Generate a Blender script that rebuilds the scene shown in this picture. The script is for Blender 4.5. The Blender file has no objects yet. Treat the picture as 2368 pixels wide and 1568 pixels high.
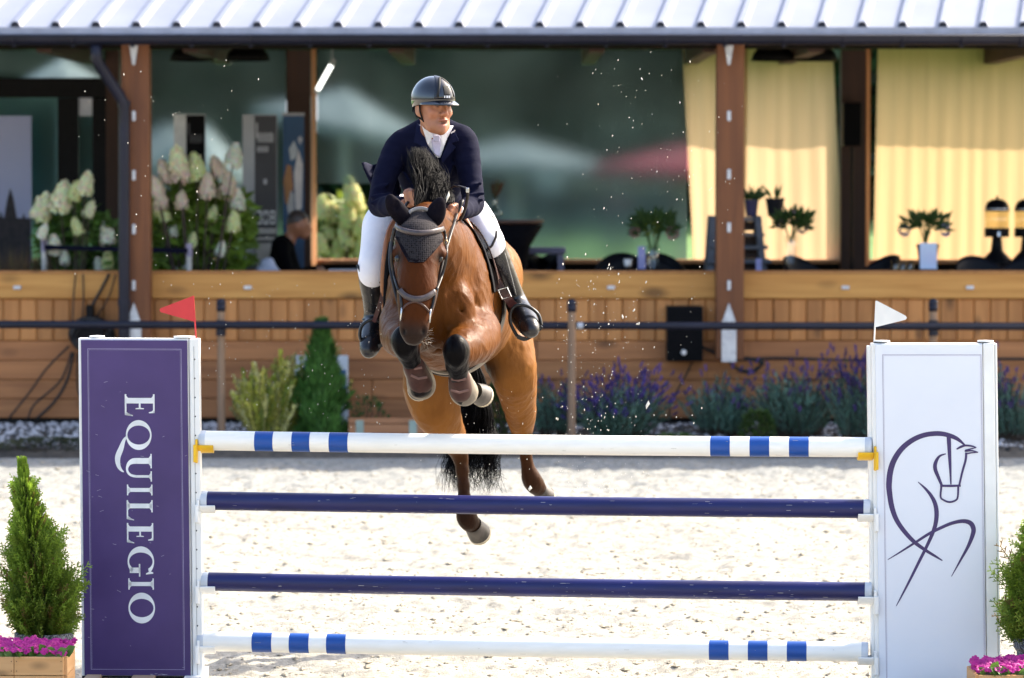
import bpy, bmesh, math, random
import numpy as np
from mathutils import Vector, Matrix

# ---------------------------------------------------------------- camera, sky, sun, exposure
scene = bpy.context.scene
R = math.radians
CAM_H = 2.5
F = 9694.0                      # focal length in pixels of a 2368 px wide picture
CX, CY, HOR = 1184.0, 784.0, 393.0
PITCH = math.atan((CY - HOR) / F)
cam = bpy.data.cameras.new('camera')
cam.sensor_width = 36.0
cam.lens = F / 2368.0 * 36.0
cam.clip_start = 0.5
cam.clip_end = 2000.0
cam.dof.use_dof = True
cam.dof.focus_distance = 20.0
cam.dof.aperture_fstop = (cam.lens / 1000.0) / 0.042
cam.dof.aperture_blades = 9
camo = bpy.data.objects.new('camera', cam)
scene.collection.objects.link(camo)
camo.location = (0, 0, CAM_H)
camo.rotation_euler = (R(90) - PITCH, 0, 0)
scene.camera = camo

SUN_AZ, SUN_EL = R(58), R(40)   # azimuth clockwise from straight ahead (+Y)
world = bpy.data.worlds.new('World')
scene.world = world
world.use_nodes = True
wn = world.node_tree.nodes
wl = world.node_tree.links
wn.clear()
sky = wn.new('ShaderNodeTexSky')
sky.sky_type = 'NISHITA'
sky.sun_disc = False
sky.sun_elevation = SUN_EL
sky.sun_rotation = SUN_AZ
sky.dust_density = 4.0
sky.ozone_density = 0.6
bg = wn.new('ShaderNodeBackground')
bg.inputs['Strength'].default_value = 0.15
wo = wn.new('ShaderNodeOutputWorld')
wl.new(sky.outputs[0], bg.inputs[0])
wl.new(bg.outputs[0], wo.inputs[0])

sun = bpy.data.lights.new('sun', 'SUN')
sun.energy = 3.8
sun.angle = R(0.5)
sun.color = (1.0, 0.90, 0.74)
suno = bpy.data.objects.new('sun', sun)
scene.collection.objects.link(suno)
suno.location = (20, 30, 30)
sd = Vector((math.sin(SUN_AZ) * math.cos(SUN_EL), math.cos(SUN_AZ) * math.cos(SUN_EL), math.sin(SUN_EL)))
suno.rotation_euler = sd.to_track_quat('Z', 'Y').to_euler()

scene.render.engine = 'CYCLES'
scene.cycles.use_denoising = True
scene.cycles.max_bounces = 7
scene.cycles.transparent_max_bounces = 12
scene.cycles.sample_clamp_indirect = 6.0
scene.view_settings.view_transform = 'Standard'
scene.view_settings.look = 'None'
scene.view_settings.gamma = 1.0
scene.view_settings.exposure = 1.72
scene.view_settings.use_curve_mapping = False

random.seed(7)
rng = np.random.default_rng(11)
COL = scene.collection

# ---------------------------------------------------------------- helpers
_cp, _sp = math.cos(PITCH), math.sin(PITCH)
def P(px, py, Y):
    """point seen at pixel (px,py) of the 2368 px wide photograph, at distance Y"""
    u, v = (px - CX) / F, (CY - py) / F
    d = Vector((u, _cp + v * _sp, -_sp + v * _cp))
    t = Y / d.y
    return Vector((d.x * t, Y, CAM_H + d.z * t))
def PA(px, py, Y):
    return np.array(P(px, py, Y))
def project(v):
    """world points (n,3) -> pixels"""
    x, y, z = v[:, 0], v[:, 1], v[:, 2] - CAM_H
    fw = y * _cp - z * _sp
    up = y * _sp + z * _cp
    return np.stack([CX + F * x / fw, CY - F * up / fw], 1)
def mpp(Y):
    return Y / F

def setp(o, label=None, cat=None, group=None, kind=None):
    if label: o['label'] = label
    if cat: o['category'] = cat
    if group: o['group'] = group
    if kind: o['kind'] = kind
    return o
def thing(name, label, cat, loc=(0, 0, 0), group=None, rz=0.0):
    o = bpy.data.objects.new(name, None)
    COL.objects.link(o)
    o.location = loc
    o.rotation_euler = (0, 0, rz)
    o.empty_display_size = 0.1
    return setp(o, label, cat, group)
def place(o, parent, world=True):
    if parent is not None:
        o.parent = parent
        if world:
            o.matrix_parent_inverse = pmat(parent).inverted()
def pmat(o):
    m = Matrix.LocRotScale(o.location, o.rotation_euler, o.scale)
    if o.parent is not None:
        m = pmat(o.parent) @ o.matrix_parent_inverse @ m
    return m
def obj(name, mesh, mat, parent=None, loc=None, rot=None, scale=None, world=True):
    o = bpy.data.objects.new(name, mesh)
    COL.objects.link(o)
    if mat is not None and len(mesh.materials) == 0:
        for m in (mat if isinstance(mat, (list, tuple)) else [mat]):
            mesh.materials.append(m)
    if loc is not None: o.location = loc
    if rot is not None: o.rotation_euler = rot
    if scale is not None: o.scale = scale
    place(o, parent, world)
    return o
def copy_tree(o, parent=None):
    c = o.copy()
    COL.objects.link(c)
    if parent is not None:
        c.parent = parent
    for ch in list(o.children):
        copy_tree(ch, c)
    return c

class MB:
    def __init__(s):
        s.v, s.f, s.c, s.m = [], [], [], []
        s.has_c = False
    def add(s, vs, fs, col=None, mi=0):
        b = len(s.v)
        s.v.extend([tuple(p) for p in vs])
        s.f.extend([tuple(i + b for i in f) for f in fs])
        s.m.extend([mi] * len(fs))
        if col is not None: s.has_c = True
        s.c.extend([tuple(col) if col is not None else (1, 1, 1)] * len(vs))
        return s
    def box(s, lo, hi, col=None, mi=0, bevel=0.0):
        x0, y0, z0 = lo; x1, y1, z1 = hi
        vs = [(x0,y0,z0),(x1,y0,z0),(x1,y1,z0),(x0,y1,z0),(x0,y0,z1),(x1,y0,z1),(x1,y1,z1),(x0,y1,z1)]
        return s.add(vs, [(0,3,2,1),(4,5,6,7),(0,1,5,4),(1,2,6,5),(2,3,7,6),(3,0,4,7)], col, mi)
    def hexa(s, vs, col=None, mi=0):
        return s.add(vs, [(0,3,2,1),(4,5,6,7),(0,1,5,4),(1,2,6,5),(2,3,7,6),(3,0,4,7)], col, mi)
    def tube(s, path, rad, n=8, col=None, cap=True, mi=0, flat=None, up=None):
        pts = [Vector(p) for p in path]
        if not hasattr(rad, '__len__'): rad = [rad] * len(pts)
        vs, fs = [], []
        prev = None
        for i, p in enumerate(pts):
            t = (pts[min(i + 1, len(pts) - 1)] - pts[max(i - 1, 0)])
            if t.length < 1e-9: t = Vector((0, 0, 1))
            t.normalize()
            if up is not None: a = Vector(up)
            elif prev is not None: a = prev
            else: a = Vector((0, 0, 1)) if abs(t.z) < .9 else Vector((1, 0, 0))
            a = a - t * a.dot(t)
            if a.length < 1e-6:
                a = Vector((1, 0, 0)) - t * t.x
            a.normalize(); prev = a
            b = t.cross(a)
            for k in range(n):
                an = 2 * math.pi * k / n
                ra = rad[i]; rb = rad[i] * (flat if flat else 1)
                vs.append(p + a * (math.cos(an) * ra) + b * (math.sin(an) * rb))
        m = len(pts)
        for i in range(m - 1):
            for k in range(n):
                k2 = (k + 1) % n
                fs.append((i*n+k, i*n+k2, (i+1)*n+k2, (i+1)*n+k))
        if cap:
            fs.append(tuple(range(n))[::-1]); fs.append(tuple((m-1)*n + k for k in range(n)))
        return s.add(vs, fs, col, mi)
    def lathe(s, prof, n=20, c=(0, 0, 0), col=None, mi=0, axis='z', sq=None):
        vs, fs = [], []
        for r, z in prof:
            for k in range(n):
                an = 2 * math.pi * k / n
                x, y = r * math.cos(an), r * math.sin(an)
                if axis == 'z': q = (x, y, z)
                elif axis == 'x': q = (z, x, y)
                else: q = (x, z, y)
                vs.append((c[0] + q[0], c[1] + q[1], c[2] + q[2]))
        for i in range(len(prof) - 1):
            for k in range(n):
                k2 = (k + 1) % n
                fs.append((i*n+k, i*n+k2, (i+1)*n+k2, (i+1)*n+k))
        if prof[0][0] > 1e-5: fs.append(tuple(range(n))[::-1])
        if prof[-1][0] > 1e-5: fs.append(tuple((len(prof)-1)*n + k for k in range(n)))
        return s.add(vs, fs, col, mi)
    def blob(s, c, r, seg=10, ring=7, col=None, mi=0, jit=0.0):
        if not hasattr(r, '__len__'): r = (r, r, r)
        vs, fs = [(c[0], c[1], c[2] - r[2])], []
        for i in range(1, ring):
            th = -math.pi/2 + math.pi * i / ring
            for k in range(seg):
                an = 2*math.pi*k/seg
                j = 1 + random.uniform(-jit, jit)
                vs.append((c[0]+r[0]*j*math.cos(th)*math.cos(an), c[1]+r[1]*j*math.cos(th)*math.sin(an), c[2]+r[2]*j*math.sin(th)))
        vs.append((c[0], c[1], c[2] + r[2]))
        for k in range(seg):
            fs.append((0, 1+(k+1) % seg, 1+k))
        for i in range(ring - 2):
            for k in range(seg):
                k2 = (k+1) % seg
                fs.append((1+i*seg+k, 1+i*seg+k2, 1+(i+1)*seg+k2, 1+(i+1)*seg+k))
        t = len(vs) - 1
        for k in range(seg):
            fs.append((t, 1+(ring-2)*seg+k, 1+(ring-2)*seg+(k+1) % seg))
        return s.add(vs, fs, col, mi)
    def prism(s, pts, d, col=None, mi=0):
        """closed outline pts (3d), extruded by vector d"""
        n = len(pts)
        d = Vector(d)
        vs = [Vector(p) for p in pts] + [Vector(p) + d for p in pts]
        fs = [tuple(range(n)), tuple(range(2*n - 1, n - 1, -1))]
        for k in range(n):
            k2 = (k+1) % n
            fs.append((k, n + k, n + k2, k2))
        return s.add(vs, fs, col, mi)
    def leaf(s, p, d, w, l, nrm, col=None, mi=0, bend=0.0):
        """diamond leaf from p along d"""
        p, d, nrm = Vector(p), Vector(d).normalized(), Vector(nrm)
        sd_ = d.cross(nrm)
        if sd_.length < 1e-5: sd_ = Vector((1, 0, 0))
        sd_.normalize()
        nn = sd_.cross(d)
        m = p + d * l * .45 + nn * bend * l * .5
        return s.add([p, m + sd_ * w, p + d * l, m - sd_ * w], [(0, 1, 2, 3)], col, mi)
    def mesh(s, name, smooth=False):
        me = bpy.data.meshes.new(name)
        me.from_pydata([tuple(v) for v in s.v], [], s.f)
        if any(s.m):
            me.polygons.foreach_set('material_index', s.m)
        if s.has_c:
            a = me.color_attributes.new('Col', 'FLOAT_COLOR', 'POINT')
            arr = np.ones((len(s.v), 4), np.float32); arr[:, :3] = np.array(s.c, np.float32)
            a.data.foreach_set('color', arr.ravel())
        if smooth:
            me.polygons.foreach_set('use_smooth', [True] * len(me.polygons))
        me.update()
        return me
    def build(s, name, mat, parent=None, smooth=False, bevel=0.0, **k):
        o = obj(name, s.mesh(name, smooth), mat, parent, **k)
        if bevel:
            add_bevel(o, bevel)
        return o
def add_bevel(o, w, seg=2):
    b = o.modifiers.new('bevel', 'BEVEL'); b.width = w; b.segments = seg; b.limit_method = 'ANGLE'
    b.harden_normals = False
    return o
def auto_smooth(me, ang=40):
    me.polygons.foreach_set('use_smooth', [True] * len(me.polygons))
    try:
        me.set_sharp_from_angle(angle=R(ang))
    except Exception:
        pass

# ---------------------------------------------------------------- materials
_mats = {}
def M(name, col, rough=.6, metal=0.0, col2=None, scale=8.0, bump=0.0, bscale=None, stretch=(1, 1, 1), spec=.5,
      coat=0.0, sheen=0.0, rand=0.0, vcol=False, trans=0.0, emit=0.0, detail=5.0, sss=0.0, contrast=(.35, .65), rrough=0.0):
    if name in _mats: return _mats[name]
    m = bpy.data.materials.new(name); _mats[name] = m
    m.use_nodes = True
    nt = m.node_tree; N, L = nt.nodes, nt.links
    b = N['Principled BSDF']
    b.inputs['Roughness'].default_value = rough
    b.inputs['Metallic'].default_value = metal
    b.inputs['Specular IOR Level'].default_value = spec
    if coat: b.inputs['Coat Weight'].default_value = coat; b.inputs['Coat Roughness'].default_value = .08
    if sheen: b.inputs['Sheen Weight'].default_value = sheen; b.inputs['Sheen Roughness'].default_value = .3; b.inputs['Sheen Tint'].default_value = (1, .82, .55, 1)
    if sss:
        b.inputs['Subsurface Weight'].default_value = sss; b.inputs['Subsurface Radius'].default_value = (.02, .008, .004)
    tc = N.new('ShaderNodeTexCoord'); oi = N.new('ShaderNodeObjectInfo')
    ad = N.new('ShaderNodeVectorMath'); ad.operation = 'ADD'
    mu = N.new('ShaderNodeMath'); mu.operation = 'MULTIPLY'; mu.inputs[1].default_value = 37.0
    L.new(oi.outputs['Random'], mu.inputs[0])
    L.new(tc.outputs['Object'], ad.inputs[0]); L.new(mu.outputs[0], ad.inputs[1])
    mp = N.new('ShaderNodeMapping'); mp.inputs['Scale'].default_value = stretch
    L.new(ad.outputs[0], mp.inputs[0])
    nz = N.new('ShaderNodeTexNoise'); nz.inputs['Scale'].default_value = scale; nz.inputs['Detail'].default_value = detail
    L.new(mp.outputs[0], nz.inputs['Vector'])
    rp = N.new('ShaderNodeMapRange'); rp.inputs[1].default_value, rp.inputs[2].default_value = contrast
    L.new(nz.outputs['Fac'], rp.inputs[0])
    c1 = tuple(col) + (1,)
    c2 = tuple(col2 if col2 is not None else [x * .8 for x in col]) + (1,)
    mx = N.new('ShaderNodeMix'); mx.data_type = 'RGBA'
    L.new(rp.outputs[0], mx.inputs['Factor'])
    mx.inputs['A'].default_value = c2; mx.inputs['B'].default_value = c1
    out = mx.outputs['Result']
    if vcol:
        at = N.new('ShaderNodeVertexColor'); at.layer_name = 'Col'
        m2 = N.new('ShaderNodeMix'); m2.data_type = 'RGBA'; m2.blend_type = 'MULTIPLY'; m2.inputs['Factor'].default_value = 1
        L.new(out, m2.inputs['A']); L.new(at.outputs[0], m2.inputs['B']); out = m2.outputs['Result']
    if rand:
        hs = N.new('ShaderNodeHueSaturation')
        mr = N.new('ShaderNodeMapRange'); mr.inputs[3].default_value = 1 - rand; mr.inputs[4].default_value = 1 + rand
        L.new(oi.outputs['Random'], mr.inputs[0]); L.new(mr.outputs[0], hs.inputs['Value']); L.new(out, hs.inputs['Color'])
        out = hs.outputs[0]
    L.new(out, b.inputs['Base Color'])
    if rrough:
        m3 = N.new('ShaderNodeMapRange'); m3.inputs[3].default_value = rough - rrough; m3.inputs[4].default_value = rough + rrough
        L.new(nz.outputs['Fac'], m3.inputs[0]); L.new(m3.outputs[0], b.inputs['Roughness'])
    if bump:
        bp = N.new('ShaderNodeBump'); bp.inputs['Strength'].default_value = bump; bp.inputs['Distance'].default_value = .02
        if bscale:
            n2 = N.new('ShaderNodeTexNoise'); n2.inputs['Scale'].default_value = bscale; n2.inputs['Detail'].default_value = 6
            L.new(mp.outputs[0], n2.inputs['Vector']); L.new(n2.outputs['Fac'], bp.inputs['Height'])
        else:
            L.new(nz.outputs['Fac'], bp.inputs['Height'])
        L.new(bp.outputs[0], b.inputs['Normal'])
    if emit:
        L.new(out, b.inputs['Emission Color']); b.inputs['Emission Strength'].default_value = emit
    if trans:                                   # thin translucent sheet (leaf, petal, curtain)
        o = N['Material Output']
        t = N.new('ShaderNodeBsdfTranslucent'); L.new(out, t.inputs[0])
        ms = N.new('ShaderNodeMixShader'); ms.inputs[0].default_value = trans
        L.new(b.outputs[0], ms.inputs[1]); L.new(t.outputs[0], ms.inputs[2]); L.new(ms.outputs[0], o.inputs['Surface'])
    return m

def wood(name, c_light, c_dark, axis=0, knot=0.5, rough=.65, rand=.12, grain=14.0, kscale=3.2, bump=.15):
    """grain runs along the object's own axis; knots as dark spots"""
    if name in _mats: return _mats[name]
    m = bpy.data.materials.new(name); _mats[name] = m
    m.use_nodes = True
    nt = m.node_tree; N, L = nt.nodes, nt.links
    b = N['Principled BSDF']; b.inputs['Roughness'].default_value = rough
    tc = N.new('ShaderNodeTexCoord'); oi = N.new('ShaderNodeObjectInfo')
    mu = N.new('ShaderNodeMath'); mu.operation = 'MULTIPLY'; mu.inputs[1].default_value = 53.0
    L.new(oi.outputs['Random'], mu.inputs[0])
    ad = N.new('ShaderNodeVectorMath'); ad.operation = 'ADD'
    L.new(tc.outputs['Object'], ad.inputs[0]); L.new(mu.outputs[0], ad.inputs[1])
    st = [1, 1, 1]; st[axis] = .07
    mp = N.new('ShaderNodeMapping'); mp.inputs['Scale'].default_value = st
    L.new(ad.outputs[0], mp.inputs[0])
    nz = N.new('ShaderNodeTexNoise'); nz.inputs['Scale'].default_value = grain; nz.inputs['Detail'].default_value = 6
    nz.inputs['Distortion'].default_value = .6
    L.new(mp.outputs[0], nz.inputs['Vector'])
    rp = N.new('ShaderNodeMapRange'); rp.inputs[1].default_value = .3; rp.inputs[2].default_value = .7
    L.new(nz.outputs['Fac'], rp.inputs[0])
    mx = N.new('ShaderNodeMix'); mx.data_type = 'RGBA'; L.new(rp.outputs[0], mx.inputs['Factor'])
    mx.inputs['A'].default_value = tuple(c_dark) + (1,); mx.inputs['B'].default_value = tuple(c_light) + (1,)
    out = mx.outputs['Result']
    sk = [1, 1, 1]; sk[axis] = .45
    mk = N.new('ShaderNodeMapping'); mk.inputs['Scale'].default_value = sk
    L.new(ad.outputs[0], mk.inputs[0])
    vo = N.new('ShaderNodeTexVoronoi'); vo.inputs['Scale'].default_value = kscale; vo.inputs['Randomness'].default_value = 1
    L.new(mk.outputs[0], vo.inputs['Vector'])
    kr = N.new('ShaderNodeMapRange'); kr.inputs[1].default_value = .07; kr.inputs[2].default_value = .19
    kr.inputs[3].default_value = knot; kr.inputs[4].default_value = 0
    L.new(vo.outputs['Distance'], kr.inputs[0])
    m2 = N.new('ShaderNodeMix'); m2.data_type = 'RGBA'; L.new(kr.outputs[0], m2.inputs['Factor'])
    L.new(out, m2.inputs['A']); m2.inputs['B'].default_value = tuple(x * .35 for x in c_dark) + (1,)
    hs = N.new('ShaderNodeHueSaturation')
    mr = N.new('ShaderNodeMapRange'); mr.inputs[3].default_value = 1 - rand; mr.inputs[4].default_value = 1 + rand
    L.new(oi.outputs['Random'], mr.inputs[0]); L.new(mr.outputs[0], hs.inputs['Value'])
    L.new(m2.outputs['Result'], hs.inputs['Color'])
    L.new(hs.outputs[0], b.inputs['Base Color'])
    bp = N.new('ShaderNodeBump'); bp.inputs['Strength'].default_value = bump; bp.inputs['Distance'].default_value = .01
    L.new(nz.outputs['Fac'], bp.inputs['Height']); L.new(bp.outputs[0], b.inputs['Normal'])
    return m

def glass_mat(name, tint=(.8, .88, .86), refl=.1, rough=.02, haze=0.0, frost=0.0):
    if name in _mats: return _mats[name]
    m = bpy.data.materials.new(name); _mats[name] = m
    m.use_nodes = True
    nt = m.node_tree; N, L = nt.nodes, nt.links
    N.remove(N['Principled BSDF'])
    t = N.new('ShaderNodeBsdfRefraction' if frost else 'ShaderNodeBsdfTransparent'); t.inputs[0].default_value = tuple(tint) + (1,)
    if frost: t.inputs['IOR'].default_value = 1.03; t.inputs['Roughness'].default_value = frost
    g = N.new('ShaderNodeBsdfGlossy'); g.inputs['Roughness'].default_value = rough
    ms = N.new('ShaderNodeMixShader'); ms.inputs[0].default_value = refl
    L.new(t.outputs[0], ms.inputs[1]); L.new(g.outputs[0], ms.inputs[2])
    last = ms
    if haze:                                    # slightly milky film; its hazy reflection mixed in as diffuse colour
        nz = N.new('ShaderNodeTexNoise'); nz.inputs['Scale'].default_value = 1.3; nz.inputs['Detail'].default_value = 4
        tc = N.new('ShaderNodeTexCoord'); L.new(tc.outputs['Object'], nz.inputs['Vector'])
        mr = N.new('ShaderNodeMapRange'); mr.inputs[1].default_value = .3; mr.inputs[2].default_value = .7; mr.inputs[3].default_value = haze * .5; mr.inputs[4].default_value = haze * 1.5
        L.new(nz.outputs['Fac'], mr.inputs[0])
        df_ = N.new('ShaderNodeBsdfDiffuse'); df_.inputs[0].default_value = (.42, .66, .68, 1)
        m2 = N.new('ShaderNodeMixShader'); L.new(mr.outputs[0], m2.inputs[0]); L.new(ms.outputs[0], m2.inputs[1]); L.new(df_.outputs[0], m2.inputs[2]); last = m2
    L.new(last.outputs[0], N['Material Output'].inputs['Surface'])
    return m

# ---------------------------------------------------------------- implicit surfaces -> one continuous mesh
class SDF:
    def __init__(s): s.p = []
    def cone(s, a, ra, b, rb, k=.04, sc=(1, 1, 1), sub=False):
        s.p.append(('c', np.array(a, float), ra, np.array(b, float), rb, k, np.array(sc, float), sub)); return s
    def chain(s, pts, k=.04, sc=(1, 1, 1), sub=False, n=3):
        if len(pts) > 2 and n > 1:
            q = [np.array(list(p) + [r_]) for p, r_ in pts]; o = []
            for i in range(len(q) - 1):
                a, b, c, d = q[max(i - 1, 0)], q[i], q[i + 1], q[min(i + 2, len(q) - 1)]
                for j in range(n):
                    t = j / n
                    o.append(.5 * (2 * b + (c - a) * t + (2 * a - 5 * b + 4 * c - d) * t * t + (3 * b - a - 3 * c + d) * t ** 3))
            o.append(q[-1])
            pts = [(p[:3], p[3]) for p in o]
        for (a, ra), (b, rb) in zip(pts[:-1], pts[1:]): s.cone(a, ra, b, rb, k, sc, sub)
        return s
    def ell(s, c, r, k=.04, rot=None, sub=False):
        s.p.append(('e', np.array(c, float), np.array(r, float), None if rot is None else np.array(rot, float), 0, k, None, sub)); return s
    def one(s, q, X):
        if q[0] == 'c':
            _, a, ra, b, rb, k, sc, sub = q
            iv = 1 / sc
            A = a * iv; d = (b - a) * iv
            x = X * iv - A
            L2 = max(float(d @ d), 1e-12)
            t = np.clip((x @ d) / L2, 0, 1)
            return (np.linalg.norm(x - t[..., None] * d, axis=-1) - (ra + (rb - ra) * t)) * sc.min()
        _, c, r, rot, _, k, _, sub = q
        x = X - c
        if rot is not None: x = x @ rot.T       # rows of rot: local axes
        k0 = np.linalg.norm(x / r, axis=-1)
        k1 = np.linalg.norm(x / (r * r), axis=-1) + 1e-9
        return k0 * (k0 - 1) / k1
    def bounds(s, q):
        if q[0] == 'c':
            _, a, ra, b, rb, k, sc, sub = q
            pad = max(ra, rb) * sc + k + .02
            return np.minimum(a, b) - pad, np.maximum(a, b) + pad
        pad = max(q[2]) + q[5] + .02
        return q[1] - pad, q[1] + pad
    def at(s, X):
        D = np.full(X.shape[:-1], 1.0)
        for q in s.p: D = s.comb(D, s.one(q, X), q[5], q[7])
        return D
    @staticmethod
    def comb(D, d, k, sub):
        if sub:
            d = -d
            h = np.maximum(k - np.abs(D - d), 0) / k
            return np.maximum(D, d) + h * h * k / 4
        h = np.maximum(k - np.abs(D - d), 0) / k
        return np.minimum(D, d) - h * h * k / 4
    def grid(s, h, pad=.03):
        bs = [s.bounds(q) for q in s.p if not q[7]]
        lo = np.min([b[0] for b in bs], 0) - pad; hi = np.max([b[1] for b in bs], 0) + pad
        n = np.ceil((hi - lo) / h).astype(int) + 1
        V = np.full(n, 1.0, np.float64)
        ax = [lo[i] + h * np.arange(n[i]) for i in range(3)]
        for q in s.p:
            b0, b1 = s.bounds(q)
            i0 = np.clip(((b0 - lo) / h).astype(int), 0, n - 1); i1 = np.clip(((b1 - lo) / h).astype(int) + 2, 1, n)
            if np.any(i1 <= i0): continue
            G = np.stack(np.meshgrid(ax[0][i0[0]:i1[0]], ax[1][i0[1]:i1[1]], ax[2][i0[2]:i1[2]], indexing='ij'), -1)
            sl = tuple(slice(i0[i], i1[i]) for i in range(3))
            V[sl] = s.comb(V[sl], s.one(q, G), q[5], q[7])
        return V, lo, h
    def surface(s, h, off=0.0, smooth=0):
        V, lo, h = s.grid(h, .03 + max(off, 0))
        return nets(V - off, lo, h, smooth)

def nets(V, lo, h, smooth=0):
    S = V < 0
    n = np.array(V.shape)
    c = [slice(0, -1), slice(1, None)]
    cnt = np.zeros(n - 1, np.int8)
    for i in (0, 1):
        for j in (0, 1):
            for k in (0, 1): cnt += S[c[i], c[j], c[k]]
    act = (cnt > 0) & (cnt < 8)
    idx = np.full(n - 1, -1, np.int64)
    cells = np.argwhere(act)
    idx[act] = np.arange(len(cells))
    acc = np.zeros((len(cells), 3)); num = np.zeros(len(cells))
    I, J, K = cells.T
    for axis in range(3):
        for a in (0, 1):
            for b in (0, 1):
                o0 = [0, 0, 0]; oth = [x for x in range(3) if x != axis]
                o0[oth[0]] = a; o0[oth[1]] = b
                o1 = list(o0); o1[axis] = 1
                v0 = V[I + o0[0], J + o0[1], K + o0[2]]; v1 = V[I + o1[0], J + o1[1], K + o1[2]]
                m = (v0 < 0) != (v1 < 0)
                t = np.where(m, v0 / np.where(m, v0 - v1, 1), 0)
                p = np.array(o0, float)[None] + np.zeros((len(cells), 3)); p[:, axis] = t
                acc[m] += p[m]; num[m] += 1
    verts = lo + h * (cells + acc / num[:, None])
    faces = []
    for axis in range(3):
        s0 = [slice(None)] * 3; s1 = [slice(None)] * 3
        s0[axis] = slice(0, -1); s1[axis] = slice(1, None)
        ch = S[tuple(s0)] != S[tuple(s1)]
        e = np.argwhere(ch)
        u, v = [x for x in range(3) if x != axis]
        ok = (e[:, u] > 0) & (e[:, v] > 0) & (e[:, u] < n[u] - 1) & (e[:, v] < n[v] - 1)
        e = e[ok]
        ins = S[tuple(e.T)]
        def ci(du, dv):
            q = e.copy(); q[:, u] += du; q[:, v] += dv
            return idx[tuple(q.T)]
        A, B, C, D = ci(-1, -1), ci(0, -1), ci(0, 0), ci(-1, 0)
        fl = ins if axis != 1 else ~ins
        q = np.where(fl[:, None], np.stack([A, B, C, D], 1), np.stack([D, C, B, A], 1))
        faces.append(q)
    faces = np.concatenate(faces)
    for _ in range(smooth):
        sm = np.zeros_like(verts); w = np.zeros(len(verts))
        for a, b in ((0, 1), (1, 2), (2, 3), (3, 0)):
            np.add.at(sm, faces[:, a], verts[faces[:, b]]); np.add.at(w, faces[:, a], 1)
            np.add.at(sm, faces[:, b], verts[faces[:, a]]); np.add.at(w, faces[:, b], 1)
        verts = verts * .4 + (sm / w[:, None]) * .6
    return verts, faces

def npmesh(name, v, f, col=None, smooth=True):
    me = bpy.data.meshes.new(name)
    v = np.asarray(v, np.float32); f = np.asarray(f, np.int32)
    me.vertices.add(len(v)); me.vertices.foreach_set('co', v.ravel())
    k = f.shape[1]
    me.loops.add(f.size); me.loops.foreach_set('vertex_index', f.ravel())
    me.polygons.add(len(f)); me.polygons.foreach_set('loop_start', np.arange(0, f.size, k, dtype=np.int32))
    me.polygons.foreach_set('loop_total', np.full(len(f), k, np.int32))
    me.update(calc_edges=True)
    me.validate()
    if smooth: me.polygons.foreach_set('use_smooth', np.ones(len(f), bool))
    if col is not None:
        a = me.color_attributes.new('Col', 'FLOAT_COLOR', 'POINT')
        arr = np.ones((len(v), 4), np.float32); arr[:, :3] = col
        a.data.foreach_set('color', arr.ravel())
    return me
def local_surface(sd_, lo, hi, h, off=0.0, smooth=1):
    lo, hi = np.array(lo), np.array(hi)
    n = np.ceil((hi - lo) / h).astype(int) + 1
    G = np.stack(np.meshgrid(*[lo[i] + h * np.arange(n[i]) for i in range(3)], indexing='ij'), -1)
    return nets(sd_.at(G) - off, lo, h, smooth)
def keep_faces(v, f, mask):
    """faces whose corners all satisfy mask (per vertex)"""
    k = mask[f].all(1)
    f = f[k]
    used = np.unique(f)
    mp = np.full(len(v), -1, np.int64); mp[used] = np.arange(len(used))
    return v[used], mp[f]
def in_poly(pts, poly):
    x, y = pts[:, 0], pts[:, 1]
    ins = np.zeros(len(pts), bool)
    n = len(poly)
    for i in range(n):
        x0, y0 = poly[i]; x1, y1 = poly[(i + 1) % n]
        c = ((y0 > y) != (y1 > y)) & (x < (x1 - x0) * (y - y0) / ((y1 - y0) if y1 != y0 else 1e-9) + x0)
        ins ^= c
    return ins
def vnoise(n0, n1, cells, seed):
    """smooth 2-d value noise on an n0 x n1 grid"""
    r = np.random.default_rng(seed)
    c0, c1 = max(2, int(cells[0])), max(2, int(cells[1]))
    g = r.random((c0 + 2, c1 + 2))
    a = np.linspace(0, c0, n0); b = np.linspace(0, c1, n1)
    i = a.astype(int); j = b.astype(int)
    fa = a - i; fb = b - j
    fa = fa * fa * (3 - 2 * fa); fb = fb * fb * (3 - 2 * fb)
    fa = fa[:, None]; fb = fb[None]
    return (g[np.ix_(i, j)] * (1 - fa) * (1 - fb) + g[np.ix_(i + 1, j)] * fa * (1 - fb)
            + g[np.ix_(i, j + 1)] * (1 - fa) * fb + g[np.ix_(i + 1, j + 1)] * fa * fb)
# ================================================================ GROUND
m_sand = M('sand', (.355, .336, .288), .95, col2=(.225, .213, .184), scale=26, bump=.55, bscale=120, vcol=True)
m_ground = M('ground_sand', (.40, .37, .30), .95, col2=(.30, .28, .225), scale=3, bump=.4, bscale=60)
gx = np.arange(-5.0, 5.0001, .025); gy = np.arange(16.5, 36.3, .025)
n0, n1 = len(gx), len(gy)
hz = ((vnoise(n0, n1, (14, 28), 1) - .5) * .05 + (vnoise(n0, n1, (45, 90), 2) - .5) * .035
      + (vnoise(n0, n1, (130, 260), 3) - .5) * .030 + np.abs(vnoise(n0, n1, (200, 396), 4) - .5) * -.022)
fade = np.clip(np.minimum(np.minimum(np.arange(n0), np.arange(n0)[::-1])[:, None], np.minimum(np.arange(n1), np.arange(n1)[::-1])[None]) / 20.0, 0, 1)
hz = hz * fade + .004
XX, YY = np.meshgrid(gx, gy, indexing='ij')
gv = np.stack([XX, YY, hz], -1).reshape(-1, 3)
ii = np.arange(n0 * n1).reshape(n0, n1)
gf = np.stack([ii[:-1, :-1], ii[1:, :-1], ii[1:, 1:], ii[:-1, 1:]], -1).reshape(-1, 4)
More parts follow.
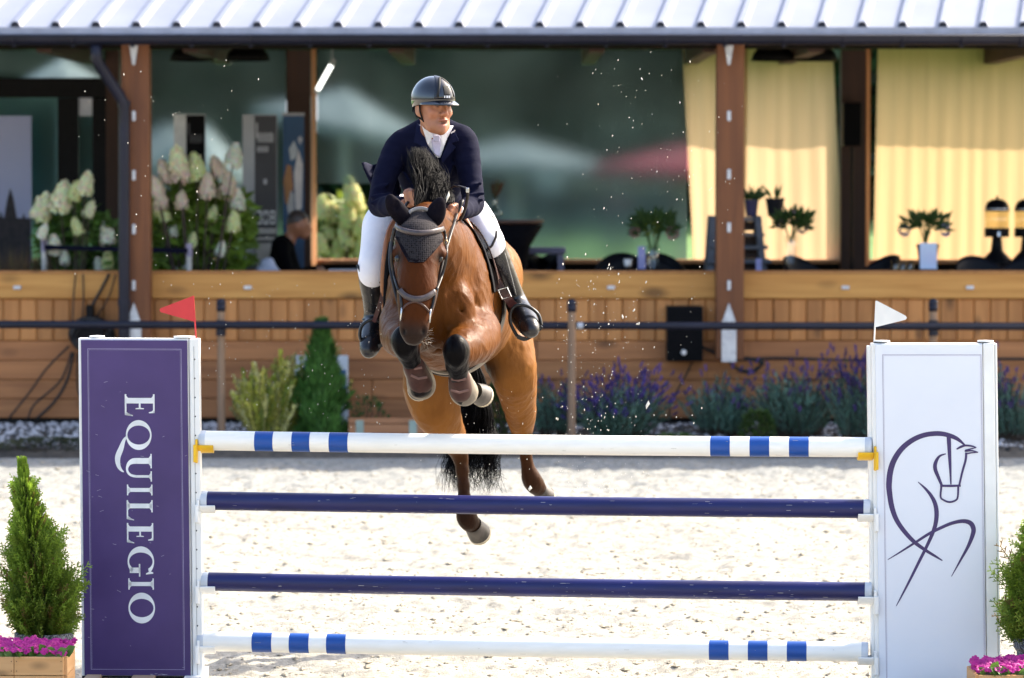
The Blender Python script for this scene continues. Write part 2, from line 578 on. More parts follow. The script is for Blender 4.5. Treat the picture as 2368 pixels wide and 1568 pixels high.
far_shade = np.clip((YY - 29.5) / 4.5, 0, 1) * (0.75 + .25 * vnoise(n0, n1, (6, 30), 8))  # far sand greyed: the pavilion's shade is put into its vertex colours
gc = np.stack([1 - .20 * far_shade, 1 - .13 * far_shade, 1 - .02 * far_shade], -1).reshape(-1, 3)
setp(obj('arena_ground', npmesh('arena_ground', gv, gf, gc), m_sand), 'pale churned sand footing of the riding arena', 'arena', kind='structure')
g = MB()
S = 900
for x0, x1, y0, y1 in ((-S, -4.98, -60, 43), (4.98, S, -60, 43), (-4.98, 4.98, -60, 16.52), (-4.98, 4.98, 36.28, 43), (-S, S, 43, 1500)):
    g.add([(x0, y0, 0), (x1, y0, 0), (x1, y1, 0), (x0, y1, 0)], [(0, 1, 2, 3)])
setp(g.build('ground', m_ground), 'flat sandy ground reaching the horizon', 'ground', kind='structure')
# loose clods on the sand
m_clod = M('clod', (.36, .335, .275), .95, col2=(.28, .26, .21), scale=30, vcol=True)
cl = MB()
for i in range(14000):
    y = 17.5 + 18.5 * random.random() ** 1.35
    x = random.uniform(-.145, .145) * y
    r = random.choice((.004, .005, .006, .007, .008, .010, .015)) * random.uniform(.7, 1.3)
    z = hz[min(n0 - 1, int((x + 5) / .025)), min(n1 - 1, int((y - 16.5) / .025))]
    q = [Vector((random.uniform(.7, 1.9) * r * a, random.uniform(.7, 1.9) * r * b, random.uniform(.3, .7) * r * c)) for a, b, c in ((1,0,0),(0,1,0),(-1,0,0),(0,-1,0),(0,0,1),(0,0,-1))]
    sh = random.uniform(.8, 1.0)
    cl.add([p + Vector((x, y, z + r * .3)) for p in q], [(0,1,4),(1,2,4),(2,3,4),(3,0,4),(1,0,5),(2,1,5),(3,2,5),(0,3,5)], (sh, sh * .97, sh * .93))
setp(cl.build('sand_clods', m_clod), 'loose clods of sand strewn over the arena', 'sand', kind='stuff')
# planted strip along the pavilion
m_soil = M('soil', (.10, .085, .07), .95, col2=(.05, .045, .04), scale=14, bump=.6)
bd = MB()
pr = [(36.25, .003), (36.4, .05), (36.9, .10), (37.5, .17), (38.05, .21)]
for (y0, z0), (y1, z1) in zip(pr[:-1], pr[1:]):
    bd.add([(-9, y0, z0), (9, y0, z0), (9, y1, z1), (-9, y1, z1)], [(0, 1, 2, 3)])
setp(bd.build('flower_bed', m_soil), 'dark soil bank along the foot of the terrace wall', 'flower bed', kind='structure')
def bed_z(y):
    return float(np.interp(y, [p[0] for p in pr], [p[1] for p in pr]))
m_stone = M('gravel_stone', (.62, .61, .62), .85, col2=(.42, .41, .42), scale=25, vcol=True)
gs = MB()
for i in range(5200):
    x = random.uniform(-5.2, 5.2); y = random.uniform(36.45, 37.9)
    if x > -1.6 and random.random() < .55: continue
    r = random.uniform(.012, .034)
    dk = random.random()
    s_ = random.uniform(.75, 1.1) if dk > .3 else random.uniform(.12, .4)
    if y < 36.62: s_ *= .3
    q = [Vector((random.uniform(.7, 1.3) * r * a, random.uniform(.7, 1.3) * r * b, random.uniform(.5, .9) * r * c)) for a, b, c in ((1,0,0),(0,1,0),(-1,0,0),(0,-1,0),(0,0,1),(0,0,-1))]
    gs.add([p + Vector((x, y, bed_z(y) + r * .4)) for p in q], [(0,1,4),(1,2,4),(2,3,4),(3,0,4),(1,0,5),(2,1,5),(3,2,5),(0,3,5)], (s_, s_, s_ * 1.03))
setp(gs.build('gravel', m_stone), 'white and grey gravel strip below the wooden wall', 'gravel', kind='stuff')
# lawn behind the pavilion
m_lawn = M('lawn_grass', (.10, .20, .05), .9, col2=(.07, .15, .035), scale=1.2, bump=.4, bscale=40)
lw = MB()
lp = [(43.2, .6), (46, .8), (58, 1.0), (78, 1.62), (110, 2.0)]
for (y0, z0), (y1, z1) in zip(lp[:-1], lp[1:]):
    lw.add([(-40, y0, z0), (40, y0, z0), (40, y1, z1), (-40, y1, z1)], [(0, 1, 2, 3)])
lw.add([(-40, 43.2, 0), (40, 43.2, 0), (40, 43.2, .6), (-40, 43.2, .6)], [(0, 1, 2, 3)])
setp(lw.build('lawn', m_lawn), 'sunlit green lawn rising behind the pavilion', 'lawn', kind='structure')
def lawn_z(y):
    return float(np.interp(y, [p[0] for p in lp], [p[1] for p in lp]))

# ================================================================ PAVILION
FLOOR = .80
WY = 38.0
m_cap = wood('larch_cap', (.66, .33, .085), (.50, .215, .045), axis=0, knot=.9, kscale=2.6, rand=.06)
m_vb = wood('larch_board', (.56, .245, .075), (.41, .16, .043), axis=2, knot=.85, kscale=3.4, rand=.16)
m_hb = wood('larch_plank', (.47, .20, .072), (.31, .12, .043), axis=0, knot=.9, kscale=2.8, rand=.14)
m_post = wood('stained_post', (.20, .068, .019), (.125, .040, .012), axis=2, knot=.45, kscale=2.5, rand=.08)
m_rpost = wood('rear_post_wood', (.055, .019, .008), (.035, .012, .006), axis=2, knot=.3, rand=.08)
m_batten = wood('batten_wood', (.55, .25, .10), (.45, .19, .07), axis=2, knot=.2, rand=.05)
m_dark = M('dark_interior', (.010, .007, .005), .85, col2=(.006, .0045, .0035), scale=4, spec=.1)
m_roof = M('roof_metal', (.235, .255, .32), .42, metal=.1, col2=(.205, .225, .29), scale=1.5, spec=.35)
m_navy = M('navy_metal', (.008, .009, .020), .42, col2=(.012, .013, .028), scale=5, spec=.3)
m_zinc = M('zinc', (.66, .67, .70), .4, metal=.3, col2=(.5, .51, .55), scale=20)
m_black = M('black_paint', (.0025, .0025, .004), .5, col2=(.004, .004, .006), scale=10, spec=.15)
m_gap = M('shadow_gap', (.012, .011, .012), .9)

pav = thing('pavilion', 'long timber pavilion with metal roof, gutter and boarded terrace wall', 'building', (0, 40, 0))
def board_mesh(name, w, h, d, c):
    x, z = w / 2, h / 2
    vs = [(-x, 0, -z), (x, 0, -z), (x, 0, z), (-x, 0, z),
          (-x, -d + c, -z), (x, -d + c, -z), (x, -d + c, z), (-x, -d + c, z),
          (-x + c, -d, -z + c), (x - c, -d, -z + c), (x - c, -d, z - c), (-x + c, -d, z - c)]
    fs = [(0, 1, 2, 3)]
    for a in (0, 4):
        for k in range(4):
            fs.append((a + k, a + 4 + k, a + 4 + (k + 1) % 4, a + (k + 1) % 4))
    fs.append((8, 11, 10, 9))
    fs = [f[::-1] for f in fs]
    me = bpy.data.meshes.new(name); me.from_pydata(vs, [], fs); me.update()
    return me
zc0, zc1 = P(0, 690, WY).z, P(0, 632, WY).z
zv0 = P(0, 788, WY).z
zh0 = P(0, 966, WY).z
# cap planks, in lengths
cap_edges = [-9.0, -5.3, -1.35, 1.98, 5.4, 9.0]
mb = MB()
for a, b in zip(cap_edges[:-1], cap_edges[1:]):
    me = board_mesh('cap_plank', b - a - .006, zc1 - zc0 - .004, .10, .006)
    obj('cap_plank', me, m_cap, pav, loc=((a + b) / 2, WY, (zc0 + zc1) / 2))
mb.box((-9, WY - .09, zc1 + .002), (9, WY + .16, zc1 + .022)); mb.build('wall_top', m_vb, pav)
bw = .1515
nb = int(18 / bw)
vm = board_mesh('board', bw - .005, zc0 - zv0 - .003, .075, .011)
vm.materials.append(m_vb)
for i in range(nb):
    x = -9 + (i + .5) * bw
    if abs(x) < 8.95:
        obj('board', vm, None, pav, loc=(x, WY, (zc0 + zv0) / 2))
hh = (zv0 - zh0) / 4
for r_ in range(4):
    xs = [-9] + sorted(random.uniform(-5, 5) for _ in range(2)) + [9]
    for a, b in zip(xs[:-1], xs[1:]):
        me = board_mesh('plank', b - a - .005, hh - .004, .07 + .006 * (r_ % 2), .008)
        obj('plank', me, m_hb, pav, loc=((a + b) / 2, WY, zv0 - (r_ + .5) * hh))
mb = MB(); mb.box((-9, WY + .002, .1), (9, WY + .06, zc1)); mb.box((-9, WY - .03, .1), (9, WY + .002, zh0 - .002)); mb.build('wall_backing', m_gap, pav)
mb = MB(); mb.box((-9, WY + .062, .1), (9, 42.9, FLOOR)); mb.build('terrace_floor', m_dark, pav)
# small brackets on the cap plank
for px in (40, 573, 1413, 1955, 2243):
    q = P(px, 665, WY - .11)
    mb = MB(); mb.box((q.x - .035, WY - .125, q.z - .017), (q.x + .035, WY - .1005, q.z + .017)); mb.build('bracket', m_zinc, pav, bevel=.006)
# posts
def post(px0, px1, Y, d, z0, z1, name='post', mat=None):
    a, b = P(px0, 400, Y).x, P(px1, 400, Y).x
    mb = MB(); mb.box((a, Y, z0), (b, Y + d, z1))
    return mb.build(name, mat or m_post, pav, bevel=.008)
ztop = 3.70
for px0, px1, cx_, ys in ((281, 346, 309, (268, 405, 530, 660)), (1657, 1721, 1686, (268, 403, 526, 660))):
    po = post(px0, px1, 37.62, .24, P(0, 832, 37.62).z, ztop)
    for y in ys:
        q = P(cx_, y, 37.6)
        mb = MB(); mb.box((q.x - .016, 37.604, q.z - .045), (q.x + .016, 37.6195, q.z + .045)); mb.build('clip', m_zinc, po, bevel=.005)
    q0, q1 = P(cx_ - 10, 105, 37.6), P(cx_ + 10, 150, 37.6)
    mb = MB(); mb.prism([(q0.x, 37.6, q0.z), (q1.x, 37.6, q0.z), ((q0.x + q1.x) / 2 + .01, 37.6, q1.z), ((q0.x + q1.x) / 2 - .01, 37.6, q1.z)], (0, .018, 0)); mb.build('tie_plate', m_zinc, po)
    c = P(cx_, 700, 37.59)
    yb = 832
    o_ = [(c.x - .066, P(0, 748, 37.59).z), (c.x, c.z), (c.x + .066, P(0, 748, 37.59).z), (c.x + .066, P(0, yb, 37.59).z - .02), (c.x - .066, P(0, yb, 37.59).z - .02)]
    mb = MB(); mb.prism([(x, 37.595, z) for x, z in o_], (0, .022, 0)); mb.build('post_shoe', m_zinc, po)
for px0, px1 in ((245, 276), (663, 718), (1945, 2002)):
    post(px0, px1, 42.0, .22, FLOOR, 3.70, mat=m_rpost)
for px in (725, 2008):
    q = P(px, 400, 41.98)
    mb = MB(); mb.prism([(q.x - .02, 42.0, FLOOR), (q.x + .022, 42.05, FLOOR), (q.x + .022, 42.12, FLOOR), (q.x - .02, 42.12, FLOOR)], (0, 0, 3.0)); mb.build('batten', m_batten, pav)
# rear sill wall and glazing
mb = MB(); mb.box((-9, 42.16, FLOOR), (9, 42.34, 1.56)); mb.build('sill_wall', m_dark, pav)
mb = MB(); mb.box((-9, 42.10, 1.5605), (9, 42.36, 1.60)); mb.build('window_sill', m_batten, pav)
m_glass = glass_mat('window_film', (.36, .46, .48), .012, .10, .26, .50)
for px0, px1, zb_ in ((278, 662, 1.601), (736, 858, P(0, 425, 42.24).z), (858.2, 1588, 1.601), (-900, 243, 1.601)):
    a, b = P(px0, 400, 42.3).x, P(px1, 400, 42.3).x
    mb = MB(); mb.add([(a, 42.24, zb_), (b, 42.24, zb_), (b, 42.24, 3.70), (a, 42.24, 3.70)], [(0, 1, 2, 3)]); mb.build('window_pane', m_glass, pav)
# black steel door frame at the far end
def fr(px0, px1, y0, y1, Y=42.02, d=.1):
    a, b = P(px0, y1, Y), P(px1, y0, Y)
    return (a.x, Y, max(a.z, FLOOR)), (b.x, Y + d, b.z)
df = thing('steel_door_frame', 'black steel glazed door frame at the end of the terrace', 'door frame', (P(120, 400, 42).x, 42.05, FLOOR))
for nm, a in (('lintel', (-200, 246, 180, 226)), ('mullion', (136, 181, 226.5, 1000)), ('jamb', (216, 246, 226.5, 1000))):
    mb = MB(); mb.box(*fr(*a)); mb.build(nm, m_black, df, bevel=.006)
m_door = glass_mat('door_glass', (.8, .88, .88), .01, .03)
mb = MB(); mb.box(*fr(-200, 135, 226.5, 1000, 42.06, .006)); mb.build('glass_pane', m_door, df)
mb = MB(); mb.box(*fr(182, 215, 226.5, 1000, 42.06, .006)); mb.build('glass_pane', m_door, df)
# roof
EY, EZ = 37.42, P(0, 66, 37.42).z
RP = math.tan(R(20))
RY = 40.2; RZ = EZ + (RY - EY) * RP
BY = 42.80; BZ = RZ - (BY - RY) * RP
mb = MB()
mb.add([(-9.4, EY, EZ), (9.4, EY, EZ), (9.4, RY, RZ), (-9.4, RY, RZ), (-9.4, EY, EZ - .03), (9.4, EY, EZ - .03), (9.4, RY, RZ - .03), (-9.4, RY, RZ - .03)],
       [(0, 1, 2, 3), (7, 6, 5, 4), (0, 4, 5, 1), (3, 2, 6, 7), (0, 3, 7, 4), (1, 5, 6, 2)])
roof = mb.build('roof', m_roof, pav)
mb = MB()
mb.add([(-9.4, RY + .001, RZ), (9.4, RY + .001, RZ), (9.4, BY, BZ), (-9.4, BY, BZ), (-9.4, RY + .001, RZ - .03), (9.4, RY + .001, RZ - .03), (9.4, BY, BZ - .03), (-9.4, BY, BZ - .03)],
       [(0, 1, 2, 3), (7, 6, 5, 4), (3, 2, 6, 7), (0, 3, 7, 4), (1, 5, 6, 2)])
mb.build('roof_slope', m_roof, pav)
# ribs (slightly skewed to the eave) with dark end caps
sp = 93.3 * EY / F
mb = MB()
L_ = RY - EY
sk = .17 * L_
w0, w1, h0 = .05, .028, .045
def ribv(y, z, dx):
    return [(dx - w0, y, z + .001), (dx - w1, y, z + h0), (dx + w1, y, z + h0), (dx + w0, y, z + .001)]
a_ = ribv(0.03, .03 * RP, 0); b_ = ribv(L_ - .01, (L_ - .01) * RP, sk)
mb.add(a_ + b_, [(0, 1, 5, 4), (1, 2, 6, 5), (2, 3, 7, 6), (0, 3, 2, 1), (4, 5, 6, 7)])
rm = mb.mesh('rib'); rm.materials.append(m_roof)
mb = MB(); mb.prism([(-w0 * .9, 0, -.012), (w0 * .9, 0, -.012), (w1 * 1.1, 0, h0 + .008), (0, 0, h0 + .02), (-w1 * 1.1, 0, h0 + .008)], (0, .029, 0)); cm = mb.mesh('rib_end'); cm.materials.append(m_navy)
for i in range(-5, 32):
    x = P(35 + 93.3 * i, 66, EY).x
    obj('rib', rm, None, roof, loc=(x, EY, EZ))
    obj('rib_end', cm, None, roof, loc=(x, EY - .005, EZ))
mb = MB(); mb.box((-9.4, EY - .012, EZ - .05), (9.4, EY - .0005, EZ + .012)); mb.build('eave_flashing', M('flashing', (.42, .43, .52), .4, metal=.3), pav)
gt = MB()
gz = EZ - .075
prof = [(.072 * math.cos(t), .072 * math.sin(t)) for t in np.linspace(math.pi, 2 * math.pi, 11)]
outl = [(y * 1.0, z) for y, z in prof]
vs = [(-9.4, 37.335 + y, gz + z) for y, z in outl] + [(9.4, 37.335 + y, gz + z) for y, z in outl]
n_ = len(outl)
gt.add(vs, [(k, k + 1, n_ + k + 1, n_ + k) for k in range(n_ - 1)])
gt.tube([(-9.4, 37.263, gz + .004), (9.4, 37.263, gz + .004)], .013, 8)
gto = gt.build('gutter', m_navy, pav, smooth=True)
sm_ = gto.modifiers.new('t', 'SOLIDIFY'); sm_.thickness = .004
for i in range(-2, 20):
    q = P(30 + 137.2 * i, 95, 37.26)
    mb = MB()
    pts = [(q.x, 37.335 + .077 * math.cos(t), gz + .077 * math.sin(t)) for t in np.linspace(math.pi, 2 * math.pi, 9)]
    mb.tube(pts, .012, 5, flat=.5); mb.blob((q.x, 37.33, gz - .08), (.022, .02, .016), 8, 5)
    mb.build('gutter_bracket', m_navy, gto)
# downpipe
dp = MB()
pts = [P(222, 104, 37.34), P(222, 135, 37.36), P(231, 152, 37.4), P(276, 220, 37.52), P(287, 240, 37.55), P(287, 300, 37.56), P(287, 800, 37.56), P(287, 960, 37.6)]
dp.tube(pts, .052, 12); dpo = dp.build('downpipe', m_navy, pav, smooth=True)
for y in (240, 700): 
    q = P(287, y, 37.56); mb = MB(); mb.lathe([(.058, -.03), (.058, .03)], 12, (q.x, 37.56, q.z)); mb.build('pipe_clip', m_navy, dpo)
# ceiling and beams
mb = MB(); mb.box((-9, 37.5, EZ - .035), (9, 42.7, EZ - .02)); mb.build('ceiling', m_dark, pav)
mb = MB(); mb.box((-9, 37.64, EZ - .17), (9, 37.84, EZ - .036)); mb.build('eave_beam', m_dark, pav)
for px in (160, 480, 930, 1370, 1620, 1850, 2350):
    q = P(px, 110, 40)
    mb = MB(); mb.box((q.x - .07, 37.85, 3.56), (q.x + .07, 42.6, EZ - .0365)); mb.build('beam', m_rpost, pav, bevel=.006)

# curtains: pleated translucent cloth hung inside the glazing
m_cur = M('curtain_cloth', (.50, .355, .22), .85, col2=(.46, .325, .195), scale=3, stretch=(6, 6, .2), trans=.8, sheen=.3)
m_cur2 = M('curtain_cloth_yellow', (.49, .345, .19), .85, col2=(.45, .315, .17), scale=3, stretch=(6, 6, .2), trans=.8, sheen=.3)
def curtain(name, top, bot, label, mat, seed, Y=42.12, amp=.0045, plw=.17):
    """top/bot: (px0, px1) at y=95 and y=604"""
    r = random.Random(seed)
    n, m = 160, 14
    a0, a1 = P(top[0], 95, Y).x, P(top[1], 95, Y).x
    b0, b1 = P(bot[0], 604, Y).x, P(bot[1], 604, Y).x
    zt, zb = 3.74, P(0, 605, Y).z
    ph, pos = [], 0
    for i in range(n + 1):
        pos += (a1 - a0) / n / plw * r.uniform(.5, 1.5)
        ph.append(pos)
    vs, fs = [], []
    for j in range(m + 1):
        t = j / m
        for i in range(n + 1):
            u = i / n
            x = (a0 + (a1 - a0) * u) * (1 - t) + (b0 + (b1 - b0) * u) * t
            k = amp * (.5 + .5 * t) * math.sin(2 * math.pi * ph[i]) + .012 * math.sin(7 * u + 3 * t)
            vs.append((x, Y + k, zt + (zb - zt) * t))
    for j in range(m):
        for i in range(n):
            a = j * (n + 1) + i
            fs.append((a, a + 1, a + n + 2, a + n + 1))
    mb = MB(); mb.add(vs, fs)
    o = mb.build(name, mat, None, smooth=True)
    return setp(o, label, 'curtain', 'curtains along the back of the terrace')
curtain('curtain', (1577, 1730), (1604, 1722), 'cream curtain just beside the wide window, next to the brown post', m_cur, 1)
curtain('curtain', (1722, 1926), (1722, 1951), 'cream curtain between the brown front post and the loudspeaker post', m_cur, 2)
curtain('curtain', (2030, 2700), (2020, 2700), 'wide yellow curtain behind the drink dispensers', m_cur2, 3)

# pendant lamps
m_lamp = M('lamp_black', (.002, .002, .002), .6, spec=.1)
pl = MB(); pl.lathe([(.02, .19), (.05, .185), (.13, .14), (.19, .07), (.215, 0), (.207, 0), (.18, .065), (.12, .13), (.0, .165)], 24)
plm = pl.mesh('shade', True); plm.materials.append(m_lamp)
cd = MB(); cd.lathe([(.006, .18), (.006, .7)], 6); cdm = cd.mesh('cord'); cdm.materials.append(m_lamp)
for px, lb in ((443, 'black dome pendant lamp nearest the downpipe'), (573, 'black dome pendant lamp above the grey advertising column'),
               (1788, 'black dome pendant lamp just beside the brown front post'), (1886, 'black dome pendant lamp nearest the loudspeaker')):
    q = P(px, 141, 40.0)
    t = thing('pendant_lamp', lb, 'lamp', q, 'black pendant lamps over the terrace')
    obj('shade', plm, None, t, world=False); obj('cord', cdm, None, t, world=False)
# lit tube lamp hanging at a slant
a, b = P(736, 205, 41.6), P(768, 148, 41.2)
tl = thing('tube_lamp', 'slanting lit white tube lamp beside the rear post', 'lamp', a)
mb = MB(); mb.tube([a, b], .024, 10); mb.build('tube', M('lamp_glow', (1, .98, .92), .4, emit=1.2), tl, smooth=True)
mb = MB(); mb.tube([a + (a - b).normalized() * .06, a], .026, 10); mb.tube([b, b + (b - a).normalized() * .06], .026, 10); mb.tube([b, b + Vector((0, 0, .5))], .004, 4); mb.build('fitting', m_zinc, tl)

# ================================================================ things on the terrace
m_lblack = M('black_fabric', (.003, .003, .006), .8, col2=(.005, .005, .009), scale=20, spec=.1)
m_navyc = M('navy_plastic', (.005, .0055, .010), .55, col2=(.008, .0085, .014), scale=6, spec=.2)
# shell chairs
def chair_mesh():
    mb = MB()
    n, m = 14, 8
    vs, fs = [], []
    for j in range(m + 1):
        t = j / m
        for i in range(n + 1):
            an = math.pi * (i / n) + math.pi
            r = .27 - .02 * (1 - t)
            hgt = .42 + t * (.48 * (math.sin((i / n) * math.pi) ** .6 * .75 + .25))
            vs.append((r * math.cos(an), -r * math.sin(an) * (1 + .25 * t), hgt))
    for j in range(m):
        for i in range(n):
            a = j * (n + 1) + i
            fs.append((a, a + 1, a + n + 2, a + n + 1))
    mb.add(vs, fs)
    return mb
bk = chair_mesh().mesh('backrest', True); bk.materials.append(m_navyc)
mb = MB(); mb.lathe([(.0, .40), (.2, .40), (.25, .43), (.24, .46), (.0, .45)], 16); st = mb.mesh('seat', True); st.materials.append(m_navyc)
lgm = []
for sx in (-1, 1):
    for sy in (-1, 1):
        mb = MB(); mb.tube([(sx * .12, sy * .12, .42), (sx * .22, sy * .22, 0)], [.014, .01], 6); q = mb.mesh('leg'); q.materials.append(m_black); lgm.append(q)
def chair(px, py, Y, rz, label):
    q = P(px, py, Y)
    t = thing('chair', label, 'chair', (q.x, Y, FLOOR), 'dark shell chairs at the terrace tables', rz=rz)
    o = obj('backrest', bk, None, t, world=False)
    if not o.modifiers:
        md = o.modifiers.new('s', 'SOLIDIFY'); md.thickness = .02
    obj('seat', st, None, t, world=False)
    for l in lgm: obj('leg', l, None, t, world=False)
    return t
chair(590, 600, 40.2, R(90), 'dark chair the seated man uses, behind the white bag')
chair(1215, 600, 41.3, R(-70), 'dark shell chair right beside the black bar table')
chair(1292, 600, 41.2, R(70), 'dark shell chair at the far end of the lavender bench')
chair(1383, 600, 39.4, R(-60), 'dark shell chair turned sideways, first after the bench')
chair(1440, 600, 40.3, R(0), 'dark shell chair facing away beside the lavender menu stand')
chair(1530, 600, 40.4, R(10), 'dark shell chair behind the pink and green bouquet')
chair(1572, 600, 39.3, R(60), 'dark shell chair turned sideways between bouquet and stepped shelf')
chair(1893, 600, 39.2, R(50), 'dark shell chair below the purple bouquet on the tall vase')
chair(2000, 600, 39.6, R(-60), 'dark shell chair at the foot of the loudspeaker post')
chair(2285, 600, 39.0, R(20), 'dark shell chair in front of the full drink dispenser')
chair(2355, 600, 39.0, R(-30), 'dark shell chair at the very edge of the picture')
# tables
def table(px0, px1, Y, label, d=.75, top=1.545, mat=None, name='table'):
    a, b = P(px0, 620, Y).x, P(px1, 620, Y).x
    t = thing(name, label, 'table', ((a + b) / 2, Y, FLOOR), 'dark tables on the terrace')
    mb = MB(); mb.box((a, Y - d / 2, top - .03), (b, Y + d / 2, top)); mb.build('table_top', mat or m_lblack, t, bevel=.006)
    for x in (a + .06, b - .06):
        for y in (Y - d / 2 + .06, Y + d / 2 - .06):
            mb = MB(); mb.box((x - .025, y - .025, FLOOR), (x + .025, y + .025, top - .031)); mb.build('leg', m_black, t)
table(740, 850, 39.0, 'dark table with papers in front of the seated man')
table(1330, 1640, 38.75, 'long dark table carrying the pink and green bouquet')
table(1725, 1900, 38.75, 'dark table below the purple bouquet in the tall glass vase')
table(2025, 2290, 38.8, 'dark table with the white menu card')
table(2240, 2500, 40.4, 'dark table carrying the two drink dispensers', top=1.60)
m_paper = M('paper', (.72, .75, .85), .7, col2=(.62, .66, .78), scale=8)
mb = MB(); q = P(800, 612, 39.0); mb.box((q.x - .16, 38.85, 1.5455), (q.x + .12, 39.15, 1.575)); mb.box((q.x + .13, 38.8, 1.5455), (q.x + .2, 38.9, 1.556))
setp(mb.build('paper_stack', m_paper, bevel=.004), 'loose pale papers on the table by the seated man', 'papers')
# bar table with stretch cover, bench
q = P(1178, 507, 40.6)
bt = thing('bar_table', 'tall round bar table under a black stretch cover', 'table', (q.x, 40.6, FLOOR))
mb = MB(); mb.lathe([(.30, -.02), (.335, 0), (.335, .025), (.0, .03)], 28, (q.x, 40.6, q.z - .03)); mb.build('table_top', M('bar_top', (.10, .045, .035), .5), bt, smooth=False)
mb = MB(); hgt = q.z - .055 - FLOOR
mb.lathe([(.34, 0), (.22, hgt * .35), (.17, hgt * .62), (.20, hgt * .82), (.33, hgt)], 28, (q.x, 40.6, FLOOR)); mb.build('stretch_cover', m_lblack, bt, smooth=True)
m_lav = M('lavender_paint', (.20, .18, .28), .6, col2=(.34, .31, .43), scale=6)
qa, qb = P(1200, 572, 41.2), P(1308, 572, 41.2)
bn = thing('bench_table', 'low lavender bench table behind the bar table', 'table', ((qa.x + qb.x) / 2, 41.2, FLOOR))
mb = MB(); mb.box((qa.x, 40.95, qa.z - .06), (qb.x, 41.45, qa.z)); mb.build('table_top', m_lav, bn, bevel=.01)
for x in (qa.x + .05, qb.x - .05):
    mb = MB(); mb.box((x - .03, 41.0, FLOOR), (x + .03, 41.4, qa.z - .061)); mb.build('leg', m_lav, bn)
q = P(1136, 545, 40.9)
mb = MB(); mb.blob((q.x, 40.95, q.z - .03), (.10, .10, .17), 14, 10); mb.blob((q.x + .03, 40.95, q.z - .35), (.13, .12, .40), 14, 10)
setp(mb.build('red_cushion', M('red_cloth', (.16, .012, .03), .8), smooth=True), 'dark red cushion leaning behind the bar table', 'cushion')
# glass things
m_clear = glass_mat('clear_glass', (.93, .95, .93), .16, .02)
def vase(px, py_base, py_top, Y, prof, name, label):
    q = P(px, py_base, Y); h = P(px, py_top, Y).z - q.z
    t = thing(name, label, 'vase', (q.x, Y, q.z))
    mb = MB(); mb.lathe([(r, z * h) for r, z in prof], 18, (q.x, Y, q.z)); mb.build('glass', m_clear, t, smooth=True)
    return t, q, h
m_leafd = M('bouquet_leaf', (.045, .10, .02), .6, col2=(.03, .07, .015), scale=20, trans=.3)
m_petal = M('bouquet_petal', (1, 1, 1), .7, vcol=True, trans=.35)
def bouquet(t, c, w, h, heads, seed, nl=120, leafmat=None):
    r = random.Random(seed)
    lf = MB(); st_ = MB(); fl = MB()
    for i in range(nl):
        a = r.uniform(0, 6.28); rr = r.random() ** .5
        d = Vector((math.cos(a) * rr, math.sin(a) * rr * .7, r.uniform(.2, 1)))
        p = Vector(c) + Vector((d.x * w * .5, d.y * w * .5, d.z * h * .55))
        lf.leaf(p, d + Vector((0, 0, r.uniform(-.5, .5))), .018, r.uniform(.07, .14), (r.uniform(-1, 1), -1, r.uniform(-1, 1)), bend=.2)
    for i in range(9):
        a = r.uniform(0, 6.28)
        st_.tube([Vector(c) + Vector((0, 0, -h * .55)), Vector(c) + Vector((math.cos(a) * w * .3, math.sin(a) * w * .2, h * .45))], .005, 4)
    for (dx, dz, rad, col) in heads:
        for k in range(70):
            v = Vector((r.gauss(0, 1), r.gauss(0, 1), r.gauss(0, 1))).normalized()
            fl.leaf(Vector(c) + Vector((dx, -.03, dz)) + v * rad * .55, v, rad * .2, rad * .5, (r.uniform(-1, 1), r.uniform(-1, 1), 1), [x * r.uniform(.8, 1.15) for x in col])
    lf.build('leaves', leafmat or m_leafd, t); st_.build('stems', m_leafd, t)
    if heads: fl.build('blossoms', m_petal, t)
t, q, h = vase(1510, 622, 568, 38.75, [(.055, 0), (.06, .02), (.05, .5), (.065, 1)], 'flower_vase', 'glass vase with pink and green bouquet on the long table')
bouquet(t, (q.x, 38.75, q.z + h * 1.35), .34, .34, [(-.02, .10, .10, (.22, .28, .06)), (-.17, .05, .06, (.50, .28, .30)), (.18, .04, .07, (.50, .25, .30))], 3, 150)
t, q, h = vase(1829, 612, 545, 38.75, [(.045, 0), (.05, .02), (.045, .6), (.06, 1)], 'tall_vase', 'tall glass vase with dusky purple bouquet beside the stepped shelf')
bouquet(t, (q.x, 38.75, q.z + h * 1.2), .30, .22, [(-.10, .07, .06, (.30, .22, .25)), (.03, .12, .07, (.34, .26, .30)), (.11, .03, .07, (.16, .12, .14))], 4, 150)
t, q, h = vase(1144, 506, 455, 40.55, [(.03, 0), (.075, .12), (.07, .3), (.03, .55), (.022, .75), (.04, 1)], 'bud_vase', 'clear bulb vase with one dried orange flower on the bar table')
fl = MB()
for k in range(40): fl.leaf((q.x + random.uniform(-.01, .02), 40.55, q.z + h * .95), (random.uniform(-.3, .6), 0, 1), .012, random.uniform(.08, .2), (0, -1, .2), random.choice(((.20, .06, .015), (.06, .07, .02), (.05, .03, .02))))
fl.build('dried_flower', m_petal, t)
mb = MB(); mb.tube([(q.x, 40.55, q.z + .02), (q.x, 40.55, q.z + h)], .004, 4); mb.build('stem', m_leafd, t)
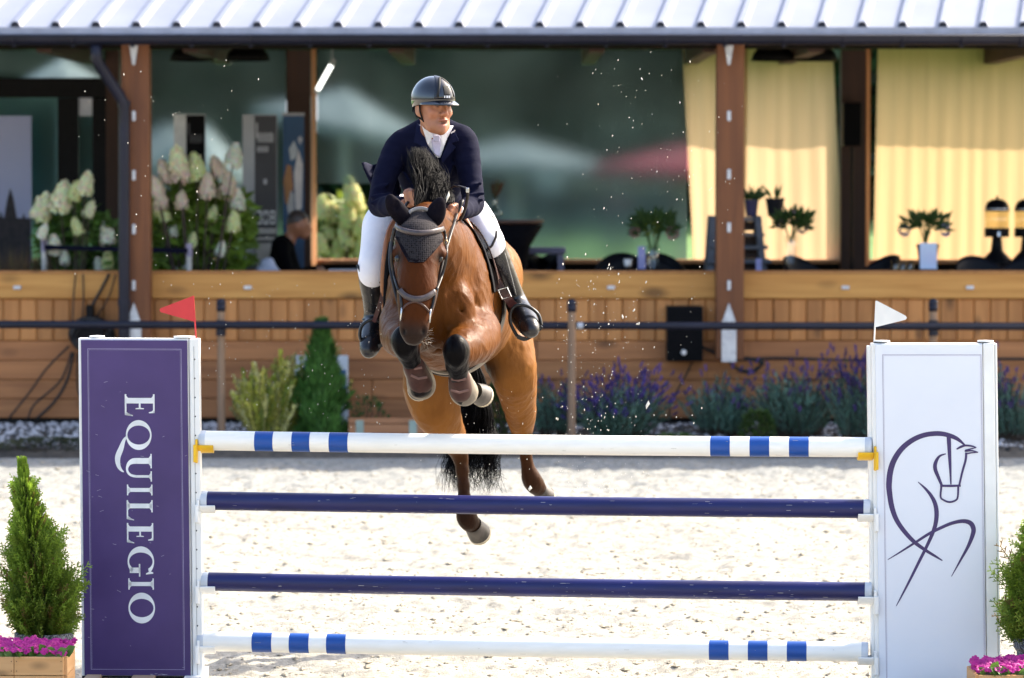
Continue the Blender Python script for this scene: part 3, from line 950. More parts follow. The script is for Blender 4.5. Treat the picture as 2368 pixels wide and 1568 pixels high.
# menu stands, cups
def card(px, py0, py1, w, Y, label, mat, name='menu_card'):
    q = P(px, py1, Y); z1 = P(px, py0, Y).z
    mb = MB(); mb.add([(q.x - w, Y, q.z), (q.x + w, Y, q.z), (q.x + w, Y + .012, q.z), (q.x - w, Y + .012, q.z), (q.x - w, Y + .03, z1), (q.x + w, Y + .03, z1), (q.x + w, Y + .042, z1), (q.x - w, Y + .042, z1)],
        [(0,3,2,1),(4,5,6,7),(0,1,5,4),(1,2,6,5),(2,3,7,6),(3,0,4,7)])
    mb.box((q.x - w, Y - .03, q.z - .002), (q.x + w, Y + .06, q.z + .01))
    return setp(mb.build(name, mat, bevel=.004), label, 'menu card')
m_card = M('card_white', (.62, .66, .86), .55, col2=(.56, .68, .84), scale=6)
card(1484, 570, 622, .036, 38.7, 'lavender menu stand in front of the pink bouquet', M('card_lavender', (.33, .33, .62), .5))
card(2147, 562, 622, .078, 38.62, 'white menu card in front of the black flower pot', m_card)
card(1755, 598, 640, .028, 38.9, 'narrow lavender menu stand before the stepped shelf', M('card_lavender', (.33, .33, .62), .5))
q = P(1452, 618, 38.6)
mb = MB(); mb.lathe([(.025, 0), (.035, .02), (.038, .07), (.034, .07), (.0, .012)], 16, (q.x, 38.65, q.z + .004)); setp(mb.build('white_cup', M('china', (.8, .8, .8), .3), smooth=True), 'small white cup beside the lavender menu stand', 'cup')
mb = MB(); mb.lathe([(.0, 0), (.05, .002), (.10, .02), (.098, .023), (.0, .008)], 20, (q.x - .13, 38.6, 1.546)); setp(mb.build('white_plate', M('china', (.8, .8, .8), .3), smooth=True), 'white plate on the long dark table', 'plate')
# stepped shelf with pots
m_dkw = wood('dark_shelf', (.075, .045, .04), (.045, .028, .026), axis=0, knot=.2, rand=.2)
m_gw = wood('grey_slat', (.12, .13, .16), (.08, .085, .11), axis=0, knot=.2, rand=.1)
sh = thing('stepped_shelf', 'dark wooden stepped display shelf behind the brown front post', 'shelf', (P(1705, 600, 39.8).x, 39.8, FLOOR))
for i, (y0, y1, x0, x1) in enumerate(((503, 512, 1652, 1758), (540, 546, 1645, 1768), (568, 576, 1640, 1775), (600, 608, 1633, 1782), (640, 648, 1628, 1790))):
    a, b = P(x0, y1, 39.5), P(x1, y0, 39.5)
    mb = MB(); mb.box((a.x, 39.55 - .08 * i, a.z), (b.x, 40.0, b.z)); mb.build('step', m_gw, sh, bevel=.004)
    a2, b2 = P(x0 + 6, y1 + 22, 39.5), P(x1 - 6, y1 + 1, 39.5)
    mb = MB(); mb.box((a2.x, 39.75 - .08 * i, a2.z), (b2.x, 39.78 - .08 * i, b2.z)); mb.build('riser', m_dkw, sh)
for x0, x1 in ((1650, 1632), (1754, 1782)):
    a, b = P(x0, 500, 39.45), P(x1, 648, 39.2)
    mb = MB(); mb.hexa([(b.x - .03, 39.1, FLOOR), (b.x + .03, 39.1, FLOOR), (b.x + .03, 40, FLOOR), (b.x - .03, 40, FLOOR), (a.x - .03, 39.5, a.z), (a.x + .03, 39.5, a.z), (a.x + .03, 40, a.z), (a.x - .03, 40, a.z)]); mb.build('side_frame', m_gw, sh)
def pot(px, y0, y1, w0, w1, Y, label, mat, name='plant_pot', nl=0):
    q = P(px, y1, Y); z1 = P(px, y0, Y).z; h = z1 - q.z
    t = thing(name, label, 'pot', (q.x, Y, q.z))
    mb = MB(); mb.lathe([(w0, 0), (w1, h * .9), (w1 * 1.08, h * .9), (w1 * 1.08, h), (w1 * .9, h), (w1 * .85, h * .8), (0, h * .8)], 20, (q.x, Y, q.z)); mb.build('pot', mat, t, smooth=False)
    lf = MB()
    for i in range(nl):
        a = random.uniform(0, 6.28)
        lf.leaf((q.x + .3 * w1 * math.cos(a), Y + .3 * w1 * math.sin(a), z1 - .02), (math.cos(a) * .7, math.sin(a) * .5, random.uniform(.3, 1.4)), .02, random.uniform(.08, .2), (0, -1, .4), bend=.3)
    if nl: lf.build('leaves', m_leafd, t)
    return t
pot(1792, 458, 501, .065, .088, 39.75, 'dark flower pot with a thin tag on the stepped shelf', m_navyc, nl=3)
pot(1738, 462, 501, .05, .065, 39.75, 'indigo pot with leafy plant on the stepped shelf', M('indigo', (.02, .015, .09), .4), nl=40)
# flowers in black pots beyond the menu card
t = pot(2145, 565, 628, .07, .10, 38.95, 'black pot with pale purple agapanthus behind the menu card', m_black)
q = P(2140, 530, 38.95)
bouquet(t, (q.x, 38.95, q.z - .03), .36, .22, [(-.20, .02, .065, (.34, .30, .52)), (.17, .02, .07, (.34, .30, .54))], 6, 110)
# glasses rack
q = P(2088, 606, 39.0)
gr = thing('glass_rack', 'small stand of drinking glasses beside the agapanthus', 'glassware', (q.x, 39.0, 1.546))
for dx in (-.07, 0, .07):
    mb = MB(); mb.lathe([(.026, 0), (.028, .005), (.032, .11), (.030, .11), (.024, .008), (0, .006)], 14, (q.x + dx, 39.0, 1.546)); mb.build('tumbler', m_clear, gr, smooth=True)
# drink dispensers
m_juice = M('drink', (.62, .46, .18), .2, trans=.5)
m_chrome = M('chrome', (.6, .6, .62), .12, metal=1.0)
def dispenser(px, label):
    q = P(px, 597, 40.2)
    t = thing('drink_dispenser', label, 'dispenser', (q.x, 40.2, 1.602), 'drink dispensers on the back table')
    def zz(y): return P(px, y, 40.2).z - 1.602
    mb = MB(); mb.lathe([(.16, 0), (.15, .03), (.06, zz(580)), (.045, zz(548)), (.05, zz(545))], 20); mb.build('base', m_black, t, smooth=True, world=False)
    mb = MB(); mb.lathe([(.12, zz(548)), (.12, zz(527)), (0, zz(527))], 20); mb.build('collar', m_black, t, world=False)
    mb = MB(); mb.lathe([(.116, zz(526)), (.118, zz(490))], 20); mb.build('tank', glass_mat('tank_glass', (.90, .84, .66), .10, .03), t, smooth=True, world=False)
    mb = MB(); mb.lathe([(.122, zz(489)), (.118, zz(480)), (.095, zz(468)), (.05, zz(461)), (.012, zz(460)), (.012, zz(454)), (0, zz(453))], 22); mb.build('lid', m_black, t, smooth=True, world=False)
    mb = MB(); mb.lathe([(.1235, zz(488)), (.122, zz(479))], 22); mb.build('lid_band', m_chrome, t, smooth=True, world=False)
    mb = MB(); mb.tube([(0, -.11, zz(538)), (0, -.17, zz(538)), (0, -.17, zz(546))], .014, 8); mb.build('tap', m_chrome, t, world=False)
dispenser(2305, 'drink dispenser with black domed lid, whole in view')
dispenser(2374, 'drink dispenser with black domed lid, cut off at the picture edge')
# loudspeaker on stand by the rear post
ls = thing('loudspeaker', 'black loudspeaker hung high on the dark rear post', 'loudspeaker', P(1970, 340, 41.8))
a, b = P(1948, 338, 41.75), P(1992, 238, 41.75)
mb = MB(); mb.box((a.x, 41.66, a.z), (b.x, 41.95, b.z)); mb.build('cabinet', m_black, ls, bevel=.015)
mb = MB(); mb.box((a.x + .015, 41.652, a.z + .015), (b.x - .015, 41.659, b.z - .015)); mb.build('grille', M('grille', (.004, .004, .005), .8, spec=.1), ls)
mb = MB(); q = P(1970, 340, 41.8); mb.tube([(q.x, 41.8, q.z), (q.x, 41.8, FLOOR)], .02, 8); mb.build('pole', m_black, ls)
# advertising columns
m_grey = M('print_grey', (.035, .035, .042), .6, col2=(.028, .028, .034), scale=3)
m_ltgrey = M('column_grey', (.42, .42, .44), .55, col2=(.36, .36, .38), scale=3)
m_white = M('print_white', (.66, .66, .66), .6)
def ad_column(name, label, xs, y0, Y, dark, side):
    zt = P(0, y0, Y).z
    a, b, c = P(xs[0], y0, Y).x, P(xs[1], y0, Y).x, P(xs[2], y0, Y).x
    t = thing(name, label, 'advertising column', ((a + c) / 2, Y, FLOOR))
    o_ = [(a, Y + .10, FLOOR), (b, Y, FLOOR), (c, Y + .06, FLOOR), (c - .12, Y + .3, FLOOR)]
    mb = MB(); mb.prism(o_, (0, 0, zt - FLOOR)); mb.build('column', side, t)
    d = Vector((c - b, .06, 0)); nrm = Vector((d.y, -d.x, 0)).normalized()
    s_ = Vector((b, Y, 0)) + nrm * .006
    mb = MB(); mb.prism([s_ + d * .03 + Vector((0, 0, FLOOR)), s_ + d * .97 + Vector((0, 0, FLOOR)), s_ + d * .97 + Vector((0, 0, zt - .01)), s_ + d * .03 + Vector((0, 0, zt - .01))], -nrm * .005); pn = mb.build('printed_panel', dark, t)
    return t, s_, d, nrm, zt, pn
def print_rects(rects, s_, d, nrm, Y, mat, parent, name='lettering'):
    """rects (u0,u1,ypx0,ypx1)"""
    mb = MB()
    for u0, u1, y0, y1 in rects:
        z0, z1 = P(0, y1, Y).z, P(0, y0, Y).z
        a, b = s_ + d * u0 + nrm * .002, s_ + d * u1 + nrm * .002
        mb.add([(a.x, a.y, z0), (b.x, b.y, z0), (b.x, b.y, z1), (a.x, a.y, z1)], [(0, 1, 2, 3)])
    return mb.build(name, mat, parent)
t, s_, d, nrm, zt, pn = ad_column('advertising_column', 'black and white advertising column behind the hydrangea', (400, 429, 474), 264, 40.4, M('print_black', (.004, .004, .005), .7, spec=.1), M('column_white', (.6, .6, .6), .5))
lt = [(.10, .2, 285, 312)] + [(.2 + .11 * i, .27 + .11 * i, 313 - 3 * (i % 2), 331) for i in range(6)]
print_rects(lt, s_, d, nrm, 40.4, M('print_dim', (.06, .06, .065), .6), pn)
t, s_, d, nrm, zt, pn = ad_column('advertising_column', 'tall grey advertising column with white lettering beside the seated man', (559, 587, 640), 265, 40.2, m_grey, m_ltgrey)
lt = [(.08, .16, 284, 320)] + [(.16 + .10 * i, .22 + .10 * i, 308 - 2 * (i % 2), 329) for i in range(7)] + [(.14 + .1 * i, .20 + .1 * i, 338, 352) for i in range(5)] + [(.4, .55, 414, 426)]
print_rects(lt, s_, d, nrm, 40.2, m_ltgrey, pn)
print_rects([(.06, .94, 528, 541), (.06, .94, 548, 556), (.06, .94, 562, 630)], s_, d, nrm, 40.2, M('print_pale', (.55, .53, .50), .6), pn, 'pale_band')
# big figures 308 as strokes
fig = []
for k, segs in enumerate(('abgcd', 'abcdef', 'abcdefg')):
    u0 = .1 + .29 * k; u1 = u0 + .22; y0, y1 = 487, 519; ym = 503; e = .06; f_ = 5
    for c_ in segs:
        fig.append({'a': (u0, u1, y0, y0 + f_), 'd': (u0, u1, y1 - f_, y1), 'g': (u0, u1, ym - 2.5, ym + 2.5), 'b': (u1 - e, u1, y0 + f_, ym - 2.5), 'c': (u1 - e, u1, ym + 2.5, y1 - f_),
                    'f': (u0, u0 + e, y0 + f_, ym - 2.5), 'e': (u0, u0 + e, ym + 2.5, y1 - f_)}[c_])
print_rects(fig, s_, d, nrm, 40.2, M('print_white', (.66, .66, .66), .6), pn, 'figures')
# blue pop-up banner with a picture
Y = 40.8
bb = thing('blue_banner', 'tall blue picture banner standing against the rear post', 'banner', (P(678, 400, Y).x, Y, FLOOR))
a, b = P(654, 268, Y), P(703, 268, Y)
mb = MB(); mb.box((a.x, Y, FLOOR + .05), (b.x, Y + .012, a.z)); mb.build('banner_cloth', M('banner_blue', (.022, .06, .14), .6, col2=(.03, .09, .2), scale=2), bb)
mb = MB(); mb.box((a.x - .03, Y - .05, FLOOR), (b.x + .03, Y + .08, FLOOR + .049)); mb.build('base', m_ltgrey, bb)
mb = MB(); mb.tube([((a.x + b.x) / 2, Y + .03, FLOOR + .05), ((a.x + b.x) / 2, Y + .03, a.z + .01)], .01, 6); mb.box((a.x - .005, Y - .006, a.z + .001), (b.x + .005, Y + .02, a.z + .03)); mb.build('pole', m_ltgrey, bb)
def shape(pts, col, nm, dy=.003):
    mb = MB(); mb.add([P(x, y, Y - dy) for x, y in pts], [tuple(range(len(pts)))[::-1]]); mb.build(nm, M('print_' + nm + str(round(col[0] * 100)), col, .6), bb)
shape([(668, 345), (680, 325), (688, 345), (684, 365), (672, 372)], (.5, .55, .6), 'sky_patch')
shape([(680, 400), (690, 345), (700, 380), (698, 480), (684, 500)], (.7, .66, .66), 'white_figure')
shape([(655, 420), (664, 380), (674, 384), (678, 430), (672, 480), (660, 470)], (.42, .2, .08), 'bay_figure', .004)
shape([(664, 480), (672, 440), (680, 450), (680, 500), (668, 500)], (.5, .5, .52), 'pale_legs', .005)
shape([(688, 322), (694, 314), (700, 322), (694, 336)], (.55, .55, .6), 'emblem', .004)
# white projection screen with dark printed trees
Y = 41.7
sc = thing('display_screen', 'pale lavender display board with dark trees printed along its foot', 'display board', (P(20, 500, Y).x, Y, FLOOR))
a, b = P(-120, 268, Y), P(72, 268, Y)
mb = MB(); mb.box((a.x, Y, FLOOR + .1), (b.x, Y + .03, a.z)); mb.build('board', M('board_lavender', (.42, .46, .70), .5, col2=(.38, .42, .66), scale=1.5), sc)
mb = MB()
mb.add([P(-120, 500, Y - .004), P(72, 505, Y - .004), P(72, 640, Y - .004), P(-120, 640, Y - .004)], [(0, 1, 2, 3)])
for i, (x, y) in enumerate(((24, 435), (-30, 470), (55, 492), (2, 488))):
    dy = .005 + .001 * i
    mb.add([P(x, y, Y - dy), P(x + 7, y + 25, Y - dy), P(x + 15, y + 70, Y - dy), P(x - 15, y + 70, Y - dy), P(x - 7, y + 25, Y - dy)], [(0, 1, 2, 3, 4)])
mb.build('printed_trees', M('print_trees', (.008, .008, .014), .6, col2=(.03, .02, .028), scale=20), sc)
for x in (a.x + .1, b.x - .05):
    mb = MB(); mb.box((x - .03, Y + .031, FLOOR), (x + .03, Y + .08, FLOOR + .6)); mb.build('leg', m_zinc, sc)
q = P(197, 245, 42.0); mb = MB(); mb.box((q.x - .07, 42.045, q.z - .1), (q.x + .07, 42.052, q.z + .1)); setp(mb.build('paper_notice', m_paper), 'white paper notice stuck high on the glass door', 'notice')
# rope barrier
for px, y0, lb in ((437, 563, 'white barrier post in front of the leafy hydrangea'), (102, 552, 'pale barrier post beside the brown ornamental grass')):
    q = P(px, y0, 38.55)
    t = thing('barrier_post', lb, 'barrier post', (q.x, 38.55, FLOOR), 'posts of the ribbon barrier')
    mb = MB(); mb.lathe([(.14, 0), (.14, .02), (.022, .03), (.026, q.z - FLOOR - .12)], 14, (q.x, 38.55, FLOOR)); mb.build('pole', M('post_white', (.62, .60, .56), .5), t)
    mb = MB(); mb.lathe([(.03, 0), (.03, .119)], 14, (q.x, 38.55, q.z - .119)); mb.build('head', m_lav, t)
a, b = P(104, 566, 38.55), P(435, 574, 38.55)
mb = MB(); mb.add([(a.x, 38.5, a.z), (b.x, 38.5, b.z), (b.x, 38.5, b.z - .045), (a.x, 38.5, a.z - .045), (a.x, 38.504, a.z), (b.x, 38.504, b.z), (b.x, 38.504, b.z - .045), (a.x, 38.504, a.z - .045)], [(0, 1, 2, 3), (7, 6, 5, 4), (0, 4, 5, 1), (3, 2, 6, 7)])
setp(mb.build('barrier_ribbon', M('ribbon_navy', (.0025, .003, .016), .7, spec=.1)), 'navy ribbon stretched between the two barrier posts', 'ribbon')
# ================================================================ beyond the pavilion: trees, parasols
m_bark = M('bark', (.07, .05, .035), .9, col2=(.04, .03, .022), scale=12, bump=.5)
m_crown = M('tree_leaves', (1, 1, 1), .7, vcol=True, trans=.25)
def tree_meshes(seed, h, w):
    r = random.Random(seed)
    tr = MB(); tr.tube([(0, 0, 0), (.1, 0, h * .3), (-.05, .1, h * .6), (0, 0, h * .9)], [.3, .24, .15, .04], 8)
    for i in range(7):
        a = r.uniform(0, 6.28); z = h * r.uniform(.25, .7)
        tr.tube([(0, 0, z), (math.cos(a) * w * .25, math.sin(a) * w * .25, z + h * .08), (math.cos(a) * w * .45, math.sin(a) * w * .45, z + h * .18)], [.1, .07, .03], 5)
    cr = MB()
    cl_ = [(r.gauss(0, .32) * w, r.gauss(0, .32) * w, h * r.uniform(.03, .98), r.uniform(.6, 1.35)) for _ in range(150)]
    for cx_, cy_, cz_, rad in cl_:
        k_ = 1.25 - .75 * (cz_ / h)
        g_ = r.uniform(.75, 1.2)
        for k in range(42):
            v = Vector((r.gauss(0, .5), r.gauss(0, .5), r.gauss(0, .4))) * rad
            c = (.028 * g_ * r.uniform(.7, 1.3), .070 * g_ * r.uniform(.7, 1.3), .026 * g_)
            cr.leaf((cx_ * k_ + v.x, cy_ * k_ + v.y, cz_ + v.z), (r.uniform(-1, 1), r.uniform(-1, 1), r.uniform(-.6, .6)), r.uniform(.1, .2), r.uniform(.3, .6), (r.uniform(-1, 1), r.uniform(-1, 1), 1), c)
    a = tr.mesh('trunk', True); a.materials.append(m_bark)
    b = cr.mesh('crown'); b.materials.append(m_crown)
    return a, b
tm = [tree_meshes(s, h, w) for s, h, w in ((1, 11, 5.0), (2, 9.5, 4.4), (3, 12.5, 5.4))]
i = 0
for row, (Y, n_, x0, dx) in enumerate(((80, 11, -13.5, 2.7), (86, 11, -14.5, 2.9))):
    for k in range(n_):
        x = x0 + dx * k + random.uniform(-.6, .6)
        t = thing('broadleaf_tree', 'dark leafy tree in the wood beyond the lawn', 'tree', (x, Y + random.uniform(-1.5, 1.5), lawn_z(Y) - .1), 'trees in the wood beyond the lawn', rz=random.uniform(0, 6))
        a, b = tm[i % 3]; i += 1
        obj('trunk', a, None, t, world=False); obj('crown', b, None, t, world=False)
def parasol(px, py, Y, rad, mat, label, tilt=0.0, drop=.5):
    q = P(px, py, Y)
    t = thing('parasol', label, 'parasol', (q.x, Y, lawn_z(Y)))
    top = q.z - lawn_z(Y)
    mb = MB(); vs = [(0, 0, top)]
    for k in range(8):
        a = k * math.pi / 4 + .2
        vs.append((rad * math.cos(a), rad * math.sin(a), top - drop - tilt * math.cos(a)))
    mb.add(vs, [(0, 1 + k, 1 + (k + 1) % 8) for k in range(8)])
    mb.add([(v[0] * 1.0, v[1], v[2]) for v in vs[1:]] + [(v[0], v[1], v[2] - .16) for v in vs[1:]], [(k, 8 + k, 8 + (k + 1) % 8, (k + 1) % 8) for k in range(8)])
    mb.build('canopy', mat, t, world=False)
    mb = MB(); mb.tube([(0, 0, 0), (0, 0, top)], .035, 8); mb.build('pole', m_zinc, t, world=False)
    mb = MB(); mb.lathe([(.4, 0), (.4, .05), (.05, .1)], 16); mb.build('base', m_dark, t, world=False)
m_pg = M('parasol_grey', (.26, .28, .31), .8, col2=(.22, .24, .27), scale=2, trans=.25)
m_pr = M('parasol_red', (.34, .03, .06), .8, col2=(.28, .025, .05), scale=2, trans=.25)
m_pw = M('parasol_white', (.55, .56, .58), .8, trans=.25)
parasol(800, 205, 56, 1.25, m_pg, 'grey parasol sloping down behind the rear post', .25, .5)
parasol(1190, 322, 62, 1.5, m_pg, 'grey parasol on the lawn behind the rider', .05, .35)
parasol(1580, 335, 60, 1.35, m_pr, 'red parasol on the lawn at the curtain edge', .05, .35)
parasol(400, 285, 58, .85, m_pg, 'grey parasol seen behind the hydrangea blossoms', .2, .6)
parasol(148, 135, 50, .50, m_pw, 'white domed parasol showing above the steel door frame', 0, .28)
parasol(475, 285, 54, .55, m_pw, 'white parasol showing beside the black advertising column', .1, .5)
# garden furniture far behind
def slab(px0, px1, py0, py1, Y, mat, name, label, cat):
    a, b = P(px0, py0, Y), P(px1, py0, Y); z0 = P(0, py1, Y).z
    t = thing(name, label, cat, ((a.x + b.x) / 2, Y, lawn_z(Y)))
    mb = MB(); mb.box((a.x, Y, z0), (b.x, Y + .7, a.z)); mb.build('top', mat, t, bevel=.01)
    for x in (a.x + .06, b.x - .06):
        mb = MB(); mb.box((x - .04, Y + .1, lawn_z(Y) - .05), (x + .04, Y + .6, z0 - .001)); mb.build('leg', m_dark, t)
slab(1238, 1302, 404, 438, 66, m_pw, 'garden_counter', 'white counter on the lawn behind the rider', 'counter')
slab(1310, 1570, 424, 438, 70, M('tan_board', (.36, .30, .20), .7), 'garden_bar', 'long tan bar counter at the back of the lawn', 'counter')
slab(1400, 1455, 468, 478, 64, m_pr, 'red_bench', 'low red bench in the middle of the lawn', 'bench')
slab(1130, 1200, 470, 500, 72, m_pg, 'grey_bench', 'grey bench at the back of the lawn', 'bench')

# ================================================================ hydrangeas, grasses
m_hl = M('hydrangea_leaf', (1, 1, 1), .55, vcol=True, trans=.35)
m_hp = M('hydrangea_petal', (1, 1, 1), .7, vcol=True, trans=.18, spec=.1)
def petal_head(seed, col, n=620):
    r = random.Random(seed); mb = MB()
    for k in range(n):
        z = r.random() ** .8
        rad = .5 * math.sqrt(max(.01, 1 - z ** 2.4)) * (.86 + .14 * (1 - z)) * (.75 + .25 * min(1, z / .15))
        a = r.uniform(0, 6.28)
        p = Vector((rad * math.cos(a), rad * math.sin(a), z * 1.1 - .35))
        v = Vector((math.cos(a), math.sin(a), .5))
        c = [x * r.uniform(.8, 1.12) for x in col]
        d_ = Vector((r.uniform(-1, 1), r.uniform(-1, 1), r.uniform(-1, 1))); v.normalize(); d_ = d_ - v * d_.dot(v) * .8
        mb.leaf(p, d_, .085, .18, v, c)
    me = mb.mesh('flower_head'); me.materials.append(m_hp); return me
HEADS = {'lime': petal_head(1, (.74, .80, .40)), 'cream': petal_head(2, (.90, .90, .60)), 'pink': petal_head(3, (.86, .72, .56)), 'white': petal_head(4, (.90, .92, .76)), 'sun': petal_head(5, (.74, .72, .34))}
def hydrangea(name, label, px, Y, base_z, heads, box, nl, seed, leafcol=(.09, .17, .03)):
    r = random.Random(seed)
    b = P(px, 630, Y)
    t = thing(name, label, 'shrub', (b.x, Y, base_z), 'panicle hydrangeas on the terrace')
    lf = MB(); st_ = MB()
    x0, x1, y0, y1 = box
    top = []
    for (hx, hy, sz, kind) in heads:
        q = P(hx, hy, Y - r.uniform(.16, .34))
        o = obj('flower_head', HEADS[kind], None, t)
        s_ = sz * Y / F
        o.location = q; o.scale = (s_ * .82, s_ * .82, s_ * 1.0); o.rotation_euler = (r.uniform(-.4, .4), r.uniform(-.35, .35), r.uniform(0, 6))
        st_.tube([(b.x + r.uniform(-.08, .08), Y, base_z), (q.x * .6 + b.x * .4, q.y, (q.z + base_z) / 2), q], [.014, .01, .006], 5)
        top.append(q)
    for k in range(nl):
        u = r.uniform(x0, x1); w = r.random() ** .8
        v = y1 + (y0 - y1) * w * (1 - .25 * abs((u - (x0 + x1) / 2) / ((x1 - x0) / 2)))
        p = P(u, v, Y + r.uniform(-.2, .3))
        g_ = r.uniform(.6, 1.5)
        lf.leaf(p, (r.uniform(-1, 1), r.uniform(-1, .4), r.uniform(-.7, .5)), r.uniform(.02, .045), r.uniform(.09, .19), (r.uniform(-.8, .8), -.8, 1), (leafcol[0] * g_, leafcol[1] * g_, leafcol[2] * g_), bend=-.15)
    lf.build('foliage', m_hl, t); st_.build('stems', m_bark, t)
    mb = MB(); mb.lathe([(.16, 0), (.2, .28), (.21, .28), (.21, .3), (.0, .3)], 18, (b.x, Y, base_z)); mb.build('pot', m_navyc, t)
    return t
hydrangea('hydrangea', 'white hydrangea bush in front of the steel door frame', 180, 38.85, FLOOR,
          [(95, 490, 58, 'cream'), (140, 468, 62, 'cream'), (197, 435, 48, 'cream'), (172, 448, 40, 'lime'), (248, 548, 46, 'white'), (126, 572, 40, 'white'), (248, 605, 34, 'lime'), (230, 618, 30, 'white'), (98, 540, 30, 'white'), (180, 530, 34, 'lime'), (150, 600, 30, 'white'), (205, 490, 34, 'cream')],
          (95, 268, 470, 640), 750, 1, (.09, .18, .03))
hydrangea('hydrangea', 'large hydrangea with pink and lime heads behind the downpipe post', 462, 39.1, FLOOR,
          [(412, 375, 52, 'cream'), (418, 400, 56, 'pink'), (455, 395, 52, 'lime'), (540, 368, 48, 'white'), (505, 395, 44, 'pink'), (480, 440, 48, 'pink'), (525, 438, 50, 'pink'), (385, 405, 46, 'pink'), (362, 440, 40, 'pink'), (550, 470, 44, 'white'), (380, 500, 34, 'lime'), (372, 470, 40, 'pink'), (540, 520, 40, 'lime'), (365, 490, 28, 'sun'), (420, 470, 36, 'pink'), (445, 560, 28, 'lime'), (510, 580, 30, 'white'), (400, 540, 28, 'white'), (490, 500, 32, 'lime')],
          (352, 572, 400, 640), 1600, 2, (.17, .27, .03))
hydrangea('hydrangea', 'sunlit lime hydrangea seen outside behind the glass', 790, 45.2, .75,
          [(745, 490, 48, 'sun'), (775, 500, 46, 'sun'), (815, 450, 52, 'sun'), (826, 475, 42, 'sun'), (805, 505, 50, 'sun'), (760, 540, 46, 'sun'), (800, 560, 46, 'sun'), (835, 530, 44, 'sun'), (742, 575, 44, 'sun'), (780, 590, 44, 'sun'), (832, 580, 40, 'sun')],
          (730, 855, 450, 640), 900, 3, (.15, .20, .025))
# ornamental grass
m_og = M('dry_grass', (1, 1, 1), .8, vcol=True, trans=.3)
gt_ = MB()
b = P(40, 630, 38.7)
for k in range(1500):
    a = random.uniform(0, 6.28); rr = random.random() ** .5
    p = Vector((b.x + .1 * rr * math.cos(a), 38.7 + .1 * rr * math.sin(a), FLOOR))
    l = random.uniform(.6, 1.12); sp_ = random.uniform(.1, .55)
    e = p + Vector((math.cos(a) * l * sp_, math.sin(a) * l * sp_, l * (1 - sp_ * .35)))
    mid = p + (e - p) * .55 + Vector((0, 0, .12 * l))
    c = random.choice(((.16, .09, .05), (.20, .13, .06), (.10, .055, .04), (.22, .16, .06)))
    sd_ = Vector((math.sin(a), -math.cos(a), 0)) * .004
    gt_.add([p - sd_, p + sd_, mid + sd_, mid - sd_, e], [(0, 1, 2, 3), (3, 2, 4)], c)
t = thing('ornamental_grass', 'brown feathery ornamental grass at the end of the terrace', 'grass plant', (b.x, 38.7, FLOOR))
gt_.build('blades', m_og, t)
mb = MB(); mb.lathe([(.15, 0), (.19, .25), (.0, .25)], 16, (b.x, 38.7, FLOOR)); mb.build('pot', m_navyc, t)

# ================================================================ seated man
m_skin = M('skin', (.42, .20, .115), .5, col2=(.36, .16, .09), scale=30, sss=.1)
m_skinv = M('skin_toned', (1, 1, 1), .46, col2=(.9, .88, .87), scale=40, vcol=True, sss=.08)
m_jkt = M('black_jacket', (.002, .002, .003), .9, col2=(.003, .003, .004), scale=15, spec=.05)
Y = 39.7
man = SDF()
hd = PA(688, 520, Y)
man.ell(hd + [0, 0, .02], (.108, .09, .125), .03)
man.cone(hd + [.04, 0, -.03], .072, hd + [.07, 0, -.09], .05, .04)      # face and jaw, turned towards the table
man.cone(hd + [.108, 0, -.015], .016, hd + [.125, 0, -.045], .018, .02)     # nose
man.ell(hd + [-.005, -.092, -.01], (.025, .016, .038), .01)                # ear
man.cone(hd + [-.03, 0, -.06], .055, PA(664, 560, Y), .06, .04)            # neck
man.cone(PA(664, 560, Y), .06, PA(655, 640, Y), .10, .05)                  # trunk under the jacket
man.cone(PA(655, 640, Y), .10, PA(650, 700, Y), .12, .05)
man.cone(PA(650, 705, Y) + [0, -.09, 0], .085, PA(735, 705, Y) + [0, -.1, 0], .065, .05)
man.cone(PA(650, 705, Y) + [0, .09, 0], .085, PA(735, 705, Y) + [0, .1, 0], .065, .05)
man.cone(PA(735, 705, Y) + [0, -.1, 0], .06, [P(735, 705, Y).x + .02, Y - .1, FLOOR + .05], .045, .03)
man.cone(PA(735, 705, Y) + [0, .1, 0], .06, [P(735, 705, Y).x + .02, Y + .1, FLOOR + .05], .045, .03)
for s_ in (-1, 1):
    man.cone([P(735, 705, Y).x + .01, Y + s_ * .1, FLOOR + .045], .045, [P(735, 705, Y).x + .18, Y + s_ * .1, FLOOR + .035], .035, .03)
    man.cone(PA(728, 628, Y) + [0, s_ * .12 - .05, .02], .03, PA(742, 628, Y) + [0, s_ * .1 - .05, .015], .034, .02)
    for fi in range(4): man.cone(PA(742, 628, Y) + [.01, s_ * .1 - .075 + fi * .02, .012], .011, PA(757, 630, Y) + [.0, s_ * .1 - .075 + fi * .02, .005], .008, .005)
    man.cone(PA(738, 628, Y) + [0, s_ * .1 - .05 - s_ * .03, .02], .011, PA(748, 630, Y) + [0, s_ * .1 - .05 - s_ * .05, .012], .009, .008)
v, f = man.surface(.0075, smooth=1)
rel = v - hd
hairw = np.clip((rel[:, 2] - .012 - .5 * np.maximum(rel[:, 0] - .0, 0) + .30 * np.minimum(rel[:, 0] + .02, 0) * -1) / .02, 0, 1) * (rel[:, 2] > -.06)
legs = (v[:, 2] < P(0, 640, Y).z) & (v[:, 2] < 1.50)
c = np.where(hairw[:, None] > .5, np.array([[.06, .045, .04]]), np.array([[.34, .145, .08]]))
c = np.where(legs[:, None], np.array([[.02, .022, .035]]), c)
person2 = setp(obj('person', npmesh('person', v, f, c), m_skinv), 'man in a black jacket seated at the terrace table, head bowed', 'person')
jk = SDF()
jk.cone(PA(655, 570, Y), .11, PA(655, 645, Y), .185, .06, (1, 1.15, 1))
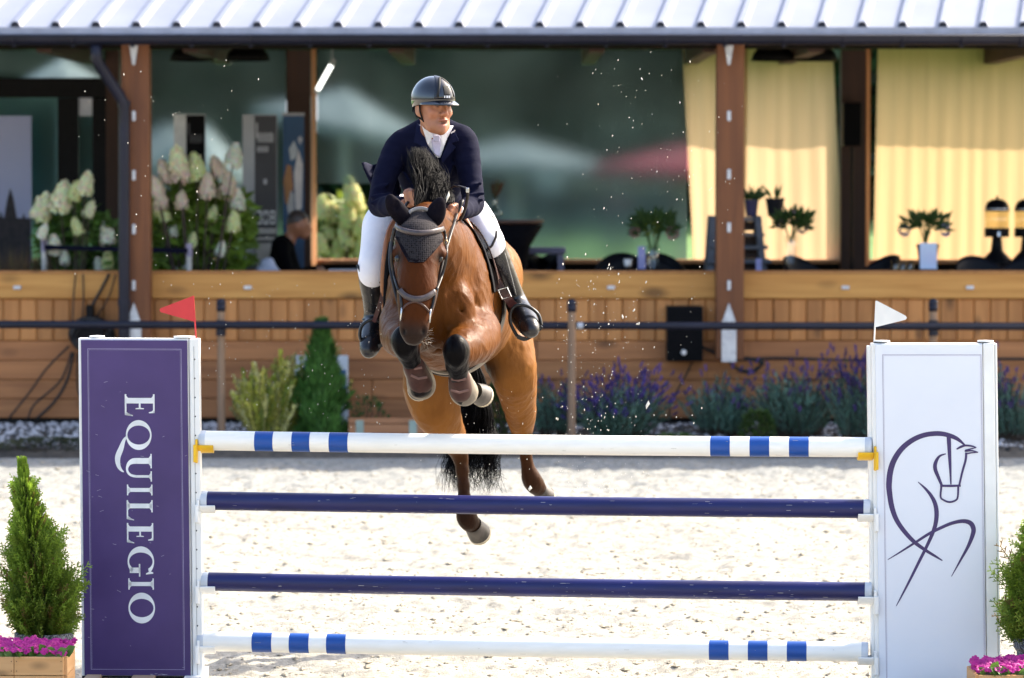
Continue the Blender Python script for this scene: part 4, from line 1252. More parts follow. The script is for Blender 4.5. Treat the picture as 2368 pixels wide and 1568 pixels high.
jk.cone(PA(655, 645, Y), .18, PA(650, 695, Y), .16, .06, (1, 1.1, 1))
jk.cone(PA(652, 568, Y) + [0, -.15, 0], .07, PA(652, 568, Y) + [0, .15, 0], .07, .06)
for s_ in (-1, 1):
    jk.cone(PA(650, 572, Y) + [0, s_ * .17, 0], .07, PA(672, 640, Y) + [0, s_ * .2, 0], .055, .04)
    jk.cone(PA(672, 640, Y) + [0, s_ * .2, 0], .055, PA(728, 628, Y) + [0, s_ * .12 - .05, .02], .04, .03)
v, f = jk.surface(.011, smooth=2)
obj('jacket', npmesh('jacket', v, f), m_jkt, person2)
# white bag hung beside him
q = P(617, 640, 39.3)
bag = SDF(); bag.cone(PA(600, 640, 39.3), .07, PA(612, 612, 39.3), .05, .06); bag.cone(PA(640, 640, 39.3), .06, PA(622, 608, 39.3), .045, .06); bag.cone(PA(617, 660, 39.3), .12, PA(617, 690, 39.3), .12, .06)
v, f = bag.surface(.01, smooth=1)
v = v + (vnoise(64, 64, (9, 9), 5)[(v[:, 0] * 200).astype(int) % 64, (v[:, 2] * 200).astype(int) % 64, None] - .5) * .012
setp(obj('white_bag', npmesh('white_bag', v, f), M('bag_white', (.60, .64, .82), .7)), 'crumpled white bag hanging beside the seated man', 'bag')

# ================================================================ rail fence in front of the wall
m_pole = wood('grey_stake', (.30, .185, .11), (.20, .12, .075), axis=2, knot=.2, rand=.06)
FY = 36.75
fn = thing('rail_fence', 'dark metal rail fence on wooden stakes along the arena edge', 'fence', (0, FY, .05))
zr = P(0, 753, FY).z
mb = MB(); mb.tube([(-9, FY, zr + .02), (0, FY, zr), (9, FY, zr - .012)], .035, 10); mb.build('rail', m_navy, fn, smooth=True)
for px in (-310, 510, 1322, 2160, 2980):
    q = P(px, 753, FY)
    y_ = FY + (-.075 if px == 1322 else .075)
    mb = MB(); mb.lathe([(.036, bed_z(FY) - .1), (.034, P(px, 712, FY).z)], 12, (q.x, y_, 0)); po = mb.build('stake', m_pole, fn, smooth=False)
    mb = MB(); c_ = P(px, 702, FY); mb.blob((q.x, y_, c_.z + .005), (.043, .043, .04), 12, 8); mb.lathe([(.040, -.07), (.042, -.01)], 12, (q.x, y_, c_.z)); mb.build('cap', m_navy, po, smooth=True)
    if px != 1322:
        mb = MB(); mb.lathe([(.044, -.08), (.044, .055)], 12, (q.x, y_ - .035, zr - .01)); mb.build('clamp', m_navy, po)
    else:
        mb = MB(); mb.tube([(q.x + .05, FY - .04, zr), (q.x + .10, FY - .04, zr)], .03, 8); mb.build('clamp', m_zinc, po)

# ================================================================ fittings on the wall
a, b = P(1541, 835, 37.75), P(1625, 708, 37.75)
wb = thing('wall_speaker', 'black box loudspeaker fixed to the wooden wall', 'loudspeaker', ((a.x + b.x) / 2, 37.8, a.z))
mb = MB(); mb.box((a.x, 37.66, a.z), (b.x, 37.92, b.z)); mb.build('cabinet', m_black, wb, bevel=.012)
mb = MB(); mb.box((a.x + .012, 37.653, a.z + .012), (b.x - .012, 37.6595, b.z - .012)); mb.build('grille', M('grille', (.02, .02, .02), .8), wb)
q = P(1581, 815, 37.65); mb = MB(); mb.lathe([(0, -.012), (.022, -.01), (.026, 0), (.0, .002)], 14, (q.x, 37.645, q.z), axis='y'); mb.build('badge', m_zinc, wb)
m_cable = M('cable', (.012, .012, .014), .6)
def cable(name, label, pts, r=.011, Y=37.86):
    mb = MB()
    P_ = [P(*(p if len(p) == 3 else (p[0], p[1], Y))) for p in pts]
    out = []
    for i in range(len(P_) - 1):
        p0, p1, p2, p3 = P_[max(i - 1, 0)], P_[i], P_[i + 1], P_[min(i + 2, len(P_) - 1)]
        for k in range(6):
            t_ = k / 6
            out.append(.5 * ((2 * p1) + (p2 - p0) * t_ + (2 * p0 - 5 * p1 + 4 * p2 - p3) * t_ ** 2 + (3 * p1 - p0 - 3 * p2 + p3) * t_ ** 3))
    out.append(P_[-1])
    mb.tube(out, r, 6)
    return setp(mb.build(name, m_cable, smooth=True), label, 'cable')
cable('cable', 'black cable running along the wall behind the lavender to the picture edge', [(1620, 800), (1650, 815), (1700, 832), (1800, 828), (2000, 833), (2300, 830), (2450, 832)])
cable('cable', 'coil of black cable lying at the foot of the post shoe', [(1690, 833), (1730, 828), (1765, 838), (1735, 858), (1700, 850), (1690, 835), (1728, 831), (1760, 841), (1740, 861), (1705, 856)], .012)
cable('cable', 'thin cable slanting down from the wall speaker to the lavender', [(1600, 838), (1585, 870), (1565, 905), (1550, 940), (1548, 985)], .008)
for k, (lb, pts, r_) in enumerate((('thick black cable from the terrace edge down to the cable box', [(252, 634), (235, 668), (215, 705), (205, 740)], .014),
        ('thin cable hanging straight, nearest the end of the terrace', [(175, 634), (170, 690), (168, 745)], .007),
        ('thin cable hanging beside the thick black one', [(192, 634), (193, 690), (190, 745)], .007),
        ('thin slack cable close to the downpipe', [(268, 634), (250, 690), (225, 730), (212, 745)], .007),
        ('cable from the cable box sweeping farthest out to the gravel', [(160, 800), (110, 850), (70, 905), (20, 968)], .009),
        ('thick cable from the cable box curving to the gravel', [(170, 815), (155, 880), (125, 930), (85, 968)], .013),
        ('cable looping down beside the thick curved one', [(165, 815), (140, 880), (80, 935), (65, 968)], .009),
        ('cable dropping from the cable box behind the purple wing', [(180, 815), (180, 900), (200, 945), (215, 970)], .009))):
    cable('cable', lb, pts, r_)
q = P(207, 768, 37.75)
cb = thing('cable_box', 'round black cable reel hanging on the wall behind the purple wing', 'cable reel', (q.x, 37.8, q.z - .2))
mb = MB()
for k in range(7):
    rr = .15 + .012 * (k % 3)
    mb.tube([(q.x + rr * 1.1 * math.cos(t_) + .006 * k, 37.72 + .02 * (k % 4), q.z + rr * math.sin(t_) * .85 - .008 * k) for t_ in np.linspace(0, 6.5, 26)], .016, 6)
mb.build('cable_loops', m_cable, cb, smooth=True)
mb = MB(); mb.lathe([(.0, -.05), (.13, -.05), (.13, .05), (0, .05)], 20, (q.x, 37.82, q.z), axis='y'); mb.build('drum', m_black, cb)
mb = MB(); mb.box((q.x - .03, 37.74, q.z + .1), (q.x + .03, 37.92, q.z + .24)); mb.build('hook', m_black, cb)

# ================================================================ planted strip
m_con = M('conifer_leaf', (1, 1, 1), .65, vcol=True, trans=.25)
def conifer_bg(name, label, px, y0, y1, wpx, Y, seed, n, col):
    r = random.Random(seed)
    b, tp = P(px, y1, Y), P(px, y0, Y)
    t = thing(name, label, 'conifer', (b.x, Y, b.z))
    h = tp.z - b.z; w = wpx * Y / F / 2
    mb = MB()
    for k in range(n):
        z = r.random() ** 1.3
        env = w * (1 - z) ** .75 * (.35 + .65 * min(1, (z + .05) / .18)) if z < .97 else .01
        a = r.uniform(0, 6.28)
        env *= .85 + .18 * math.sin(9 * z + 3) + .22 * math.sin(2 * a + 17 * z) + .15 * math.sin(5 * a - 23 * z) + r.uniform(-.1, .25)
        rr = env * (.55 + .45 * r.random())
        p = Vector((b.x + rr * math.cos(a), Y + rr * math.sin(a), b.z + z * h))
        d = Vector((math.cos(a) * .55, math.sin(a) * .55, 1))
        g_ = r.uniform(.55, 1.4)
        mb.leaf(p, d + Vector((r.uniform(-.4, .4), r.uniform(-.4, .4), 0)), r.uniform(.008, .016), r.uniform(.05, .11), (math.cos(a), math.sin(a), .3), [x * g_ for x in col])
    mb.build('crown', m_con, t)
    mb = MB(); mb.tube([(b.x, Y, b.z - .1), (b.x, Y, tp.z - .02)], [.035, .004], 7); mb.build('trunk', m_bark, t)
conifer_bg('background_conifer', 'dark green pointed conifer in front of the wooden wall', 744, 752, 1045, 158, 36.95, 5, 10000, (.075, .20, .035))
def bush(name, label, px, Y, w, h, n, cols, lw=.02, ll=.06, seed=1, up=.3, cat='shrub', spikes=0, scol=None, base=None, bl=.09, slim=False):
    r = random.Random(seed)
    q = P(px, 1000, Y); bz = bed_z(Y) if base is None else base
    t = thing(name, label, cat, (q.x, Y, bz))
    mb = MB(); st_ = MB()
    for k in range(14 if not slim else 40):
        a = r.uniform(0, 6.28); s_ = r.random() ** .5
        st_.tube([(q.x, Y, bz - .02), (q.x + .5 * w * s_ * math.cos(a), Y + .3 * w * s_ * math.sin(a), bz + h * r.uniform(.5, .95))], [.006, .002], 4)
    for k in range(n):
        a = r.uniform(0, 6.28); z = r.random() ** .75
        rr = w / 2 * math.sqrt(max(.03, 1 - (z * .96) ** 2.2)) * (.35 + .65 * r.random() ** .4) * (1 if z > .15 else .75 + z)
        p = Vector((q.x + rr * math.cos(a), Y + rr * .75 * math.sin(a), bz + z * h))
        g_ = r.uniform(.55, 1.35); c = r.choice(cols)
        d = Vector((math.cos(a) * (1 - up), math.sin(a) * (1 - up), r.uniform(.2, 1) * (up + .3)))
        mb.leaf(p, d, lw * r.uniform(.7, 1.3), ll * r.uniform(.7, 1.3), (r.uniform(-1, 1), -.5, 1), [x * g_ for x in c], bend=.1)
    mb.build('foliage', m_con, t); st_.build('stems', m_bark, t)
    if spikes:
        sp_ = MB(); sk_ = MB()
        for k in range(spikes):
            a = r.uniform(0, 6.28); s_ = r.random() ** .5
            p = Vector((q.x + w * .5 * s_ * math.cos(a), Y + w * .35 * s_ * math.sin(a), bz + h * r.uniform(.15, .7)))
            e = p + Vector((math.cos(a) * .1 * s_, math.sin(a) * .1 * s_, h * (r.uniform(.12, .32) if r.random() < .85 else r.uniform(.3, .6))))
            sk_.tube([p, e], .0025, 3)
            g_ = r.uniform(.6, 1.4)
            for j in range(7):
                c_ = p + (e - p) * (1 - .055 * j)
                sp_.leaf(c_, (r.uniform(-1, 1), r.uniform(-1, 1), 1.2), .009, .03, (r.uniform(-1, 1), -1, 0), [x * g_ for x in scol])
        setp(sp_.build('blooms', m_con, t), kind='stuff'); setp(sk_.build('flower_stalks', m_con, t), kind='stuff')
    return t
def fan_shrub(name, label, px, Y, w, h, n, per, cols, lw, ll, seed, cat='shrub', bloom=0.0, bcol=None, base=None, frac=.8):
    """loose shrub of arching shoots with narrow leaves; some shoots end in flower spikes"""
    r = random.Random(seed)
    q = P(px, 1000, Y); bz = bed_z(Y) if base is None else base
    t = thing(name, label, cat, (q.x, Y, bz))
    lf, st_, bl_ = MB(), MB(), MB()
    subs = [(r.uniform(-.3, .3) * w, r.uniform(-.15, .15) * w, r.uniform(.65, 1.1)) for _ in range(7)]
    for k in range(n):
        sx, sy, sh = r.choice(subs)
        a = r.uniform(0, 6.28); o = r.random() ** .7
        b = Vector((q.x + sx * .55 + .03 * math.cos(a), Y + sy * .6 + .03 * math.sin(a), bz - .01))
        H_ = h * sh * r.uniform(.55, 1.08) * (1 - .28 * o)
        e = Vector((q.x + sx + w * .34 * o * math.cos(a), Y + sy + w * .24 * o * math.sin(a), bz + H_))
        m_ = b + (e - b) * .5 + Vector((0, 0, .12 * H_))
        st_.tube([b, m_, e], [.004, .0025, .0012], 3, cap=False)
        c0 = r.choice(cols); g0 = r.uniform(.6, 1.35)
        for j in range(per):
            u = .12 + frac * (j + r.random()) / per
            p = b * (1 - u) ** 2 + m_ * (2 * u * (1 - u)) + e * u * u
            d = (e - b).normalized() + Vector((r.uniform(-.8, .8), r.uniform(-.8, .8), r.uniform(-.1, .4)))
            g_ = g0 * r.uniform(.8, 1.2)
            lf.leaf(p, d, lw * r.uniform(.7, 1.3), ll * r.uniform(.6, 1.3), (r.uniform(-1, 1), -1, r.uniform(0, 1)), [x * g_ for x in c0], bend=.15)
        if r.random() < bloom:
            d = (e - m_).normalized(); L_ = h * (r.uniform(.03, .14) if r.random() < .8 else r.uniform(.15, .38))
            tip = e + d * L_ + Vector((r.uniform(-.02, .02), 0, 0))
            st_.tube([e, tip], .0012, 3, cap=False)
            g_ = r.uniform(.6, 1.5)
            for j in range(9):
                c_ = tip - d * (.055 * j / 9 + .004)
                bl_.leaf(c_, (r.uniform(-1, 1), r.uniform(-1, 1), 1.3), .008, .024, (r.uniform(-1, 1), -1, 0), [x * g_ for x in bcol])
    setp(lf.build('foliage', m_con, t), kind='stuff'); setp(st_.build('stems', m_bark, t), kind='stuff')
    if bl_.v: setp(bl_.build('blooms', m_con, t), kind='stuff')
    return t
mcol = ((.46, .48, .06), (.58, .54, .12), (.28, .36, .05), (.64, .60, .24))
fan_shrub('golden_shrub', 'yellow-green variegated shrub beside the dark conifer', 622, 37.0, .74, .88, 300, 22, mcol, .016, .042, 4)
fan_shrub('golden_shrub', 'slender yellow-green shrub behind the display sign', 757, 37.75, .45, .82, 60, 14, mcol, .012, .042, 5)
lc = ((.13, .26, .205), (.15, .29, .23), (.08, .17, .12))
lg = 'lavender bushes along the wooden wall'
for i, (px, Y, w, h, n, bf_, sc_, lb) in enumerate((
        (1278, 37.2, .52, .58, 130, .35, (.10, .06, .20), 'grey-green lavender bush behind the fence stake and hind leg'),
        (1432, 36.95, .98, .60, 330, .95, (.07, .04, .24), 'wide lavender bush with dense purple flowers below the wall speaker'),
        (1655, 37.2, .74, .62, 240, .22, (.10, .055, .22), 'grey-green lavender bush with few flowers below the post shoe'),
        (1850, 37.1, .92, .66, 330, .30, (.10, .055, .22), 'tall grey-green lavender bush between two others'),
        (1978, 36.9, .56, .74, 230, 1.0, (.055, .03, .17), 'deep purple lavender bush against the white wing'),
        (2340, 37.0, .60, .66, 190, .45, (.10, .06, .22), 'dark lavender bush beyond the white wing'))):
    t = fan_shrub('lavender', lb, px, Y, w, h, n, 13, lc, .006, .06, 20 + i, 'lavender', bf_, sc_, frac=.75)
    t['group'] = lg
gcol = ((.06, .12, .02), (.09, .15, .03), (.04, .09, .02))
bush('green_shrub', 'small bright green shrub glimpsed behind the horse tail', 1160, 37.0, .34, .50, 900, gcol, .018, .05, 40, .4)
bush('green_sprig', 'loose green sprig in the wooden planter', 850, 37.05, .40, .34, 160, gcol, .012, .05, 41, .6, base=bed_z(36.9) + .05)
bush('ground_weed', 'low green weed tuft between the lavender bushes', 1752, 36.7, .30, .30, 600, gcol, .012, .05, 42, .5)
bush('ground_weed', 'low dark weed at the arena edge under the top pole', 1560, 36.45, .5, .14, 500, gcol, .012, .04, 43, .4)
bush('ground_weed', 'low weed fringe on the edge of the gravel beside the purple wing', 110, 36.45, 1.0, .10, 700, ((.035, .05, .02), (.05, .06, .025)), .012, .035, 44, .4)
# sign and planter
Y = 37.55
sg = thing('info_sign', 'white and blue information board half hidden by the conifer', 'sign', (P(742, 975, Y).x, Y, bed_z(Y)))
a, b = P(681, 976, Y), P(805, 822, Y)
mb = MB(); mb.box((a.x, Y, a.z), (b.x, Y + .02, b.z)); bo = mb.build('board', M('sign_white', (.58, .62, .68), .5, col2=(.52, .57, .62), scale=3), sg, bevel=.004)
for pts, col, nm in (([(700, 845), (724, 840), (724, 900), (700, 905)], (.06, .10, .30), 'blue_print'), ([(694, 838), (740, 836), (740, 842), (694, 846)], (.10, .35, .30), 'teal_print'), ([(785, 855), (800, 855), (800, 930), (785, 940)], (.03, .12, .28), 'navy_print')):
    mb = MB(); mb.add([P(x, y, Y - .003) for x, y in pts], [(3, 2, 1, 0)]); mb.build(nm, M('sg_' + nm, col, .5), bo)
for x in (a.x + .04, b.x - .04):
    mb = MB(); mb.box((x - .02, Y + .021, bed_z(Y) - .1), (x + .02, Y + .05, b.z)); mb.build('leg', m_zinc, sg)
Y = 36.8
pn_ = thing('wooden_planter', 'low orange wooden planter box beside the sign', 'planter', (P(895, 990, Y).x, Y, bed_z(Y)))
m_pl = wood('planter_wood', (.48, .22, .10), (.38, .16, .07), axis=0, knot=.3, rand=.1)
for y0, y1 in ((966, 980), (981, 1002), (1003, 1024), (1025, 1046)):
    a, b = P(806, y1, Y), P(990, y0, Y)
    me = board_mesh('plank', b.x - a.x, b.z - a.z - .003, .03, .004)
    obj('plank', me, m_pl, pn_, loc=((a.x + b.x) / 2, Y, (a.z + b.z) / 2))
a, b = P(806, 1046, Y), P(990, 968, Y)
mb = MB(); mb.box((a.x + .02, Y + .002, a.z), (b.x - .02, Y + .45, b.z - .04)); mb.build('soil', m_soil, pn_)
for px in (832, 955):
    a, b = P(px - 9, 1046, Y - .035), P(px + 9, 972, Y - .035); mb = MB(); mb.box((a.x, Y - .038, a.z), (b.x, Y - .0305, b.z)); mb.build('strap', M('strap_green', (.34, .42, .36), .5), pn_)
# ================================================================ THE JUMP
m_wpl = M('white_plastic', (.86, .86, .84), .4, col2=(.81, .80, .77), scale=9, spec=.5, rrough=.08)
m_wface = M('white_face', (.74, .77, .84), .36, col2=(.71, .74, .81), scale=2.0, spec=.5)
m_purp = M('purple_face', (.064, .036, .148), .48, col2=(.049, .026, .120), scale=3.5, spec=.4, rrough=.08)
m_ink = M('purple_ink', (.045, .024, .125), .45)
m_wink = M('white_ink', (.80, .82, .84), .5)
m_yel = M('yellow_plastic', (.85, .50, .01), .35)
m_scuff = M('scuff_marks', (.45, .42, .5), .7)
JL, JR = 20.20, 19.80
def JY(px): return JL + (JR - JL) * (px - 320) / (2160 - 320)
def J(px, py, dy=0.0):
    return P(px, py, JY(px) + dy)
def plate(name, quad, th, mat, parent, dy=0.0, bevel=0.0):
    """board whose front face has the pixel corners quad (TL,TR,BR,BL), th thick"""
    f_ = [J(x, y, dy) for x, y in quad]
    mb = MB()
    vs = [f_[3], f_[2], f_[2] + Vector((0, th, 0)), f_[3] + Vector((0, th, 0)), f_[0], f_[1], f_[1] + Vector((0, th, 0)), f_[0] + Vector((0, th, 0))]
    mb.hexa(vs)
    return mb.build(name, mat, parent, bevel=bevel)
def flat(name, polys, mat, parent, dy, warp=None):
    """thin printed shapes lying on a wing face; polys: list of pixel quads"""
    mb = MB()
    for q in polys:
        q = [warp(x, y) for x, y in q] if warp else q
        mb.add([J(x, y, dy) for x, y in q], [tuple(range(len(q)))])
    return mb.build(name, mat, parent)
GR = 1640  # pixel row of the wing feet

# ---- left wing (purple)
lw_ = thing('purple_wing', 'purple jump wing with white lettering EQUILEGIO down its face', 'jump wing', (J(320, 1600).x, JY(320), 0))
# verticals of this wing lean: x shift from top (782) to bottom (1563)
def LW(x, y): return (x + (y - 782) / 781.0 * 8.5, y + (x - 181) / 280.0 * 1.2)
def q4(x0, y0, x1, y1, w): return [w(x0, y0), w(x1, y0), w(x1, y1), w(x0, y1)]
plate('back_board', q4(181, 782, 436, 1563, LW), .07, m_wpl, lw_, bevel=.003)
plate('purple_panel', q4(187, 786.5, 432.5, 1562, LW), .012, m_purp, lw_, dy=-.0125, bevel=.001)
pst = plate('upright', q4(437, 782, 461, 1600, LW), .085, m_wpl, lw_, dy=-.006, bevel=.006)
hl = MB()
for k in range(17):
    x, y = LW(449, 830 + k * 44)
    c_ = J(x, y, -.0065)
    hl.lathe([(.0, -.0006), (.0045, -.0006), (.0045, .002)], 8, c_, axis='y')
hl.build('peg_holes', m_gap, pst)
x, y = LW(447, 830)
plate('track_groove', [LW(447.3, 800), LW(448.6, 800), LW(448.6, 1560), LW(447.3, 1560)], .003, M('groove_grey', (.45, .45, .45), .6), pst, dy=-.0075)
for x0, x1 in ((205, 240), (400, 450)):
    a, b = J(*LW(x0, 781)), J(*LW(x1, 778))
    mb = MB(); mb.lathe([((b.x - a.x) / 2, 0), ((b.x - a.x) / 2, .007), (0, .010)], 20, ((a.x + b.x) / 2, a.y + .04, a.z + .001)); mb.build('top_cap', m_wpl, lw_)
m_foot = wood('foot_wood', (.55, .38, .24), (.42, .28, .17), axis=1, knot=.3)
for x0, x1 in ((193, 228), (300, 352), (420, 462)):
    a, b = J(x0 + 8, 1563.5), J(x1 + 8, 1563.5)
    mb = MB(); mb.box((a.x, a.y - .22, .012), (b.x, a.y + .36, .06)); mb.box((a.x, a.y + .002, .0605), (b.x, a.y + .07, a.z - .002)); mb.build('foot', m_wpl if x0 == 420 else m_foot, lw_, bevel=.004)
plate('bottom_rail', q4(181, 1563.6, 461, 1568, LW), .07, m_gap, lw_)
# thin frame line
ln = []
X0, X1, Y0, Y1 = 202, 419, 806, 1548
for (a, b, c, d) in ((X0, Y0, X1, Y0 + .9), (X0, Y1 - .9, X1, Y1), (X0, Y0 + .9, X0 + .9, Y1 - .9), (X1 - .9, Y0 + .9, X1, Y1 - .9),
                     (X0 + 2.6, Y0 + 2.6, X1 - 2.6, Y0 + 3.0), (X0 + 2.6, Y0 + 3.0, X0 + 3.0, Y1 - 2.6), (X1 - 3.0, Y0 + 3.0, X1 - 2.6, Y1 - 2.6)):
    ln.append([(a, b), (c, b), (c, d), (a, d)])
flat('border_line', ln, M('thin_line', (.42, .38, .56), .5), lw_, -.0136, LW)
# lettering: s runs down the picture, t from baseline (left) to cap height (right)
def letter(name, s0, s1, shapes, t0=290.0, t1=350.0):
    """shapes: list of polygons in unit letter space (u 0..1 across, v 0 baseline .. 1 cap)"""
    mb = MB()
    ds = s1 - s0
    zz = -.0137
    for pg in shapes:
        pts = []
        for u, v in pg:
            x, y = LW(t0 + (t1 - t0) * v, s0 + ds * u)
            x -= (y - 782) / 781.0 * 0.6
            pts.append(J(x, y, zz))
        mb.add(pts, [tuple(range(len(pts)))])
    return mb.build(name, m_wink, lw_)
def rect(u0, v0, u1, v1): return [(u0, v0), (u0, v1), (u1, v1), (u1, v0)]
def serif(u0, u1, v, up, h=.05, cu=None, w=None):
    """bracketed serif bar from u0..u1 at v (thin), flaring into a stem cu +- w"""
    d = h if up else -h
    out = [rect(u0, min(v, v + d * .6), u1, max(v, v + d * .6))]
    if cu is not None:
        e = d * 2.2
        out.append([(cu - w - (u1 - u0) * .22, v + d * .6), (cu - w, v + e), (cu + w, v + e), (cu + w + (u1 - u0) * .22, v + d * .6)])
    return out
def ring(cu, cv, ru, rv, tu, tv, a0=0, a1=360, n=40, shift=0.0):
    out = []
    for k in range(n):
        p = []
        for a in (a0 + (a1 - a0) * k / n, a0 + (a1 - a0) * (k + 1) / n):
            c_, s_ = math.cos(R(a)), math.sin(R(a))
            p.append(((cu + ru * c_, cv + rv * s_), (cu + shift + (ru - tu) * c_, cv + (rv - tv) * s_)))
        out.append([p[0][0], p[1][0], p[1][1], p[0][1]])
    return out
def ribbon2(pts):
    """variable width stroke: (u,v,w) -> quads"""
    out = []
    L, Rr = [], []
    for i, (u, v, w) in enumerate(pts):
        a, b = pts[max(i - 1, 0)], pts[min(i + 1, len(pts) - 1)]
        dx, dy = b[0] - a[0], b[1] - a[1]
        l = math.hypot(dx, dy) or 1
        nx, ny = -dy / l, dx / l
        L.append((u + nx * w / 2, v + ny * w / 2)); Rr.append((u - nx * w / 2, v - ny * w / 2))
    for i in range(len(pts) - 1):
        out.append([L[i], L[i + 1], Rr[i + 1], Rr[i]])
    return out
def spline(pts, n=8):
    out = []
    p = [np.array(q, float) for q in pts]
    for i in range(len(p) - 1):
        a, b, c, d = p[max(i - 1, 0)], p[i], p[i + 1], p[min(i + 2, len(p) - 1)]
        for k in range(n):
            t = k / n
            out.append(tuple(.5 * (2 * b + (c - a) * t + (2 * a - 5 * b + 4 * c - d) * t * t + (3 * b - a - 3 * c + d) * t ** 3)))
    out.append(tuple(p[-1]))
    return out
E_ = (rect(.14, .0, .40, 1.0) + [] ,)
def shp_E():
    s = [rect(.17, .03, .42, .97)]
    s += [rect(.0, 0, .95, .055), rect(.0, .945, .86, 1.0), rect(.42, .47, .68, .53)]
    s += [[(.08, .055), (.17, .11), (.17, .055)], [(.08, .945), (.17, .945), (.17, .89)]]
    s += [[(.95, 0), (.80, .055), (.95, .055), (1.0, .27), (.96, .27), (.88, .13)], [(.86, 1.0), (.86, .80), (.82, .80), (.78, .90), (.72, .945), (.78, 1.0)]]
    s += [[(.68, .36), (.64, .36), (.62, .47), (.62, .53), (.64, .64), (.68, .64)]]
    return s
def shp_I():
    s = [rect(.32, .03, .68, .97), rect(.0, 0, 1, .05), rect(.0, .95, 1, 1)]
    s += [[(.14, .05), (.32, .12), (.68, .12), (.86, .05)], [(.14, .95), (.86, .95), (.68, .88), (.32, .88)]]
    return s
def shp_L():
    s = [rect(.17, .03, .40, .97), rect(.0, 0, .94, .055), rect(.0, .95, .60, 1)]
    s += [[(.06, .055), (.17, .12), (.40, .12), (.5, .055)], [(.06, .95), (.52, .95), (.40, .88), (.17, .88)]]
    s += [[(.94, 0), (.78, .055), (.94, .055), (1.0, .28), (.96, .28), (.88, .13)]]
    return s
def shp_U():
    s = [rect(.15, .40, .36, .97), rect(.77, .38, .86, .97), rect(.0, .95, .52, 1), rect(.63, .95, 1.0, 1)]
    s += ribbon2(spline([(.255, .42, .21), (.27, .25, .20), (.36, .10, .14), (.53, .03, .09), (.68, .07, .09), (.78, .2, .09), (.815, .40, .09)], 6))
    s += [[(.06, .95), (.45, .95), (.36, .88), (.15, .88)], [(.69, .95), (.94, .95), (.86, .89), (.77, .89)]]
    return s
def shp_O(): return ring(.5, .5, .5, .52, .20, .06, n=48)
def shp_Q():
    s = ring(.5, .5, .5, .52, .18, .06, n=48)
    s += ribbon2(spline([(.55, .02, .06), (.68, -.10, .12), (.95, -.22, .20), (1.25, -.36, .22), (1.5, -.34, .17), (1.66, -.24, .10), (1.74, -.12, .03)], 6))
    return s
def shp_G():
    s = ring(.5, .5, .5, .52, .20, .06, 38, 318, n=40)
    s += [rect(.70, .06, .88, .46), rect(.58, .42, 1.0, .475)]
    s += [[(.86, .98), (.90, .98), (.93, .70), (.89, .70), (.82, .86)]]
    return s
letter('letter_e', 911, 962, shp_E(), 287, 356)
letter('letter_q', 971, 1040, shp_Q(), 290, 347)
letter('letter_u', 1049, 1113, shp_U(), 289, 348)
letter('letter_i', 1120, 1145, shp_I(), 290, 349)
letter('letter_l', 1156, 1203, shp_L(), 289, 349)
letter('letter_e', 1209, 1256, shp_E(), 289, 350)
letter('letter_g', 1263, 1333, shp_G(), 291, 350)
letter('letter_i', 1337, 1363, shp_I(), 291, 350)
letter('letter_o', 1370, 1441, shp_O(), 292, 351)
# worn scratches
sc_ = []
for k in range(34):
    x, y = random.uniform(195, 425), random.uniform(800, 1555)
    l = random.uniform(2, 9); a = random.uniform(-.6, .6)
    sc_.append([(x, y), (x + l, y + l * a), (x + l, y + l * a + .7), (x, y + .7)])
for k in range(9):
    x, y = 340 + random.uniform(-10, 40), 1558 + random.uniform(-2, 2); sc_.append([(x, y), (x + 6, y), (x + 6, y + 1), (x, y + 1)])
flat('scratches', sc_, m_scuff, lw_, -.0132, LW)

# ---- right wing (white with horse emblem)
rw = thing('white_wing', 'white jump wing with a purple line drawing of a horse', 'jump wing', (J(2160, 1600).x, JY(2160), 0))
def RW(x, y): return (x + (y - 794) / 774.0 * 9.5, y)
plate('back_board', q4(2015, 794, 2272, 1590, RW), .075, m_wpl, rw, bevel=.004)
plate('white_panel', q4(2024, 797, 2271, 1588, RW), .01, m_wface, rw, dy=-.0105, bevel=.001)
pst = plate('upright', q4(2273, 793, 2300, 1590, RW), .085, m_wpl, rw, dy=-.004, bevel=.006)
plate('edge_strip', q4(2300.6, 794, 2305.5, 1590, RW), .08, m_wpl, pst, dy=-.001, bevel=.003)
ipo = plate('inner_upright', q4(2006, 800, 2014.5, 1590, RW), .07, m_wpl, rw, dy=.02, bevel=.004)
for x0, x1 in ((2022, 2060), (2262, 2300)):
    a, b = J(*RW(x0, 793)), J(*RW(x1, 790))
    mb = MB(); mb.lathe([((b.x - a.x) / 2, 0), ((b.x - a.x) / 2, .007), (0, .009)], 20, ((a.x + b.x) / 2, a.y + .035, a.z + .0035)); tc_ = mb.build('top_cap', m_wpl, rw)
    mb = MB(); mb.lathe([((b.x - a.x) / 2 * .94, 0), ((b.x - a.x) / 2 * .94, .003)], 20, ((a.x + b.x) / 2 - .004, a.y + .03, a.z + .0002)); mb.build('cap_gasket', m_gap, tc_)
for x0, x1 in ((2025, 2055), (2265, 2305)):
    a, b = J(x0 + 9, 1590), J(x1 + 9, 1590)
    mb = MB(); mb.box((a.x, a.y - .25, .012), (b.x, a.y + .35, .06)); mb.box((a.x, a.y + .004, .0605), (b.x, a.y + .07, a.z - .002)); mb.build('foot', m_wpl, rw, bevel=.004)
ln = []
X0, X1, Y0, Y1 = 2040, 2269, 820, 1580
for (a, b, c, d) in ((X0, Y0, X1, Y0 + .9), (X0, Y0 + .9, X0 + .9, Y1), (X1 - .9, Y0 + .9, X1, Y1), (X0 + 2.4, Y0 + 2.4, X1 - 2.4, Y0 + 2.8), (X0 + 2.4, Y0 + 2.8, X0 + 2.8, Y1), (X1 - 2.8, Y0 + 2.8, X1 - 2.4, Y1)):
    ln.append([(a, b), (c, b), (c, d), (a, d)])
